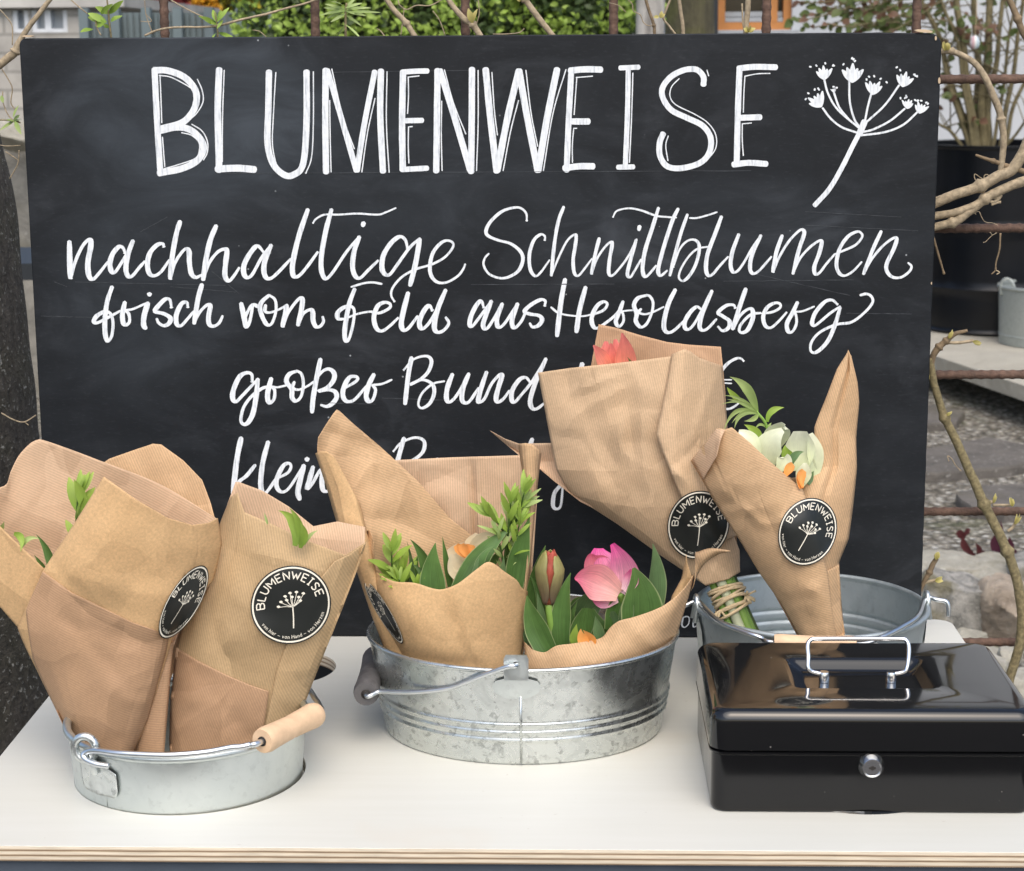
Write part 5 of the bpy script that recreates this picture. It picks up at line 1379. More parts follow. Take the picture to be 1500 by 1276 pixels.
e3 = sheet(E_, YE - .002, [(.030, .036, -.018, [(984, 519), (1003, 511), (1013, 516), (1024, 524), (1058, 536)]),
              (.038, .040, -.014, [(974, 575), (1000, 578), (1032, 585), (1063, 592)]),
              (.046, .044, -.010, [(962, 637), (1000, 640), (1036, 645), (1067, 650)]),
              (.048, .042, -.006, [(984, 696), (1012, 700), (1042, 702), (1070, 702)]),
              (.042, .036, -.002, [(1004, 742), (1028, 748), (1050, 750), (1074, 750)]),
              (.032, .03, .0, [(1030, 790), (1050, 792), (1065, 790), (1079, 785)])], 'kraft_crumpled', 6, nu=26, seed=44, amp=.0024)
sticker(E_, [e2, e3], (1023, 769), (45, 5), (8, -50))
ct = stem(E_, [(930, 640, 1.735), (915, 590, 1.735), (904, 556, 1.735)], .0034, 'stem', 'tulip')
for bb, tt, w_, bw, rl, mt, fo, be, tw_ in (
        ((900, 560, 1.737), (888, 500, 1.738), 26, (-4, -2), 0, 'coral', -.3, .55, .2),
        ((905, 560, 1.738), (901, 497, 1.740), 24, (2, 0), 10, 'coral', -.3, .55, .2),
        ((902, 560, 1.730), (895, 503, 1.728), 24, (-2, 0), 0, 'coral', .35, .5, .12),
        ((898, 560, 1.728), (869, 506, 1.722), 24, (0, -6), -20, 'coral', .4, .5, .10),
        ((910, 562, 1.726), (911, 488, 1.724), 34, (6, 0), 10, 'coral', .4, .48, .08),
        ((918, 562, 1.734), (924, 520, 1.734), 20, (2, 0), 20, 'coral', .3, .5, .2)):
    blade(ct, bb, tt, w_, bw, rl, mt, fo, name='petal', belly=be, tipw=tw_, nu=11, nv=16)
blade(E_, (930, 560, 1.728), (919, 523, 1.725), 10, (4, 0), 0, 'stem_dark', .2)
stx = [(-17, 'stem', .0036, -.008), (-10, 'stem_dark', .0030, -.006), (-3, 'stem_white', .0050, -.012), (5, 'stem_dark', .0030, -.009), (9, 'stem', .0042, -.011), (15, 'stem', .0030, -.007), (19, 'stem_dark', .0030, -.002), (-13, 'stem_dark', .0028, .006), (2, 'stem', .0034, .006)]
def spt(t, dx, yo):   # along the bundle: t 0 = paper edge, 1 = bucket floor
    return (1054 + 62 * t + dx * (.95 + .35 * max(0, t - .4)), 840 + 150 * t, 1.748 - .034 * t + yo)
for dx, mt, r, yo in stx: stem(E_, [spt(-.25, dx * .8, yo), spt(0, dx, yo), spt(.35, dx, yo), spt(.7, dx, yo), spt(1, dx, yo)], r, mt)
mb = MB(); rr_ = random.Random(4)
tx = (P(*spt(1, 0, 0)) - P(*spt(0, 0, 0))).normalized(); s1 = tx.cross(VIEW).normalized(); s2 = tx.cross(s1)
for k in range(9):
    c = P(*spt(.15 + .026 * k, 0, -.003)); tl = rr_.uniform(-.9, .9); ph = rr_.uniform(0, 6)
    pts = [c + s1 * ((.0160 + .0012 * math.sin(j + ph)) * math.cos(2 * math.pi * j / 22)) + s2 * (.0158 * math.sin(2 * math.pi * j / 22)) + tx * (.0050 * tl * math.cos(2 * math.pi * j / 22 + ph)) for j in range(22)]
    mb.tube(pts, rr_.uniform(.0011, .0019), 6, close=True)
kn = P(*spt(.22, 26, -.016))
for k in range(7):
    d = Vector((rr_.uniform(-.006, .009), rr_.uniform(-.004, .001), rr_.uniform(-.008, .006))); mb.tube(spline([kn, kn + d * .6 + Vector((0, -.002, .001)), kn + d * 1.2], 4), .0012, 6)
kn = P(*spt(.36, -22, -.014))
for k in range(5):
    d = Vector((rr_.uniform(-.008, .004), rr_.uniform(-.003, .001), rr_.uniform(-.008, .0))); mb.tube(spline([kn, kn + d * .6, kn + d * 1.2], 4), .0011, 6)
mb.build('raffia_tie', M['raffia'], E_)

# ---- F: right bucket, front; pointed sheet on the right
Fq = bouquet(1205, 930, 1.68, 'paper bouquet with tall pointed sheet, white petals and green sprig behind the cash box')
YF_ = 1.69
f2 = sheet(Fq, YF_, [(-.02, -.020, -.02, [(1241, 517), (1242.5, 512.5), (1247, 522)]),
              (-.018, -.017, -.022, [(1226, 541), (1240, 539), (1256, 560)]),
              (-.015, -.013, -.024, [(1211, 580), (1234, 578), (1258.5, 590)]),
              (-.012, -.010, -.024, [(1193, 626), (1226, 628), (1254, 641)]),
              (-.006, -.002, -.020, [(1194, 685), (1226, 683), (1255, 687)]),
              (.006, .016, -.012, [(1172, 722), (1212, 726), (1250, 738)]),
              (.020, .026, -.006, [(1165, 780), (1205, 786), (1243, 789)]),
              (.024, .026, .0, [(1175, 830), (1203, 834), (1229, 824)]),
              (.022, .024, .0, [(1185, 870), (1210, 872), (1231, 866)]),
              (.02, .021, .0, [(1192, 935), (1216, 936), (1237, 930)])], 'kraft', 18, nu=22, seed=51, amp=.0012, crease=((.45, .0035, .10),))
sheet(Fq, YF_ - .001, [(.022, .025, .004, [(1201, 838), (1212, 836), (1229, 826)]), (.024, .029, .003, [(1207, 870), (1222, 868), (1231.5, 866)]), (.026, .028, .002, [(1215, 905), (1228, 898), (1232.5, 890)]), (.024, .024, .002, [(1226, 935), (1232, 934), (1238, 930)])], 'kraft', 30, seed=55, amp=.003, folds=10, on=[f2], lift=.002)
sheet(Fq, YF_, [(-.02, -.03, -.02, [(1060, 660), (1110, 680), (1160, 700), (1215, 690)]), (-.01, -.025, -.01, [(1075, 740), (1120, 760), (1170, 770), (1235, 760)]), (.0, -.015, .0, [(1115, 835), (1150, 845), (1190, 845), (1225, 835)]), (.0, -.01, .0, [(1170, 935), (1190, 938), (1210, 938), (1230, 930)])], 'kraft_dark', 12, seed=52)
f1 = sheet(Fq, YF_, [(-.012, .030, .018, [(1012, 675), (1030, 652), (1051, 627), (1062, 629), (1072, 626), (1098, 648), (1130, 678), (1156, 700), (1176, 717)]),
              (-.008, .036, .026, [(1024, 695), (1050, 682), (1080, 680), (1115, 700), (1150, 725), (1186, 742)]),
              (-.002, .042, .031, [(1046, 734), (1080, 730), (1120, 745), (1160, 768), (1198, 790)]),
              (.004, .044, .031, [(1084, 792), (1115, 795), (1150, 805), (1182, 818), (1212, 836)]),
              (.006, .040, .030, [(1113, 840), (1140, 848), (1170, 858), (1195, 866), (1217, 876)]),
              (.008, .034, .026, [(1145, 885), (1165, 893), (1185, 900), (1203, 905), (1221, 908)]),
              (.01, .028, .022, [(1173, 935), (1186, 938), (1200, 940), (1213, 940), (1226, 936)])], 'kraft', 68, nu=40, seed=53, amp=.0018)
sheet(Fq, YF_ - .0012, [(-.010, .004, .014, [(1013, 675), (1030, 652), (1050, 628), (1062, 630)]), (-.009, .006, .018, [(1022, 690), (1035, 672), (1048, 655), (1056, 643)]), (-.006, .008, .018, [(1030, 704), (1036, 692), (1043, 680), (1050, 668)])], 'kraft_pale', 68, nu=12, seed=54, amp=.0005)
sticker(Fq, [f1, f2], (1183, 779), (34, 25), (27, -43))
# its flowers and sprigs
YG = 1.695
blade(Fq, (1108, 604, YG), (1069, 552, YG), 15, (6, -8), 15, 'leaf_pale', .2, belly=.5)
blade(Fq, (1104, 602, YG), (1065, 567, YG), 9, (-6, -2), 15, 'leaf_lime', .2, belly=.6)
for t, w, bw in (((1060, 579), 5, (3, -6)), ((1055, 593), 4, (4, -10)), ((1065, 585), 6, (2, -4)), ((1060, 632), 7, (-6, -16)), ((1076, 628), 8, (-6, -10)), ((1090, 617), 8, (4, 2)), ((1072, 620), 6, (-2, -8))):
    blade(Fq, (1110, 606, YG - .002), (t[0], t[1], YG - .004), w, bw, 15, 'leaf_pale', .2, belly=.5)
blade(Fq, (1124, 618, YG), (1149, 597, YG), 10, (-6, -5), 10, 'leaf_lime', .2, belly=.6)
blade(Fq, (1124, 628, YG), (1130, 619, YG), 5, (0, 0), 10, 'leaf_pale', .2)
blade(Fq, (1122, 626, YG), (1105, 632, YG), 4, (-1, -7), 10, 'leaf_pale', .2)
blade(Fq, (1112, 655, YG - .006), (1090, 622, YG - .004), 16, (6, -4), 10, 'leaf_lime', .2, belly=.5)
stem(Fq, [(1130, 660, YG), (1122, 622, YG), (1108, 603, YG)], .0013, 'stem')
blade(Fq, (1120, 672, YG + .004), (1149, 625, YG - .012), 42, (6, -16), -20, 'white_petal', .25, name='petal', belly=.45)
blade(Fq, (1125, 690, YG - .014), (1147, 630, YG - .012), 44, (-10, -6), 25, 'white_petal', .25, name='petal', belly=.5, tipw=.2)
blade(Fq, (1110, 672, YG - .016), (1082, 632, YG - .008), 20, (6, -8), -10, 'white_petal', .25, name='petal', belly=.5, tipw=.3)
blade(Fq, (1172, 690, YG - .008), (1172, 632, YG - .006), 46, (0, 0), 10, 'white_petal', .35, name='petal', belly=.6, tipw=.45)
blade(Fq, (1192, 700, YG - .006), (1186, 636, YG - .002), 30, (6, 0), -25, 'white_petal', .35, name='petal', belly=.6, tipw=.4)
blade(Fq, (1160, 676, YG - .018), (1150, 652, YG - .016), 18, (-3, 0), 20, 'leaf_lime', .2)
blade(Fq, (1158, 678, YG - .022), (1178, 662, YG - .022), 12, (-2, -4), 10, 'tulip_leaf_light', .2)
blade(Fq, (1140, 690, YG - .024), (1150, 668, YG - .022), 24, (4, -4), 10, 'white_petal', .3, name='petal', tipw=.4, belly=.55)
blade(Fq, (1150, 697, YG - .03), (1162, 680, YG - .03), 14, (0, -2), 10, 'orange', .3, name='petal', tipw=.6, belly=.6)
blade(Fq, (1172, 712, YG - .022), (1179, 678, YG - .018), 24, (2, -2), 10, 'white_petal', .3, name='petal', belly=.5, tipw=.2)
blade(Fq, (1174, 716, YG - .030), (1178, 689, YG - .028), 14, (-3, -2), 10, 'orange', .4, name='petal', belly=.7, tipw=.6)
blade(Fq, (1176, 714, YG - .031), (1170, 692, YG - .028), 9, (0, 0), -20, 'orange', .4, name='petal', belly=.7, tipw=.6)
blade(Fq, (1186, 710, YG - .006), (1190, 672, YG - .004), 22, (0, 0), -20, 'stem_white', .3, name='petal', belly=.5, tipw=.3)
blade(Fq, (1182, 708, YG - .012), (1192, 690, YG - .008), 14, (0, 0), -20, 'tulip_leaf_light', .3)
# ---------------------------------------------------------------- garden behind
def ground_material():
    t = NT('gravel_ground'); t.setv('Roughness', .95)
    v = t.coord('Object')
    vo = t.new('ShaderNodeTexVoronoi'); vo.inputs['Scale'].default_value = 48; t.link(v, vo.inputs['Vector'])
    sx = t.new('ShaderNodeSeparateXYZ'); t.link(vo.outputs['Color'], sx.inputs[0])
    st = t.ramp(sx.outputs[0], [(.0, (.12, .105, .08)), (.35, (.25, .225, .18)), (.7, (.36, .335, .28)), (1, (.56, .545, .49))])
    dk = t.ramp(vo.outputs['Distance'], [(.25, 1.0), (.62, .45)])
    n = t.noise(v, 1.6, 5, .6); n2 = t.noise(v, 14, 4)
    base = t.mix(1, st, dk, 'MULTIPLY')
    moss = t.math('MULTIPLY', t.ramp(n, [(.5, 0.0), (.66, .75)]), t.ramp(n2, [(.42, 0.0), (.6, 1.0)]))
    base = t.mix(moss, base, (.07, .085, .03))
    base = t.mix(t.ramp(n2, [(.58, 0.0), (.78, .35)]), base, (.16, .13, .09))
    t.col(base); t.bump(vo.outputs['Distance'], .9, .02)
    return t.m
mb = MB()
N = 40; xs = [-60 + 120 * i / N for i in range(N + 1)]; ys = [-30 + 110 * i / N for i in range(N + 1)]
mb.add([(x, y, 0) for y in ys for x in xs], [(j * (N + 1) + i, j * (N + 1) + i + 1, (j + 1) * (N + 1) + i + 1, (j + 1) * (N + 1) + i) for j in range(N) for i in range(N)])
g = mb.build('ground', ground_material()); tag(g, None, kind='structure')
g['label'] = 'mossy gravel ground of the garden'
def dark_ground_mat():
    t = NT('dark_reflection_ground'); t.setv('Roughness', .9); v = t.coord('Object')
    b = t.new('ShaderNodeTexBrick'); b.inputs['Scale'].default_value = 1.0; b.inputs['Brick Width'].default_value = .2; b.inputs['Row Height'].default_value = .1; b.inputs['Mortar Size'].default_value = .004
    b.inputs['Color1'].default_value = (.040, .038, .036, 1); b.inputs['Color2'].default_value = (.062, .058, .053, 1); b.inputs['Mortar'].default_value = (.03, .03, .025, 1); t.link(v, b.inputs['Vector'])
    t.col(t.mix(.5, b.outputs[0], t.ramp(t.noise(v, 8, 5), [(.3, .6), (.7, 1.3)]), 'MULTIPLY')); return t.m
mb = MB(); mb.add([(-5, -9, .004), (5, -9, .004), (5, 1.30, .004), (-5, 1.30, .004)], [(0, 1, 2, 3)])  # dark ground added out of view to darken the cash box front's reflection
o = mb.build('path', dark_ground_mat(), smooth=False); tag(o, 'added unseen dark ground before the table, darkening the cash box reflection', kind='structure')
def stone_mat(name, c, c2, moss=.5, sc=14):
    t = NT(name); t.setv('Roughness', .9); v = t.coord('Object')
    n = t.noise(v, sc, 6, .68, .6); n2 = t.noise(v, sc * .35, 4); n3 = t.noise(v, sc * 9, 3)
    b = t.ramp(n, [(.3, c), (.7, c2)]); b = t.mix(t.ramp(n3, [(.62, 0.0), (.72, .5)]), b, (.5, .5, .46))
    b = t.mix(t.ramp(n2, [(.52, 0.0), (.66, moss)]), b, (.12, .10, .03))
    t.col(b); t.bump(n, .8, .02); return t.m
M['slate'] = stone_mat('stepping_slate', (.075, .068, .06), (.145, .132, .118), .15, 7)
M['rock_grey'] = stone_mat('rock_grey', (.10, .10, .09), (.40, .385, .35), .7, 22)
M['rock_warm'] = stone_mat('rock_warm', (.15, .12, .09), (.40, .335, .26), .1, 16)
M['rock_flat'] = stone_mat('rock_flat', (.22, .21, .17), (.42, .40, .34), .4, 15)
M['concrete'] = stone_mat('pale_concrete', (.33, .31, .26), (.42, .40, .34), .12, 4)
def prism(name, px_poly, z0, z1, mat, label, cat, group=None, jag=.0):
    pts = [PZ(x, y, z1) for x, y in px_poly]; c = sum(pts, Vector()) / len(pts); n0 = len(pts)
    if jag:
        fine = []
        for i in range(n0):
            a, b = pts[i], pts[(i + 1) % n0]
            for k in range(6):
                q = a.lerp(b, k / 6); q += Vector((noise.noise(q * 6), noise.noise(q * 6 + Vector((9, 0, 0))), 0)) * jag; fine.append(q)
        pts = fine
    n = len(pts); top_ = [p for p in pts]; ins = [c + (p - c) * .985 + Vector((0, 0, .0)) for p in pts]
    vs = [Vector((p.x, p.y, z1)) for p in ins] + [Vector((p.x, p.y, z1 - (z1 - z0) * .15)) for p in pts] + [Vector((p.x, p.y, z0)) for p in pts]
    mb = MB(); mb.add(vs, [tuple(range(n))] + [(a + i, a + (i + 1) % n, a + n + (i + 1) % n, a + n + i) for a in (0, n) for i in range(n)] + [tuple(range(2 * n, 3 * n))[::-1]])
    o = mb.build(name, M[mat], None, smooth=False); return tag(o, label, cat, group)
SG = 'stepping stones in the gravel'
prism('stepping_stone', [(1300, 668), (1385, 650), (1450, 640), (1520, 655), (1560, 668), (1480, 682), (1370, 692), (1310, 690)], -.02, .035, 'slate', 'largest grey stepping stone, crossed by the olive vine stem', 'stepping stone', SG, .02)
prism('stepping_stone', [(1400, 722), (1440, 710), (1530, 707), (1580, 720), (1560, 745), (1470, 750), (1418, 742)], -.02, .035, 'slate', 'grey stepping stone just above the second lowest rusty bar', 'stepping stone', SG, .02)
prism('stepping_stone', [(1300, 600), (1370, 592), (1410, 603), (1400, 618), (1340, 622)], -.02, .03, 'slate', 'small grey stepping stone nearest the pale concrete slab', 'stepping stone', SG, .02)
def rock(name, px, py, Y, sx, sy, sz, mat, label, seed, rot=0):
    c = P(px, py, Y); mb = MB(); mb.ball((0, 0, 0), 1, 64, 44); rk = random.Random(seed)
    planes = []
    for _ in range(13):
        nn = Vector((rk.gauss(0, 1), rk.gauss(0, 1), rk.gauss(0, 1))).normalized(); planes.append((nn, rk.uniform(.62, .86)))
    planes.append((Vector((.1, -.1, 1)).normalized(), .68))
    for v in mb.v:
        d = v.normalized(); w = d.copy()
        for nn, k in planes:
            e = w.dot(nn) - k
            if e > 0: w = w - nn * e * .94
        w = w * (1.22 + .07 * noise.noise(d * 3 + Vector((seed, 0, 0))) + .035 * noise.noise(d * 11) + .02 * noise.noise(d * 27))
        w = Vector((w.x * sx, w.y * sy, w.z * sz)); w.rotate(Matrix.Rotation(RAD(rot), 3, 'Z'))
        v.x, v.y, v.z = c.x + w.x, c.y + w.y, max(-.05, c.z + w.z)
    o = mb.build(name, M[mat], None, angle=28); return tag(o, label, 'rock', 'edging rocks along the gravel')
rock('rock', 1396, 905, 4.35, .085, .10, .115, 'rock_grey', 'speckled grey rock with moss right behind the table corner', 1)
rock('rock', 1480, 898, 4.30, .075, .09, .085, 'rock_warm', 'brownish rock beside the lower end of the olive vine stem', 2, 15)
rock('rock', 1380, 846, 4.75, .13, .13, .065, 'rock_flat', 'pale flat topped rock above the speckled grey rock', 3)
rock('rock', 1462, 850, 4.70, .13, .12, .055, 'rock_flat', 'pale flat topped rock under the dark red shoots', 4, 30)
rock('rock', 1530, 856, 4.6, .09, .1, .08, 'rock_grey', 'grey rock cut by the right edge of the photo above the brownish rock', 5)
rock('rock', 1450, 985, 3.95, .05, .06, .035, 'rock_flat', 'small pale stone under the lowest rusty bar beside the cash box', 6)
rock('rock', 1492, 1010, 3.85, .045, .05, .04, 'rock_flat', 'pale stone lowest of all, next to the upper corner of the cash box', 7)
rock('rock', 1462, 1008, 3.9, .02, .025, .018, 'rock_warm', 'tiny tan stone between the two pale stones beside the cash box', 8)
rock('rock', 1428, 965, 4.05, .03, .04, .03, 'rock_grey', 'small dark stone hidden half behind the far corner of the cash box', 9)
for k_, (rx, ry, ryy, rs_) in enumerate(((1425, 935, 4.2, .03), (1440, 948, 4.1, .022), (1452, 960, 4.05, .026), (1432, 962, 4.0, .018), (1478, 962, 4.0, .024), (1428, 840, 4.9, .03))):
    rock('rock', rx, ry, ryy, rs_ * 1.2, rs_, rs_ * .8, ('rock_flat', 'rock_grey')[k_ % 2], ('pebble sized pale stone at the foot of the speckled grey rock', 'little grey stone just below the brownish rock', 'little pale stone beside the lowest rusty bar', 'little grey stone under the lowest rusty bar', 'little pale stone directly below the brownish rock', 'little grey stone wedged between the two flat topped rocks')[k_], 20 + k_)
# dark red shoots
rp = thing('red_shoots', P(1440, 805, 4.85), 'low dark red leafed shoots growing between gravel and rocks', 'plant')
M['red_leaf'] = plantmat('red_leaf', (.075, .02, .022), (.11, .032, .033))
M['red_leaf2'] = plantmat('plum_leaf', (.06, .018, .035), (.09, .025, .04))
for i, (b, t, w, bw) in enumerate([((1432, 818), (1412, 785), 12, (-8, 0)), ((1412, 790), (1400, 783), 14, (0, -4)), ((1430, 820), (1428, 795), 9, (6, 0)), ((1466, 818), (1462, 780), 16, (-6, 0)), ((1468, 820), (1478, 786), 15, (5, 0)), ((1470, 820), (1466, 762), 8, (0, 0)), ((1436, 822), (1440, 806), 10, (3, 0)), ((1475, 820), (1488, 805), 9, (3, -3)), ((1412, 786), (1420, 778), 9, (2, -4))]):
    blade(rp, (b[0], b[1], 4.85), (t[0], t[1], 4.84), w * 2.8, bw, 15, 'red_leaf' if i < 3 or i == 8 else 'red_leaf2', .2, belly=.6)
# concrete slab on a block
sl = thing('concrete_step', PZ(1450, 520, .16), 'pale concrete slab on blocks carrying the black drum and zinc tub', 'slab')
Zs = .16
poly = [PZ(1340, 497, Zs), PZ(1362, 519, Zs), PZ(1640, 612, Zs), PZ(1760, 470, Zs)]
top_poly = poly
mb = MB(); th = .055; vs = [p for p in poly] + [p - Vector((0, 0, th)) for p in poly]
vs[0] = vs[0] + Vector((-.35, .35, 0)); vs[4] = vs[0] - Vector((0, 0, th)); vs[3] = vs[3] + Vector((.2, .4, 0)); vs[7] = vs[3] - Vector((0, 0, th))
mb.add(vs, [(3, 2, 1, 0), (4, 5, 6, 7), (0, 1, 5, 4), (1, 2, 6, 5), (2, 3, 7, 6), (3, 0, 4, 7)]); mb.build('slab', M['concrete'], sl, smooth=False)
q = PZ(1376, 535, .06)
for dx, dy in ((.02, .45), (.9, .2), (.3, 1.0)):
    mb = MB(); mb.box((q.x + dx - .0, q.y + dy, 0), (q.x + dx + .16, q.y + dy + .2, Zs - th - .001)); mb.build('support_block', M['concrete'], sl, smooth=False)
# black drum planter
DY = 8.35; dc = P(1452, 500, DY); DR = .33
M['drum'] = simple('black_drum_paint', (.0035, .0045, .007), .30, var=.3, scale=6, bump=.05, spec=.35)
zt = P(1452, 214, DY - DR).z
dr = thing('black_drum', (dc.x, DY, Zs), 'black steel drum used as a planter on the concrete slab behind the trellis', 'drum')
mb = MB(); H_ = zt - Zs; pr = [(DR - .03, .002), (DR, .004), (DR + .008, .012), (DR, .022)]
for k in range(41):
    z = .03 + (H_ - .06) * k / 40; rr = DR + sum(.010 * math.exp(-((z - H_ * f) / .014) ** 2) for f in (.24, .56)); pr.append((rr, z))
pr += [(DR, H_ - .02), (DR + .009, H_ - .010), (DR + .009, H_ - .002), (DR + .002, H_), (DR - .006, H_ - .004), (DR - .006, H_ - .12)]
mb.lathe(pr, (dc.x, DY, Zs), 72); mb.build('body', M['drum'], dr, angle=40)
M['soil'] = simple('soil', (.045, .032, .022), .95, var=.5, scale=60, bump=.8, dist=.02)
mb = MB(); mb.lathe([(0, H_ - .05), (DR * .5, H_ - .055), (DR - .007, H_ - .07)], (dc.x, DY, Zs), 40); mb.build('soil', M['soil'], dr)
# shrub in the drum
SB = (1432, 230)
shr = thing('shrub', P(1432, 225, DY), 'thin stemmed shrub with sparse small green leaves growing from the black drum', 'shrub')
M['shrub_bark'] = simple('shrub_bark', (.16, .135, .07), .85, var=.4, scale=40, bump=.5, dist=.004)
M['shrub_leaf'] = plantmat('shrub_leaf', (.075, .105, .03), (.13, .17, .05))
M['shrub_leaf_red'] = plantmat('shrub_leaf_red', (.13, .075, .05), (.18, .10, .06))
rs = random.Random(11)
def P7(px, py, dy=0): return P(px, py, DY + dy)
stems7 = [((1432, 225), (1418, 120), (1405, 20), (1400, -60), .022), ((1440, 225), (1442, 130), (1448, 30), (1452, -60), .024), ((1436, 225), (1432, 120), (1428, 10), (1424, -80), .019), ((1446, 225), (1450, 150), (1462, 60), (1475, -60), .016),
          ((1428, 225), (1400, 150), (1375, 60), (1330, -40), .015), ((1432, 226), (1395, 120), (1360, 20), (1300, -30), .012), ((1462, 222), (1472, 160), (1488, 80), (1500, -40), .014), ((1464, 222), (1484, 160), (1510, 90), (1540, 0), .011),
          ((1424, 224), (1395, 195), (1375, 182), (1340, 160), .009), ((1440, 222), (1436, 100), (1400, 40), (1360, -30), .010), ((1450, 222), (1470, 120), (1480, 40), (1490, -50), .009), ((1426, 222), (1410, 90), (1380, 0), (1370, -70), .010), ((1456, 222), (1490, 190), (1510, 165), (1540, 140), .007)]
mb = MB(); paths = []
for a, b, c_, d, r in stems7:
    dy = rs.uniform(-.12, .12)
    pth = spline([P7(a[0], a[1] + 12, dy * .3), P7(*b, dy), P7(*c_, dy * 1.6), P7(*d, dy * 2.4)], 8); n = len(pth)
    pth = [p + Vector((noise.noise(p * 5), noise.noise(p * 5 + Vector((3, 3, 3))), 0)) * .018 for p in pth]
    mb.tube(pth, [r * (1 - .5 * i / n) for i in range(n)], 7); paths.append(pth)
mb.build('stems', M['shrub_bark'], shr)
mb = MB(); lv = MB(); uv = []; lr = MB(); uvr = []
for pth in paths:
    for k in range(9):
        i = rs.randrange(int(len(pth) * .3), len(pth)); p = pth[i]
        d = Vector((rs.uniform(-1, 1), rs.uniform(-.7, .7), rs.uniform(.0, 1.0))).normalized(); L = rs.uniform(.12, .34)
        tw = spline([p, p + d * L * .5 + Vector((0, 0, .01)), p + d * L + Vector((0, 0, rs.uniform(-.06, .04)))], 4)
        mb.tube(tw, [.0035 * (1 - .6 * j / len(tw)) for j in range(len(tw))], 4)
        left = p.x < dc.x - .02
        if rs.random() < (.5 if left else .22):
            for j in range(3, len(tw)):
                for s_ in range(1):
                    dd = (d + Vector((rs.uniform(-1, 1), rs.uniform(-1, 1), rs.uniform(-.9, .6)))).normalized(); ls = rs.uniform(.022, .05)
                    red = rs.random() < .25
                    small_leaf(lr if red else lv, uvr if red else uv, tw[j], dd, (VIEW + Vector((rs.uniform(-.8, .8), rs.uniform(-.5, .5), rs.uniform(-.3, .8)))).normalized(), ls, ls * .72)
# leafy sprays reaching left over the board top
for k in range(30):
    px, py = rs.uniform(1195, 1350), rs.uniform(-25, 42)
    if px < 1240 and py > 38: continue
    p = P7(px, py, rs.uniform(-.25, .15)); d = Vector((-.8, rs.uniform(-.3, .3), rs.uniform(-.4, .3))).normalized()
    if (1350 - px) / 155 > .55 and rs.random() < .55: continue
    tw = spline([p - d * .22 + Vector((0, 0, .05)), p, p + d * .10], 4); mb.tube(tw, .0028, 4)
    for j in range(1, len(tw)):
        dd = (d + Vector((rs.uniform(-1, 1), rs.uniform(-1, 1), rs.uniform(-1, .5)))).normalized(); ls = rs.uniform(.025, .052); red = rs.random() < .3
        small_leaf(lr if red else lv, uvr if red else uv, tw[j], dd, (VIEW + Vector((rs.uniform(-.8, .8), 0, rs.uniform(-.3, .8)))).normalized(), ls, ls * .75)
mb.build('twigs', M['shrub_bark'], shr); lv.build('foliage', M['shrub_leaf'], shr, uvs=uv); lr.build('reddish_foliage', M['shrub_leaf_red'], shr, uvs=uvr)
# painted egg hung in the shrub
def egg_mat():
    t = NT('painted_egg'); t.setv('Roughness', .3); v = t.coord('Object')
    sx = t.new('ShaderNodeSeparateXYZ'); t.link(v, sx.inputs[0])
    w = t.math('SINE', t.math('MULTIPLY', sx.outputs[0], 160.0))
    t.col(t.ramp(t.math('ADD', t.math('MULTIPLY', w, .5), .5), [(.1, (.60, .40, .42)), (.3, (.66, .66, .64)), (.7, (.62, .67, .69)), (.95, (.42, .52, .58))])); return t.m
ec = P(1428, 62, 7.7)
eg = thing('easter_egg', ec, 'pale striped decorative egg hanging in the shrub above the drum', 'egg')
mb = MB(); mb.ball(ec, .019, 20, 14, sc=(1, 1, 1.42)); 
for v in mb.v: v.x = ec.x + (v.x - ec.x) * (1 - (v.z - ec.z) * 5)
mb.build('shell', egg_mat(), eg)
mb = MB(); mb.tube([ec + Vector((0, 0, .026)), ec + Vector((.004, .01, .10)), ec + Vector((.006, .02, .2))], .0012, 5); mb.build('string', M['raffia'], eg)
# zinc tub
TY = 7.85; tc = P(1535, 490, TY); tr_ = .20
zt_ = thing('zinc_tub', (tc.x, TY, Zs), 'weathered zinc tub with a loop handle standing on the concrete slab', 'tub')
th_ = P(1500, 418, TY).z - Zs - .01
mb = MB(); mb.lathe([(0, .004), (tr_ * .97, .003)] + [(r_ * 1.0, z) for r_, z in rim_prof(tr_ * .975, .003, tr_ * 1.02, th_, [(.04, .003)], wall=.003, rim=.007)] + [(0, .02)], (tc.x, TY, Zs), 64); mb.build('body', M['zinc_old'], zt_, angle=50)
hx = Vector((tc.x - tr_ * 1.0, TY - .03, Zs + th_ + .004))
mb = MB(); mb.tube(spline([hx + Vector((-.004, -.0, -.03)), hx + Vector((-.006, -.0, .012)), hx + Vector((.005, -.005, .035)), hx + Vector((.028, -.012, .032)), hx + Vector((.045, -.02, .0))], 6), .006, 8); mb.build('handle', M['zinc_old'], zt_)

# house with grey wall and orange framed window
HY = 10.6
def hp(px, py): return P(px, py, HY)
hs = thing('house', (hp(1300, 100).x, HY, 0), 'pale grey rendered house with an orange framed window behind the shrub', 'house')
def render_mat():
    t = NT('pale_render'); t.setv('Roughness', .9); v = t.coord('Object')
    n = t.noise(v, 90, 4, .7); n2 = t.noise(v, 1.3, 3)
    b = t.ramp(n2, [(.3, (.47, .495, .525)), (.7, (.52, .545, .575))]); t.col(b); t.bump(n, .5, .004); return t.m
M['render'] = render_mat()
wx0, wx1, wz0, wz1 = hp(1052, 0).x, hp(1161, 0).x, hp(1100, 44).z, 2.75
hx0, hx1, hz1 = hp(1036, 0).x, 8.0, 5.6
mb = MB()
for a, b in (((hx0, HY, 0), (wx0, HY + .3, hz1)), ((wx1, HY, 0), (hx1, HY + .3, hz1)), ((wx0, HY, 0), (wx1, HY + .3, wz0)), ((wx0, HY, wz1), (wx1, HY + .3, hz1))): mb.box(a, b)
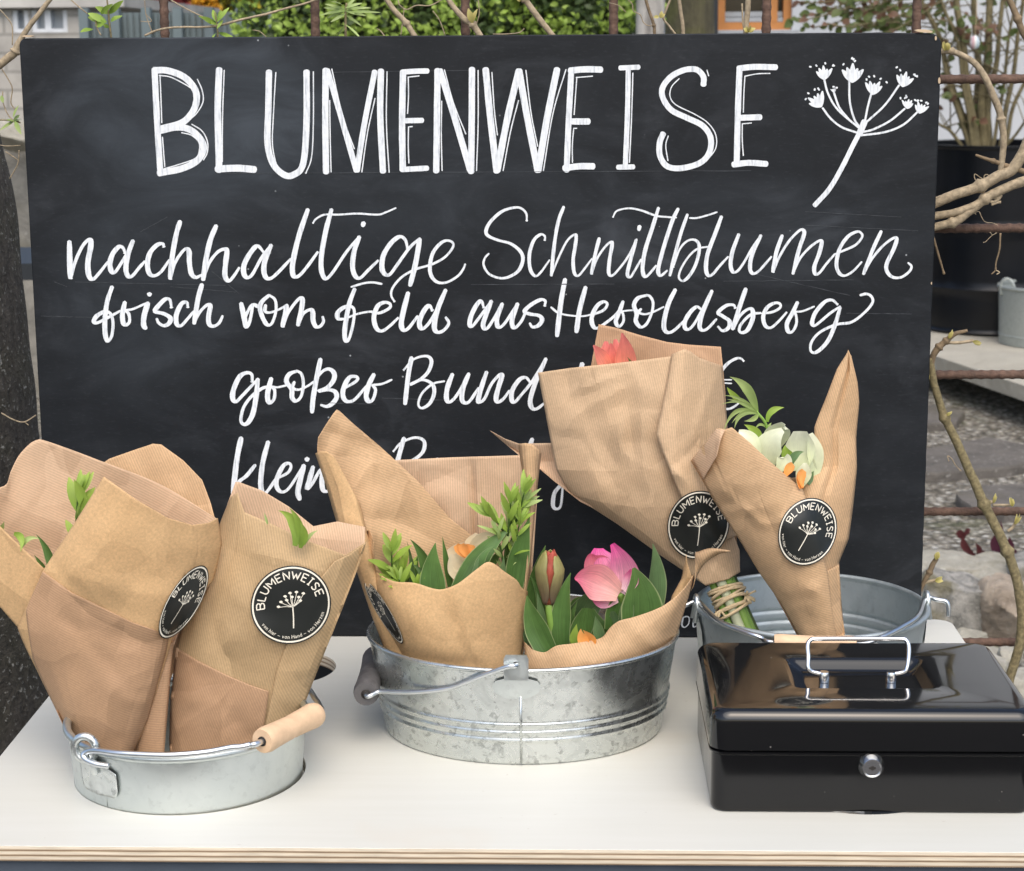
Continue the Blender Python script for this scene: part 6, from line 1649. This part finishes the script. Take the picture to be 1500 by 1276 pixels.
mb.box((hx0, HY + .301, 0), (hx0 + .3, HY + 7, hz1)); mb.build('wall', M['render'], hs, smooth=False)
M['orange_wood'] = simple('orange_pine', (.48, .20, .055), .5, var=.15, scale=12)
fr = MB(); f_ = .042
mid = hp(1133, 0).x
for a, b in (((wx0, HY + .05, wz0), (wx0 + f_, HY + .13, wz1)), ((wx1 - f_, HY + .05, wz0), (wx1, HY + .13, wz1)), ((wx0 + f_, HY + .05, wz0), (wx1 - f_, HY + .13, wz0 + f_)), ((wx0 + f_, HY + .05, wz1 - f_), (wx1 - f_, HY + .13, wz1)), ((mid - .028, HY + .048, wz0 + f_), (mid + .028, HY + .128, wz1 - f_))): fr.box(a, b)
wi = fr.build('window', M['orange_wood'], hs, smooth=False)
M['blind'] = simple('grey_blind', (.36, .38, .40), .5, var=.08)
mb = MB()
for x0, x1 in ((wx0 + f_ + .002, mid - .030), (mid + .030, wx1 - f_ - .002)):
    for k in range(2): mb.box((x0, HY + .055 + .02 * k, wz0 + f_ + .002 + k * .028), (x1, HY + .075 + .02 * k, wz0 + f_ + .026 + k * .030))
mb.build('grey_rail', M['blind'], wi, smooth=False)
gl = NT('window_glass'); gl.setv('Base Color', (.03, .028, .022, 1)); gl.setv('Roughness', .06); gl.setv('Specular IOR Level', .6)
mb = MB(); mb.box((wx0 + f_ + .001, HY + .105, wz0 + f_ + .001), (wx1 - f_ - .001, HY + .115, wz1 - f_ - .001)); mb.build('pane', gl.m, wi, smooth=False)
mb = MB(); mb.box((wx0 - .03, HY - .07, wz0 - .04), (wx1 + .03, HY - .001, wz0 - .004)); mb.build('sill', M['blind'], wi, smooth=False)
M['dark_metal'] = simple('anthracite_metal', (.018, .022, .026), .5)
mb = MB(); mb.box((hp(1038, 0).x, HY - .09, .0), (hp(1050.5, 0).x, HY - .002, hz1)); mb.build('downpipe', M['dark_metal'], hs, smooth=False)
M['roof'] = simple('roof_tiles', (.15, .06, .04), .8, var=.3)
mb = MB(); mb.add([(hx0 - .4, HY - .5, hz1 + .001), (hx1 + .4, HY - .5, hz1 + .001), (hx1 + .4, HY + 3.6, hz1 + 2.4), (hx0 - .4, HY + 3.6, hz1 + 2.4), (hx1 + .4, HY + 7.5, hz1 + .001), (hx0 - .4, HY + 7.5, hz1 + .001)], [(0, 1, 2, 3), (3, 2, 4, 5), (0, 3, 5), (1, 4, 2), (0, 5, 4, 1)]); mb.build('roof', M['roof'], hs, smooth=False)
# mossy tree trunk right of the hedge and birch trunk
def trunk_mat(name, c, c2, moss, mc, sc=20, stretch=.25, spk=.0):
    t = NT(name); t.setv('Roughness', .95); v = t.coord('Object', (1, 1, stretch)); vv = t.coord('Object')
    n = t.noise(v, sc, 7, .7, .8); n2 = t.noise(vv, sc * .25, 4); n3 = t.noise(vv, sc * 2.2, 3, .6)
    b = t.ramp(n, [(.32, c), (.68, c2)]); b = t.mix(t.ramp(n2, [(.45, 0.0), (.65, moss)]), b, mc)
    if spk: b = t.mix(t.math('MULTIPLY', t.ramp(n3, [(.60, 0.0), (.66, spk)]), t.ramp(n2, [(.40, .25), (.55, 1.0)])), b, (.38, .38, .35))
    t.col(b); t.bump(t.math('ADD', n, t.math('MULTIPLY', n3, .4)), 1.0, .012); return t.m
M['moss_bark'] = trunk_mat('moss_bark', (.05, .045, .03), (.12, .11, .06), .8, (.12, .13, .035))
M['birch'] = trunk_mat('birch_bark', (.16, .15, .14), (.62, .60, .56), .2, (.2, .19, .15), 9, .6)
M['bark'] = trunk_mat('dark_bark', (.022, .019, .016), (.100, .090, .076), .35, (.060, .060, .032), 75, .75, .9)
def trunk(parent, pts, rs_, mat, seg=24, amp=.06, name='trunk'):
    path = spline(pts, 10); n = len(path); rr = []
    for i in range(n):
        f = i / (n - 1) * (len(rs_) - 1); k = min(int(f), len(rs_) - 2); rr.append(rs_[k] + (rs_[k + 1] - rs_[k]) * (f - k))
    mb = MB(); mb.tube(path, rr, seg)
    for i, p in enumerate(path):
        for k in range(seg):
            v = mb.v[i * seg + k]; d = v - p; f = 1 + amp * (noise.noise(v * 5) + .6 * noise.noise(v * 17)); mb.v[i * seg + k] = p + d * f
    return mb.build(name, M[mat], parent)
def crown(parent, c, rad, n, mat, ls, seed, uvn='foliage', squash=1.0):
    r_ = random.Random(seed); mb = MB(); uv = []
    for _ in range(n):
        d = Vector((r_.gauss(0, 1), r_.gauss(0, 1), r_.gauss(0, 1))).normalized() * rad * r_.uniform(.35, 1) ** .6; d.z *= squash
        p = c + d
        if noise.noise(p * (1.6 / rad) + Vector((seed, 0, 0))) < -.12: continue
        dd = Vector((r_.uniform(-1, 1), r_.uniform(-1, 1), r_.uniform(-1, .7))).normalized(); L = ls * r_.uniform(.6, 1.3)
        small_leaf(mb, uv, p, dd, Vector((r_.uniform(-1, 1), r_.uniform(-1, .2), r_.uniform(0, 1))).normalized(), L, L * .6)
    return mb.build(uvn, M[mat], parent, uvs=uv)
M['leaf_mid'] = plantmat('leaf_mid', (.06, .10, .025), (.11, .16, .04))
M['hedge_leaf'] = plantmat('hedge_leaf', (.21, .32, .05), (.36, .50, .10), vein=.05)
M['hedge_dark'] = plantmat('hedge_leaf_dark', (.035, .06, .018), (.06, .10, .025), vein=.05)
M['yellow_leaf'] = plantmat('forsythia', (.30, .27, .03), (.45, .40, .04))
M['red_bush'] = plantmat('red_bush', (.22, .04, .05), (.30, .06, .06))
M['orange_bush'] = plantmat('orange_bush', (.62, .30, .02), (.70, .40, .04))
t1 = thing('tree', (P(1012, 20, 8.2).x, 8.2, 0), 'mossy brown tree trunk between the hedge and the house window', 'tree', 'garden trees behind the board')
bx = P(1012, 20, 8.2).x
trunk(t1, [(bx + .02, 8.2, -.1), (bx, 8.2, 1.2), (bx - .01, 8.22, 2.4), (bx + .1, 8.3, 3.6)], [.13, .105, .10, .05], 'moss_bark'); crown(t1, Vector((bx + .1, 8.3, 4.0)), 1.1, 1400, 'leaf_mid', .11, 5)
t2 = thing('tree', (P(952, 20, 6.3).x, 6.3, 0), 'slim white and black birch trunk at the right end of the hedge', 'tree', 'garden trees behind the board')
bx = P(952, 20, 6.3).x
trunk(t2, [(bx, 6.3, -.1), (bx, 6.3, 1.3), (bx + .01, 6.3, 2.6), (bx - .05, 6.35, 4.2)], [.06, .047, .042, .02], 'birch'); crown(t2, Vector((bx, 6.35, 4.4)), .8, 700, 'leaf_mid', .08, 6)
# hedge
hd_ = thing('hedge', (P(650, 20, 6.6).x, 6.6, 0), 'bright green leafy hedge beyond the upper edge of the chalkboard', 'hedge')
hx0_, hx1_ = P(368, 20, 6.6).x, P(945, 20, 6.6).x
rh = random.Random(21); lv = MB(); uv = []; ld = MB(); uvd = []
mb = MB(); mb.box((hx0_ + .10, 6.62, 0), (hx1_ - .10, 7.4, 1.72)); 
for k in range(70):
    x = rh.uniform(hx0_, hx1_); a = Vector((x, 6.9, 0)); mb.tube([a, a + Vector((rh.uniform(-.1, .1), -.2, .9)), a + Vector((rh.uniform(-.2, .2), rh.uniform(-.4, 0), 1.8))], [.012, .008, .003], 4)
M['hedge_core'] = simple('hedge_core', (.03, .042, .014), 1.0, var=.6, scale=25)
mb.build('branches', M['hedge_core'], hd_, smooth=False)
for _ in range(15000):
    x = rh.uniform(hx0_ - .05, hx1_ + .05)
    z = rh.uniform(1.22, 1.95) if rh.random() < .8 else rh.uniform(.05, 1.3)
    y = 6.5 + .09 * noise.noise((x * 3, z * 3, 0)) + abs(rh.gauss(0, .09))
    dd = Vector((rh.uniform(-1, 1), rh.uniform(-1, .1), rh.uniform(-.3, 1))).normalized(); L = rh.uniform(.015, .030)
    m_, u_ = (lv, uv) if noise.noise((x * 9, z * 9, 3)) + rh.uniform(-.35, .35) > -.18 else (ld, uvd)
    small_leaf(m_, u_, Vector((x, y, z)), dd, Vector((rh.uniform(-.7, .7), -1, rh.uniform(-.1, 1))).normalized(), L, L * .62)
lv.build('foliage', M['hedge_leaf'], hd_, uvs=uv); ld.build('dark_foliage', M['hedge_dark'], hd_, uvs=uvd)
# shed at the left
SY = 9.0
def sp_(px, py, dy=0): return P(px, py, SY + dy)
sh = thing('garden_shed', (sp_(50, 50).x, SY, 0), 'weathered grey shed with white barred windows behind the upper left corner of the board', 'shed')
def brick_mat():
    t = NT('weathered_wall'); t.setv('Roughness', .9); v = t.coord('Object', (1, 1, 1), (RAD(90), 0, 0))
    b = t.new('ShaderNodeTexBrick'); b.inputs['Scale'].default_value = 1.0; b.inputs['Brick Width'].default_value = .28; b.inputs['Row Height'].default_value = .085; b.inputs['Mortar Size'].default_value = .008
    b.inputs['Color1'].default_value = (.38, .365, .335, 1); b.inputs['Color2'].default_value = (.46, .44, .40, 1); b.inputs['Mortar'].default_value = (.29, .28, .255, 1); t.link(v, b.inputs['Vector'])
    n = t.noise(t.coord('Object'), 5, 5, .65); t.col(t.mix(.6, b.outputs[0], t.ramp(n, [(.3, .6), (.7, 1.3)]), 'MULTIPLY')); return t.m
M['shed_wall'] = brick_mat()
M['white_paint'] = simple('white_paint', (.70, .73, .76), .5, var=.1)
M['shed_roof'] = simple('roof_felt', (.46, .45, .42), .9, var=.3, scale=5)
sx0, sx1 = -4.6, sp_(128, 0).x; szt = sp_(50, 12).z
win = [(sp_(16, 0).x, sp_(40, 0).x), (sp_(44, 0).x, sp_(97, 0).x)]
wz0_, wz1_ = sp_(50, 48).z, sp_(50, 14.5).z
mb = MB(); mb.box((sx0, SY, 0), (sx1, SY + .12, wz0_)); xs_ = [sx0] + [v for w_ in win for v in w_] + [sx1]
for k in range(0, len(xs_), 2): mb.box((xs_[k], SY, wz0_), (xs_[k + 1], SY + .12, wz1_))
mb.box((sx0, SY, wz1_), (sx1, SY + .12, szt)); mb.box((sx1 - .12, SY + .121, 0), (sx1, SY + 2.2, szt)); mb.build('wall', M['shed_wall'], sh, smooth=False)
mb = MB(); mb.box((sx0 - .2, SY - .05, szt + .002), (sx1 + .18, SY + 2.4, szt + .05)); mb.build('roof', M['shed_roof'], sh, smooth=False)
gl2 = NT('shed_glass_sky_reflection'); gl2.setv('Base Color', (.34, .38, .42, 1)); gl2.setv('Roughness', .08); gl2.setv('Specular IOR Level', .7)  # pale blue-grey base colour carries a painted sky reflection
for a, b in win:
    f = MB(); f.box((a, SY + .01, wz0_ + .001), (a + .022, SY + .05, wz1_ - .001)); f.box((b - .022, SY + .01, wz0_ + .001), (b, SY + .05, wz1_ - .001)); f.box((a + .022, SY + .01, wz0_ + .001), (b - .022, SY + .05, wz0_ + .018))
    if b - a > .1: m_ = a + (b - a) * .44; f.box((m_ - .014, SY + .012, wz0_ + .018), (m_ + .014, SY + .052, wz1_ - .001))
    wo = f.build('window', M['white_paint'], sh, smooth=False); p_ = MB(); p_.box((a + .001, SY + .054, wz0_ + .001), (b - .001, SY + .062, wz1_ - .001)); p_.build('pane', gl2.m, wo, smooth=False)
# grey green mesh fence between shed and hedge
M['fence_sheet'] = simple('grey_green_sheet', (.135, .175, .185), .55, var=.25, scale=3)
fe = thing('garden_fence', (sp_(250, 30).x, 8.6, 0), 'grey green screened garden fence between the shed and the hedge', 'fence')
fx0, fx1 = P(126, 30, 8.6).x, P(400, 30, 8.6).x; fz = P(250, 18, 8.6).z
mb = MB(); n = 60
for k in range(n):
    x = fx0 + (fx1 - fx0) * k / n; x2 = fx0 + (fx1 - fx0) * (k + 1) / n; w_ = .012 * (k % 2)
    mb.box((x, 8.6 + w_, .05), (x2, 8.606 + w_, fz))
mb.build('screen', M['fence_sheet'], fe, smooth=False)
for k in range(7):
    x = fx0 + (fx1 - fx0) * k / 6; m_ = MB(); m_.box((x - .02, 8.55, 0), (x + .02, 8.595, fz + .02)); m_.build('post', M['fence_sheet'], fe, smooth=False)
# colourful bushes and conifers far behind
def bush(name, px, py, Y, rad, mat, label, cat, seed, ls, n=900, squash=1.0, top=None):
    c = P(px, py, Y); o = thing(name, (c.x, Y, 0), label, cat, 'bushes and trees beyond the fence')
    mb = MB(); mb.tube([Vector((c.x, Y, -.05)), Vector((c.x + .05, Y, c.z * .6)), Vector((c.x, Y, c.z + rad * .3 * squash))], [.07, .05, .02], 6)
    r_ = random.Random(seed)
    for _ in range(14):
        d = Vector((r_.gauss(0, 1), r_.gauss(0, 1), r_.gauss(0, .6))).normalized() * rad * .8; d.z *= squash
        mb.tube([Vector((c.x, Y, c.z * .55)), c + d * .5, c + d], [.02, .012, .004], 4)
    mb.build('trunk', M['shrub_bark'], o); crown(o, c, rad, n, mat, ls, seed, squash=squash); return o
bush('bush', 335, -22, 14.0, .26, 'yellow_leaf', 'yellow green flowering bush left of the rusty bar at the upper left', 'bush', 31, .06, 1600)
bush('bush', 195, -20, 15.0, .30, 'yellow_leaf', 'olive yellow bush above the fence beside the shed', 'bush', 32, .06, 1600)
bush('bush', 252, -4, 14.5, .14, 'red_bush', 'small dark red bush beyond the grey green fence', 'bush', 33, .08, 500)
bush('bush', 301, 2, 13.0, .085, 'orange_bush', 'small bright orange bush beyond the grey green fence', 'bush', 34, .05, 700, 1.5)
for k, (px, Y, rad, lab) in enumerate(((60, 22, 2.3, 'dark conifer furthest left, rising behind the shed roof'), (240, 24, 2.6, 'dark conifer behind the fence and the coloured bushes'), (480, 23, 2.4, 'dark conifer behind the left half of the hedge'), (760, 25, 2.6, 'dark conifer behind the right half of the hedge'))):
    bush('conifer', px, -60, Y, rad, 'hedge_dark', lab, 'tree', 50 + k, .30, 3200, 1.6)
# big tree trunk at the left of the table
tl = thing('tree', (-.78, 2.25, 0), 'thick dark bark trunk with pale lichen specks at the left edge beside the table', 'tree')
def tedge(px, py): return P(px, py, 2.2)
path = []; rad_ = []
for py, ex, r in ((40, -38, .17), (240, 0, .172), (330, 20, .175), (500, 40, .178), (640, 53, .18), (900, 78, .19), (1100, 100, .20)):
    p = tedge(ex - 16, py); path.append(Vector((p.x - r * .985, 2.2 + .02, p.z))); rad_.append(r)
lo_ = path[-1]; path.append(Vector((lo_.x + .01, lo_.y, .3))); rad_.append(.215); path.append(Vector((lo_.x + .01, lo_.y, -.1))); rad_.append(.27)
hi = path[0]; path.insert(0, Vector((hi.x - .10, hi.y + .05, hi.z + .45))); rad_.insert(0, .16); path.insert(0, Vector((hi.x - .25, hi.y + .2, hi.z + 1.5))); rad_.insert(0, .11)
trunk(tl, path, rad_, 'bark', 96, .022)
crown(tl, Vector((hi.x - .4, hi.y + .2, hi.z + 2.3)), .8, 500, 'leaf_mid', .08, 77)
# dark timber beam and low wall glimpsed left of the board
bm_ = thing('bench', P(30, 440, 4.6), 'dark garden bench glimpsed between trunk and chalkboard', 'bench')
p = P(30, 395, 4.6); mb = MB(); mb.box((p.x - .9, 4.55, p.z - .02), (p.x + .8, 4.95, p.z + .02)); mb.build('seat', M['dark_metal'], bm_, smooth=False)
for dx in (-.85, .70):
    for dy in (4.57, 4.88): mb = MB(); mb.box((p.x + dx, dy, 0), (p.x + dx + .05, dy + .05, p.z - .021)); mb.build('leg', M['dark_metal'], bm_, smooth=False)
lw_ = P(20, 185, 7.5); mb = MB(); mb.box((-4.5, 7.5, 0), (P(60, 185, 7.5).x + .6, 7.75, P(20, 205, 7.5).z))
for v in mb.v: pass
M['low_wall'] = stone_mat('low_wall', (.14, .135, .12), (.30, .285, .25), .4, 8)
o = mb.build('low_wall', M['low_wall'], None, smooth=False); tag(o, 'low dark stone wall in front of the shed at the upper left', 'wall')
rock('rock', 18, 195, 7.3, .10, .1, .06, 'rock_flat', 'pale stone resting on the low wall left of the chalkboard', 12)

# ---------------------------------------------------------------- climbing vine on the trellis
VY = 1.905
def VP(x, y, dy=0.0): return P(x, y, VY + dy)
def vine(label, pts, rs_, mat='vine', nodes=(), buds=(), tendrils=(), cat='vine', name='vine_stem', group='vine stems on the trellis'):
    p0 = VP(*pts[0]); o = thing(name, p0, label, cat, group)
    path = spline([VP(*q) for q in pts], 8); n = len(path); r = []
    for i in range(n):
        f = i / (n - 1) * (len(rs_) - 1); k = min(int(f), len(rs_) - 2); r.append((rs_[k] + (rs_[k + 1] - rs_[k]) * (f - k)) * (1 + .06 * noise.noise((i * .8, pts[0][0], 0))))
    for nd in nodes:
        q = VP(*nd); j = min(range(n), key=lambda i: (path[i] - q).length); 
        for d, s in ((-1, 1.25), (0, 1.5), (1, 1.25)):
            if 0 <= j + d < n: r[j + d] *= s
    mb = MB(); mb.tube([p + Vector((noise.noise(p * 60), 0, noise.noise(p * 60 + Vector((5, 5, 5))))) * .0006 for p in path], r, 10); mb.build('bark', M[mat], o)
    for b in buds:
        bx_, by_, tx, ty, w = b; a = VP(bx_, by_, -.004); t = VP(tx, ty, -.006)
        mb = MB(); lv = MB(); uv = []
        d = (t - a); L = d.length; d.normalize()
        for k in range(4):
            dd = (d + Vector((random.uniform(-.35, .35), random.uniform(-.35, .1), random.uniform(-.2, .35)))).normalized()
            small_leaf(lv, uv, a, dd, (VIEW + Vector((random.uniform(-1, 1), 0, random.uniform(-.5, .5)))).normalized(), L * random.uniform(.75, 1.05), w * PXM)
        lv.build('bud', M['bud'], o, uvs=uv)
    if tendrils:
        mb = MB()
        for td, tw in tendrils: mb.tube(spline([VP(*q) for q in td], 6), tw * PXM * .5, 6)
        mb.build('tendril', M['vine_pale'], o)
    return o
k1 = PXM * .5 * 1.06
vine('pale vine shoot arching down over the upper right bars beside the board corner', [(1372, 76), (1384, 75), (1394, 75), (1412, 82), (1430, 95), (1443, 114), (1455, 140), (1464, 163), (1467, 176), (1470, 200), (1468, 235), (1465, 258)], [9 * k1, 9 * k1, 11 * k1, 11 * k1, 9 * k1], 'vine_pale', [(1466, 175), (1394, 75)], [(1384, 74, 1385, 60, 7), (1388, 74, 1390, 63, 6)])
vine('thick pale vine branch, uppermost of the three crossing in front of the black drum', [(1352, 306), (1372, 296), (1400, 285), (1432, 274), (1462, 258), (1486, 245), (1510, 200), (1530, 150)], [17 * k1, 16 * k1, 18 * k1, 18 * k1], 'vine_pale', [(1434, 273)], (), [([(1434, 268), (1428, 262), (1428, 255), (1436, 260), (1441, 262), (1442, 257), (1447, 256), (1449, 262), (1446, 265)], 1.6)])
vine('vine branch in the middle of the three crossing the black drum', [(1352, 320), (1372, 316), (1400, 311), (1430, 300), (1455, 284), (1480, 272), (1520, 258)], [13 * k1, 12 * k1, 15 * k1, 15 * k1], 'vine_pale', [(1440, 290)])
vine('vine branch merging with the rusty bar, lowest of the three crossing the black drum', [(1352, 336), (1372, 332), (1398, 325), (1420, 310), (1444, 293), (1470, 278), (1500, 268), (1520, 262)], [12 * k1, 14 * k1, 10 * k1, 11 * k1], 'vine_pale', [(1396, 326)], (), [([(1444, 292), (1455, 296), (1462, 292), (1466, 286), (1458, 290), (1448, 286)], 6), ([(1452, 300), (1460, 297), (1466, 296)], 5), ([(1430, 314), (1428, 312), (1434, 310), (1438, 318), (1443, 325), (1455, 327), (1462, 330)], 1.2), ([(1450, 340), (1454, 344), (1460, 341), (1452, 346), (1444, 354), (1440, 355)], 1.2)])
vine('thin dead vine twig pointing left in front of the drum rim', [(1429, 227), (1440, 231), (1455, 236), (1470, 241), (1490, 248), (1510, 255)], [4 * k1, 6 * k1, 8 * k1, 9 * k1], 'vine', [(1456, 236)])
vine('thin dry vine tip hanging below the bar beside the board edge', [(1366, 344), (1372, 365), (1378, 385), (1383, 402)], [4 * k1, 3.5 * k1, 3 * k1], 'vine', [(1382, 400)])
vine('thin dry tendril hanging below the bar in front of the drum', [(1466, 342), (1464, 365), (1459, 385), (1458, 396), (1452, 402)], [3 * k1, 2.4 * k1, 2 * k1], 'vine', [(1459, 394)], (), [([(1459, 396), (1464, 399), (1460, 402)], 2)])
vine('long olive vine stem bending down the right side past the gravel', [(1362, 525), (1366, 550), (1373, 580), (1384, 612), (1398, 640), (1412, 672), (1425, 700), (1440, 735), (1455, 765), (1470, 795), (1484, 830), (1493, 870), (1497, 910), (1492, 950), (1482, 985), (1474, 1015)], [11 * k1, 14 * k1, 16 * k1, 16 * k1, 15 * k1], 'vine_olive', [(1383, 612), (1441, 738), (1478, 805)],
     [(1358, 560, 1354, 545, 8), (1386, 608, 1395, 605, 4), (1455, 737, 1457, 723, 5), (1483, 742, 1484, 729, 6), (1486, 768, 1495, 754, 5)],
     [([(1408, 690), (1400, 682), (1394, 672), (1388, 668), (1390, 676)], 2), ([(1444, 737), (1454, 735)], 7), ([(1454, 740), (1470, 740), (1483, 740)], 5), ([(1476, 778), (1482, 774), (1488, 766)], 6)])
vine('forked dark vine tip with yellow bud ends above the olive stem', [(1364, 535), (1368, 520), (1376, 508), (1388, 498), (1400, 489), (1417, 484)], [9 * k1, 11 * k1, 9 * k1, 5 * k1], 'vine', [(1376, 507), (1386, 500)], [(1390, 496, 1396, 484, 6), (1425, 500, 1436, 506, 6)], [([(1388, 502), (1405, 502), (1426, 499)], 6)])
vine('short dark vine spur with two pale buds beside the lower right board edge', [(1348, 866), (1354, 852), (1362, 838), (1367, 826), (1372, 818)], [6 * k1, 8 * k1, 9 * k1, 7 * k1], 'vine', [(1362, 838)], [(1371, 820, 1375, 810, 8), (1370, 851, 1382, 849, 8)], [([(1350, 856), (1360, 852), (1372, 850)], 6)])
vine('dark vine rod at the upper right corner above the arching shoot', [(1470, -14), (1482, 8), (1490, 25), (1499, 48), (1512, 70)], [9 * k1, 10 * k1, 10 * k1], 'vine', [(1491, 27)])
vine('pale vine branch slanting up from the left board corner', [(-30, 112), (-8, 100), (8, 88), (20, 78), (26, 66), (34, 52), (48, 32), (62, 14), (80, -10)], [13 * k1, 13 * k1, 13 * k1, 9 * k1, 8 * k1, 7 * k1], 'vine_pale', [(24, 76)], (), [([(2, 100), (12, 116), (18, 130), (16, 150), (22, 160)], 2), ([(4, 134), (4, 148), (10, 165), (18, 175), (28, 178)], 2), ([(0, 14), (12, 28), (18, 40), (18, 66)], 2), ([(28, 220), (26, 240), (14, 262)], 2.2), ([(8, 222), (20, 230), (28, 236)], 2), ([(-5, 212), (12, 214), (30, 213)], 1.8), ([(2, 605), (20, 615), (36, 618), (53, 608)], 2.4), ([(36, 618), (42, 623)], 1.6)])
def shoot(label, pts, r, leaves, seed, mat='leaf_lime'):
    o = vine(label, pts, r, 'vine_olive', name='leafy_vine_shoot', group='leafy vine shoots over the board')
    rnd = random.Random(seed); lv = MB(); uv = []
    for (bx_, by_, tx, ty, w) in leaves:
        a = VP(bx_, by_, rnd.uniform(-.01, .01)); t = VP(tx, ty, rnd.uniform(-.025, .01)); d = t - a; L = d.length
        small_leaf(lv, uv, a, d.normalized(), (VIEW + Vector((rnd.uniform(-.6, .6), 0, rnd.uniform(-.2, .6)))).normalized(), L, w * PXM * 1.3)
    lv.build('leaves', M[mat], o, uvs=uv); return o
shoot('fresh light green leafy shoot over the board near its left corner', [(163, 56), (160, 30), (158, 10), (155, -10)], [3 * k1, 3 * k1, 2 * k1], [(156, 33, 130, 18, 9), (154, 33, 137, 36, 10), (136, 43, 119, 43, 8), (160, 20, 142, 10, 8), (160, 20, 174, 4, 8), (163, 32, 178, 18, 9), (152, 30, 128, 24, 9), (148, 20, 158, 8, 7), (163, 30, 170, 24, 5), (160, 40, 150, 36, 5)], 61)
shoot('yellow green leafy shoot by the rusty bar left of the hedge', [(319, 56), (318, 40), (316, 28), (314, 18)], [3 * k1, 2.5 * k1, 2 * k1], [(318, 36, 300, 24, 6), (317, 32, 310, 12, 6), (318, 30, 328, 12, 6), (318, 32, 333, 10, 6), (318, 36, 300, 30, 4), (318, 42, 326, 28, 4), (320, 48, 338, 52, 5), (318, 48, 308, 52, 4)], 62)
shoot('wiry pale green leafy shoot in front of the left half of the hedge', [(506, 56), (506, 30), (506, 16), (508, 4)], [4 * k1, 4 * k1, 3 * k1], [(506, 14, 480, 4, 4), (506, 14, 470, 10, 4), (506, 16, 466, 18, 4), (506, 16, 474, 26, 4), (506, 12, 530, 2, 4), (506, 14, 540, 8, 4), (506, 16, 536, 22, 4), (506, 18, 546, 14, 3.5), (506, 12, 492, -6, 4), (506, 12, 522, -6, 4), (506, 20, 486, 30, 4), (506, 22, 528, 34, 3.5), (506, 36, 530, 52, 3.5), (506, 34, 496, 54, 3)], 63, 'leaf_pale')
vine('long thin pale vine runner above the left half of the board', [(212, 52), (232, 44), (260, 40), (290, 40), (316, 38), (350, 30), (400, 18), (450, 4), (480, -6)], [3.5 * k1, 3.5 * k1, 4 * k1, 3 * k1], 'vine_pale', [(316, 37)], (), [([(213, 20), (222, 30), (216, 32), (206, 31)], 1.4), ([(212, 0), (214, 22), (224, 50)], 1.6), ([(250, 0), (275, 14), (300, 26)], 2.4), ([(104, 0), (118, 12), (128, 20)], 2.4), ([(138, 20), (142, 40), (148, 52)], 2.6), ([(370, 44), (380, 46), (390, 54)], 1.6)])
vine('budless slanting vine rod left of the rod with the fat bud', [(560, -8), (575, 12), (594, 33), (602, 44), (610, 56)], [8 * k1, 9 * k1, 9 * k1], 'vine_pale', [(596, 35)], (), [([(583, 0), (586, 8), (596, 14), (610, 8), (630, 8), (650, -2)], 2.2), ([(592, 12), (590, 30), (587, 52)], 2), ([(634, 16), (644, 30), (652, 52)], 1.8), ([(552, 42), (558, 46), (564, 54)], 2)])
vine('slanting vine rod with a fat bud above the middle of the board', [(650, -10), (664, 10), (680, 28), (692, 36), (706, 56)], [8 * k1, 9 * k1, 11 * k1, 10 * k1], 'vine_pale', [(692, 36)], [(692, 34, 690, 13, 10)], [([(700, -4), (702, 20), (696, 40)], 1.8)])
vine('vine rod slanting down to the board above the letter W', [(762, -10), (772, 3), (786, 22), (800, 40), (812, 56)], [10 * k1, 10 * k1, 9 * k1], 'vine_pale', [(768, 0)], [(762, 2, 758, -6, 7)], [([(722, 50), (740, 50), (760, 48), (768, 42)], 2)])
vine('slim vine rod above the board in front of the birch trunk', [(944, -8), (950, 12), (956, 30), (958, 40), (959, 56)], [5 * k1, 5 * k1, 5 * k1], 'vine', [(957, 37)], [(965, 24, 958, 26, 5), (967, 26, 972, 18, 5)], [([(984, -6), (976, 14), (972, 27), (980, 38), (992, 54)], 4), ([(918, -2), (926, 6), (928, 16), (938, 22), (942, 32), (948, 37), (957, 38)], 1.8), ([(892, 4), (906, 8), (917, 18)], 1.4)])
vine('straight pale vine rod above the board left of the house window', [(994, -10), (997, 15), (1000, 35), (1001, 56)], [6 * k1, 6 * k1, 6 * k1], 'vine_pale')
vine('pale vine rod with a yellow bud in front of the house window', [(1097, -10), (1095, 15), (1093, 35), (1091, 56)], [9 * k1, 9 * k1, 8 * k1], 'vine_pale', (), [(1096, 47, 1104, 38, 8), (1096, 47, 1092, 40, 7)], [([(1087, 5), (1088, 30), (1090, 46)], 3)])
shoot('pale green leaf tips at the left edge beside the board', [(-14, 178), (4, 176), (18, 178), (30, 180)], [2.5 * k1, 2 * k1, 2 * k1], [(2, 140, 4, 150, 5), (20, 178, 2, 170, 4), (20, 178, 4, 185, 4), (20, 178, 32, 172, 4), (20, 172, 24, 152, 5), (22, 178, 28, 192, 6), (20, 176, 30, 166, 4)], 64, 'leaf_pale')
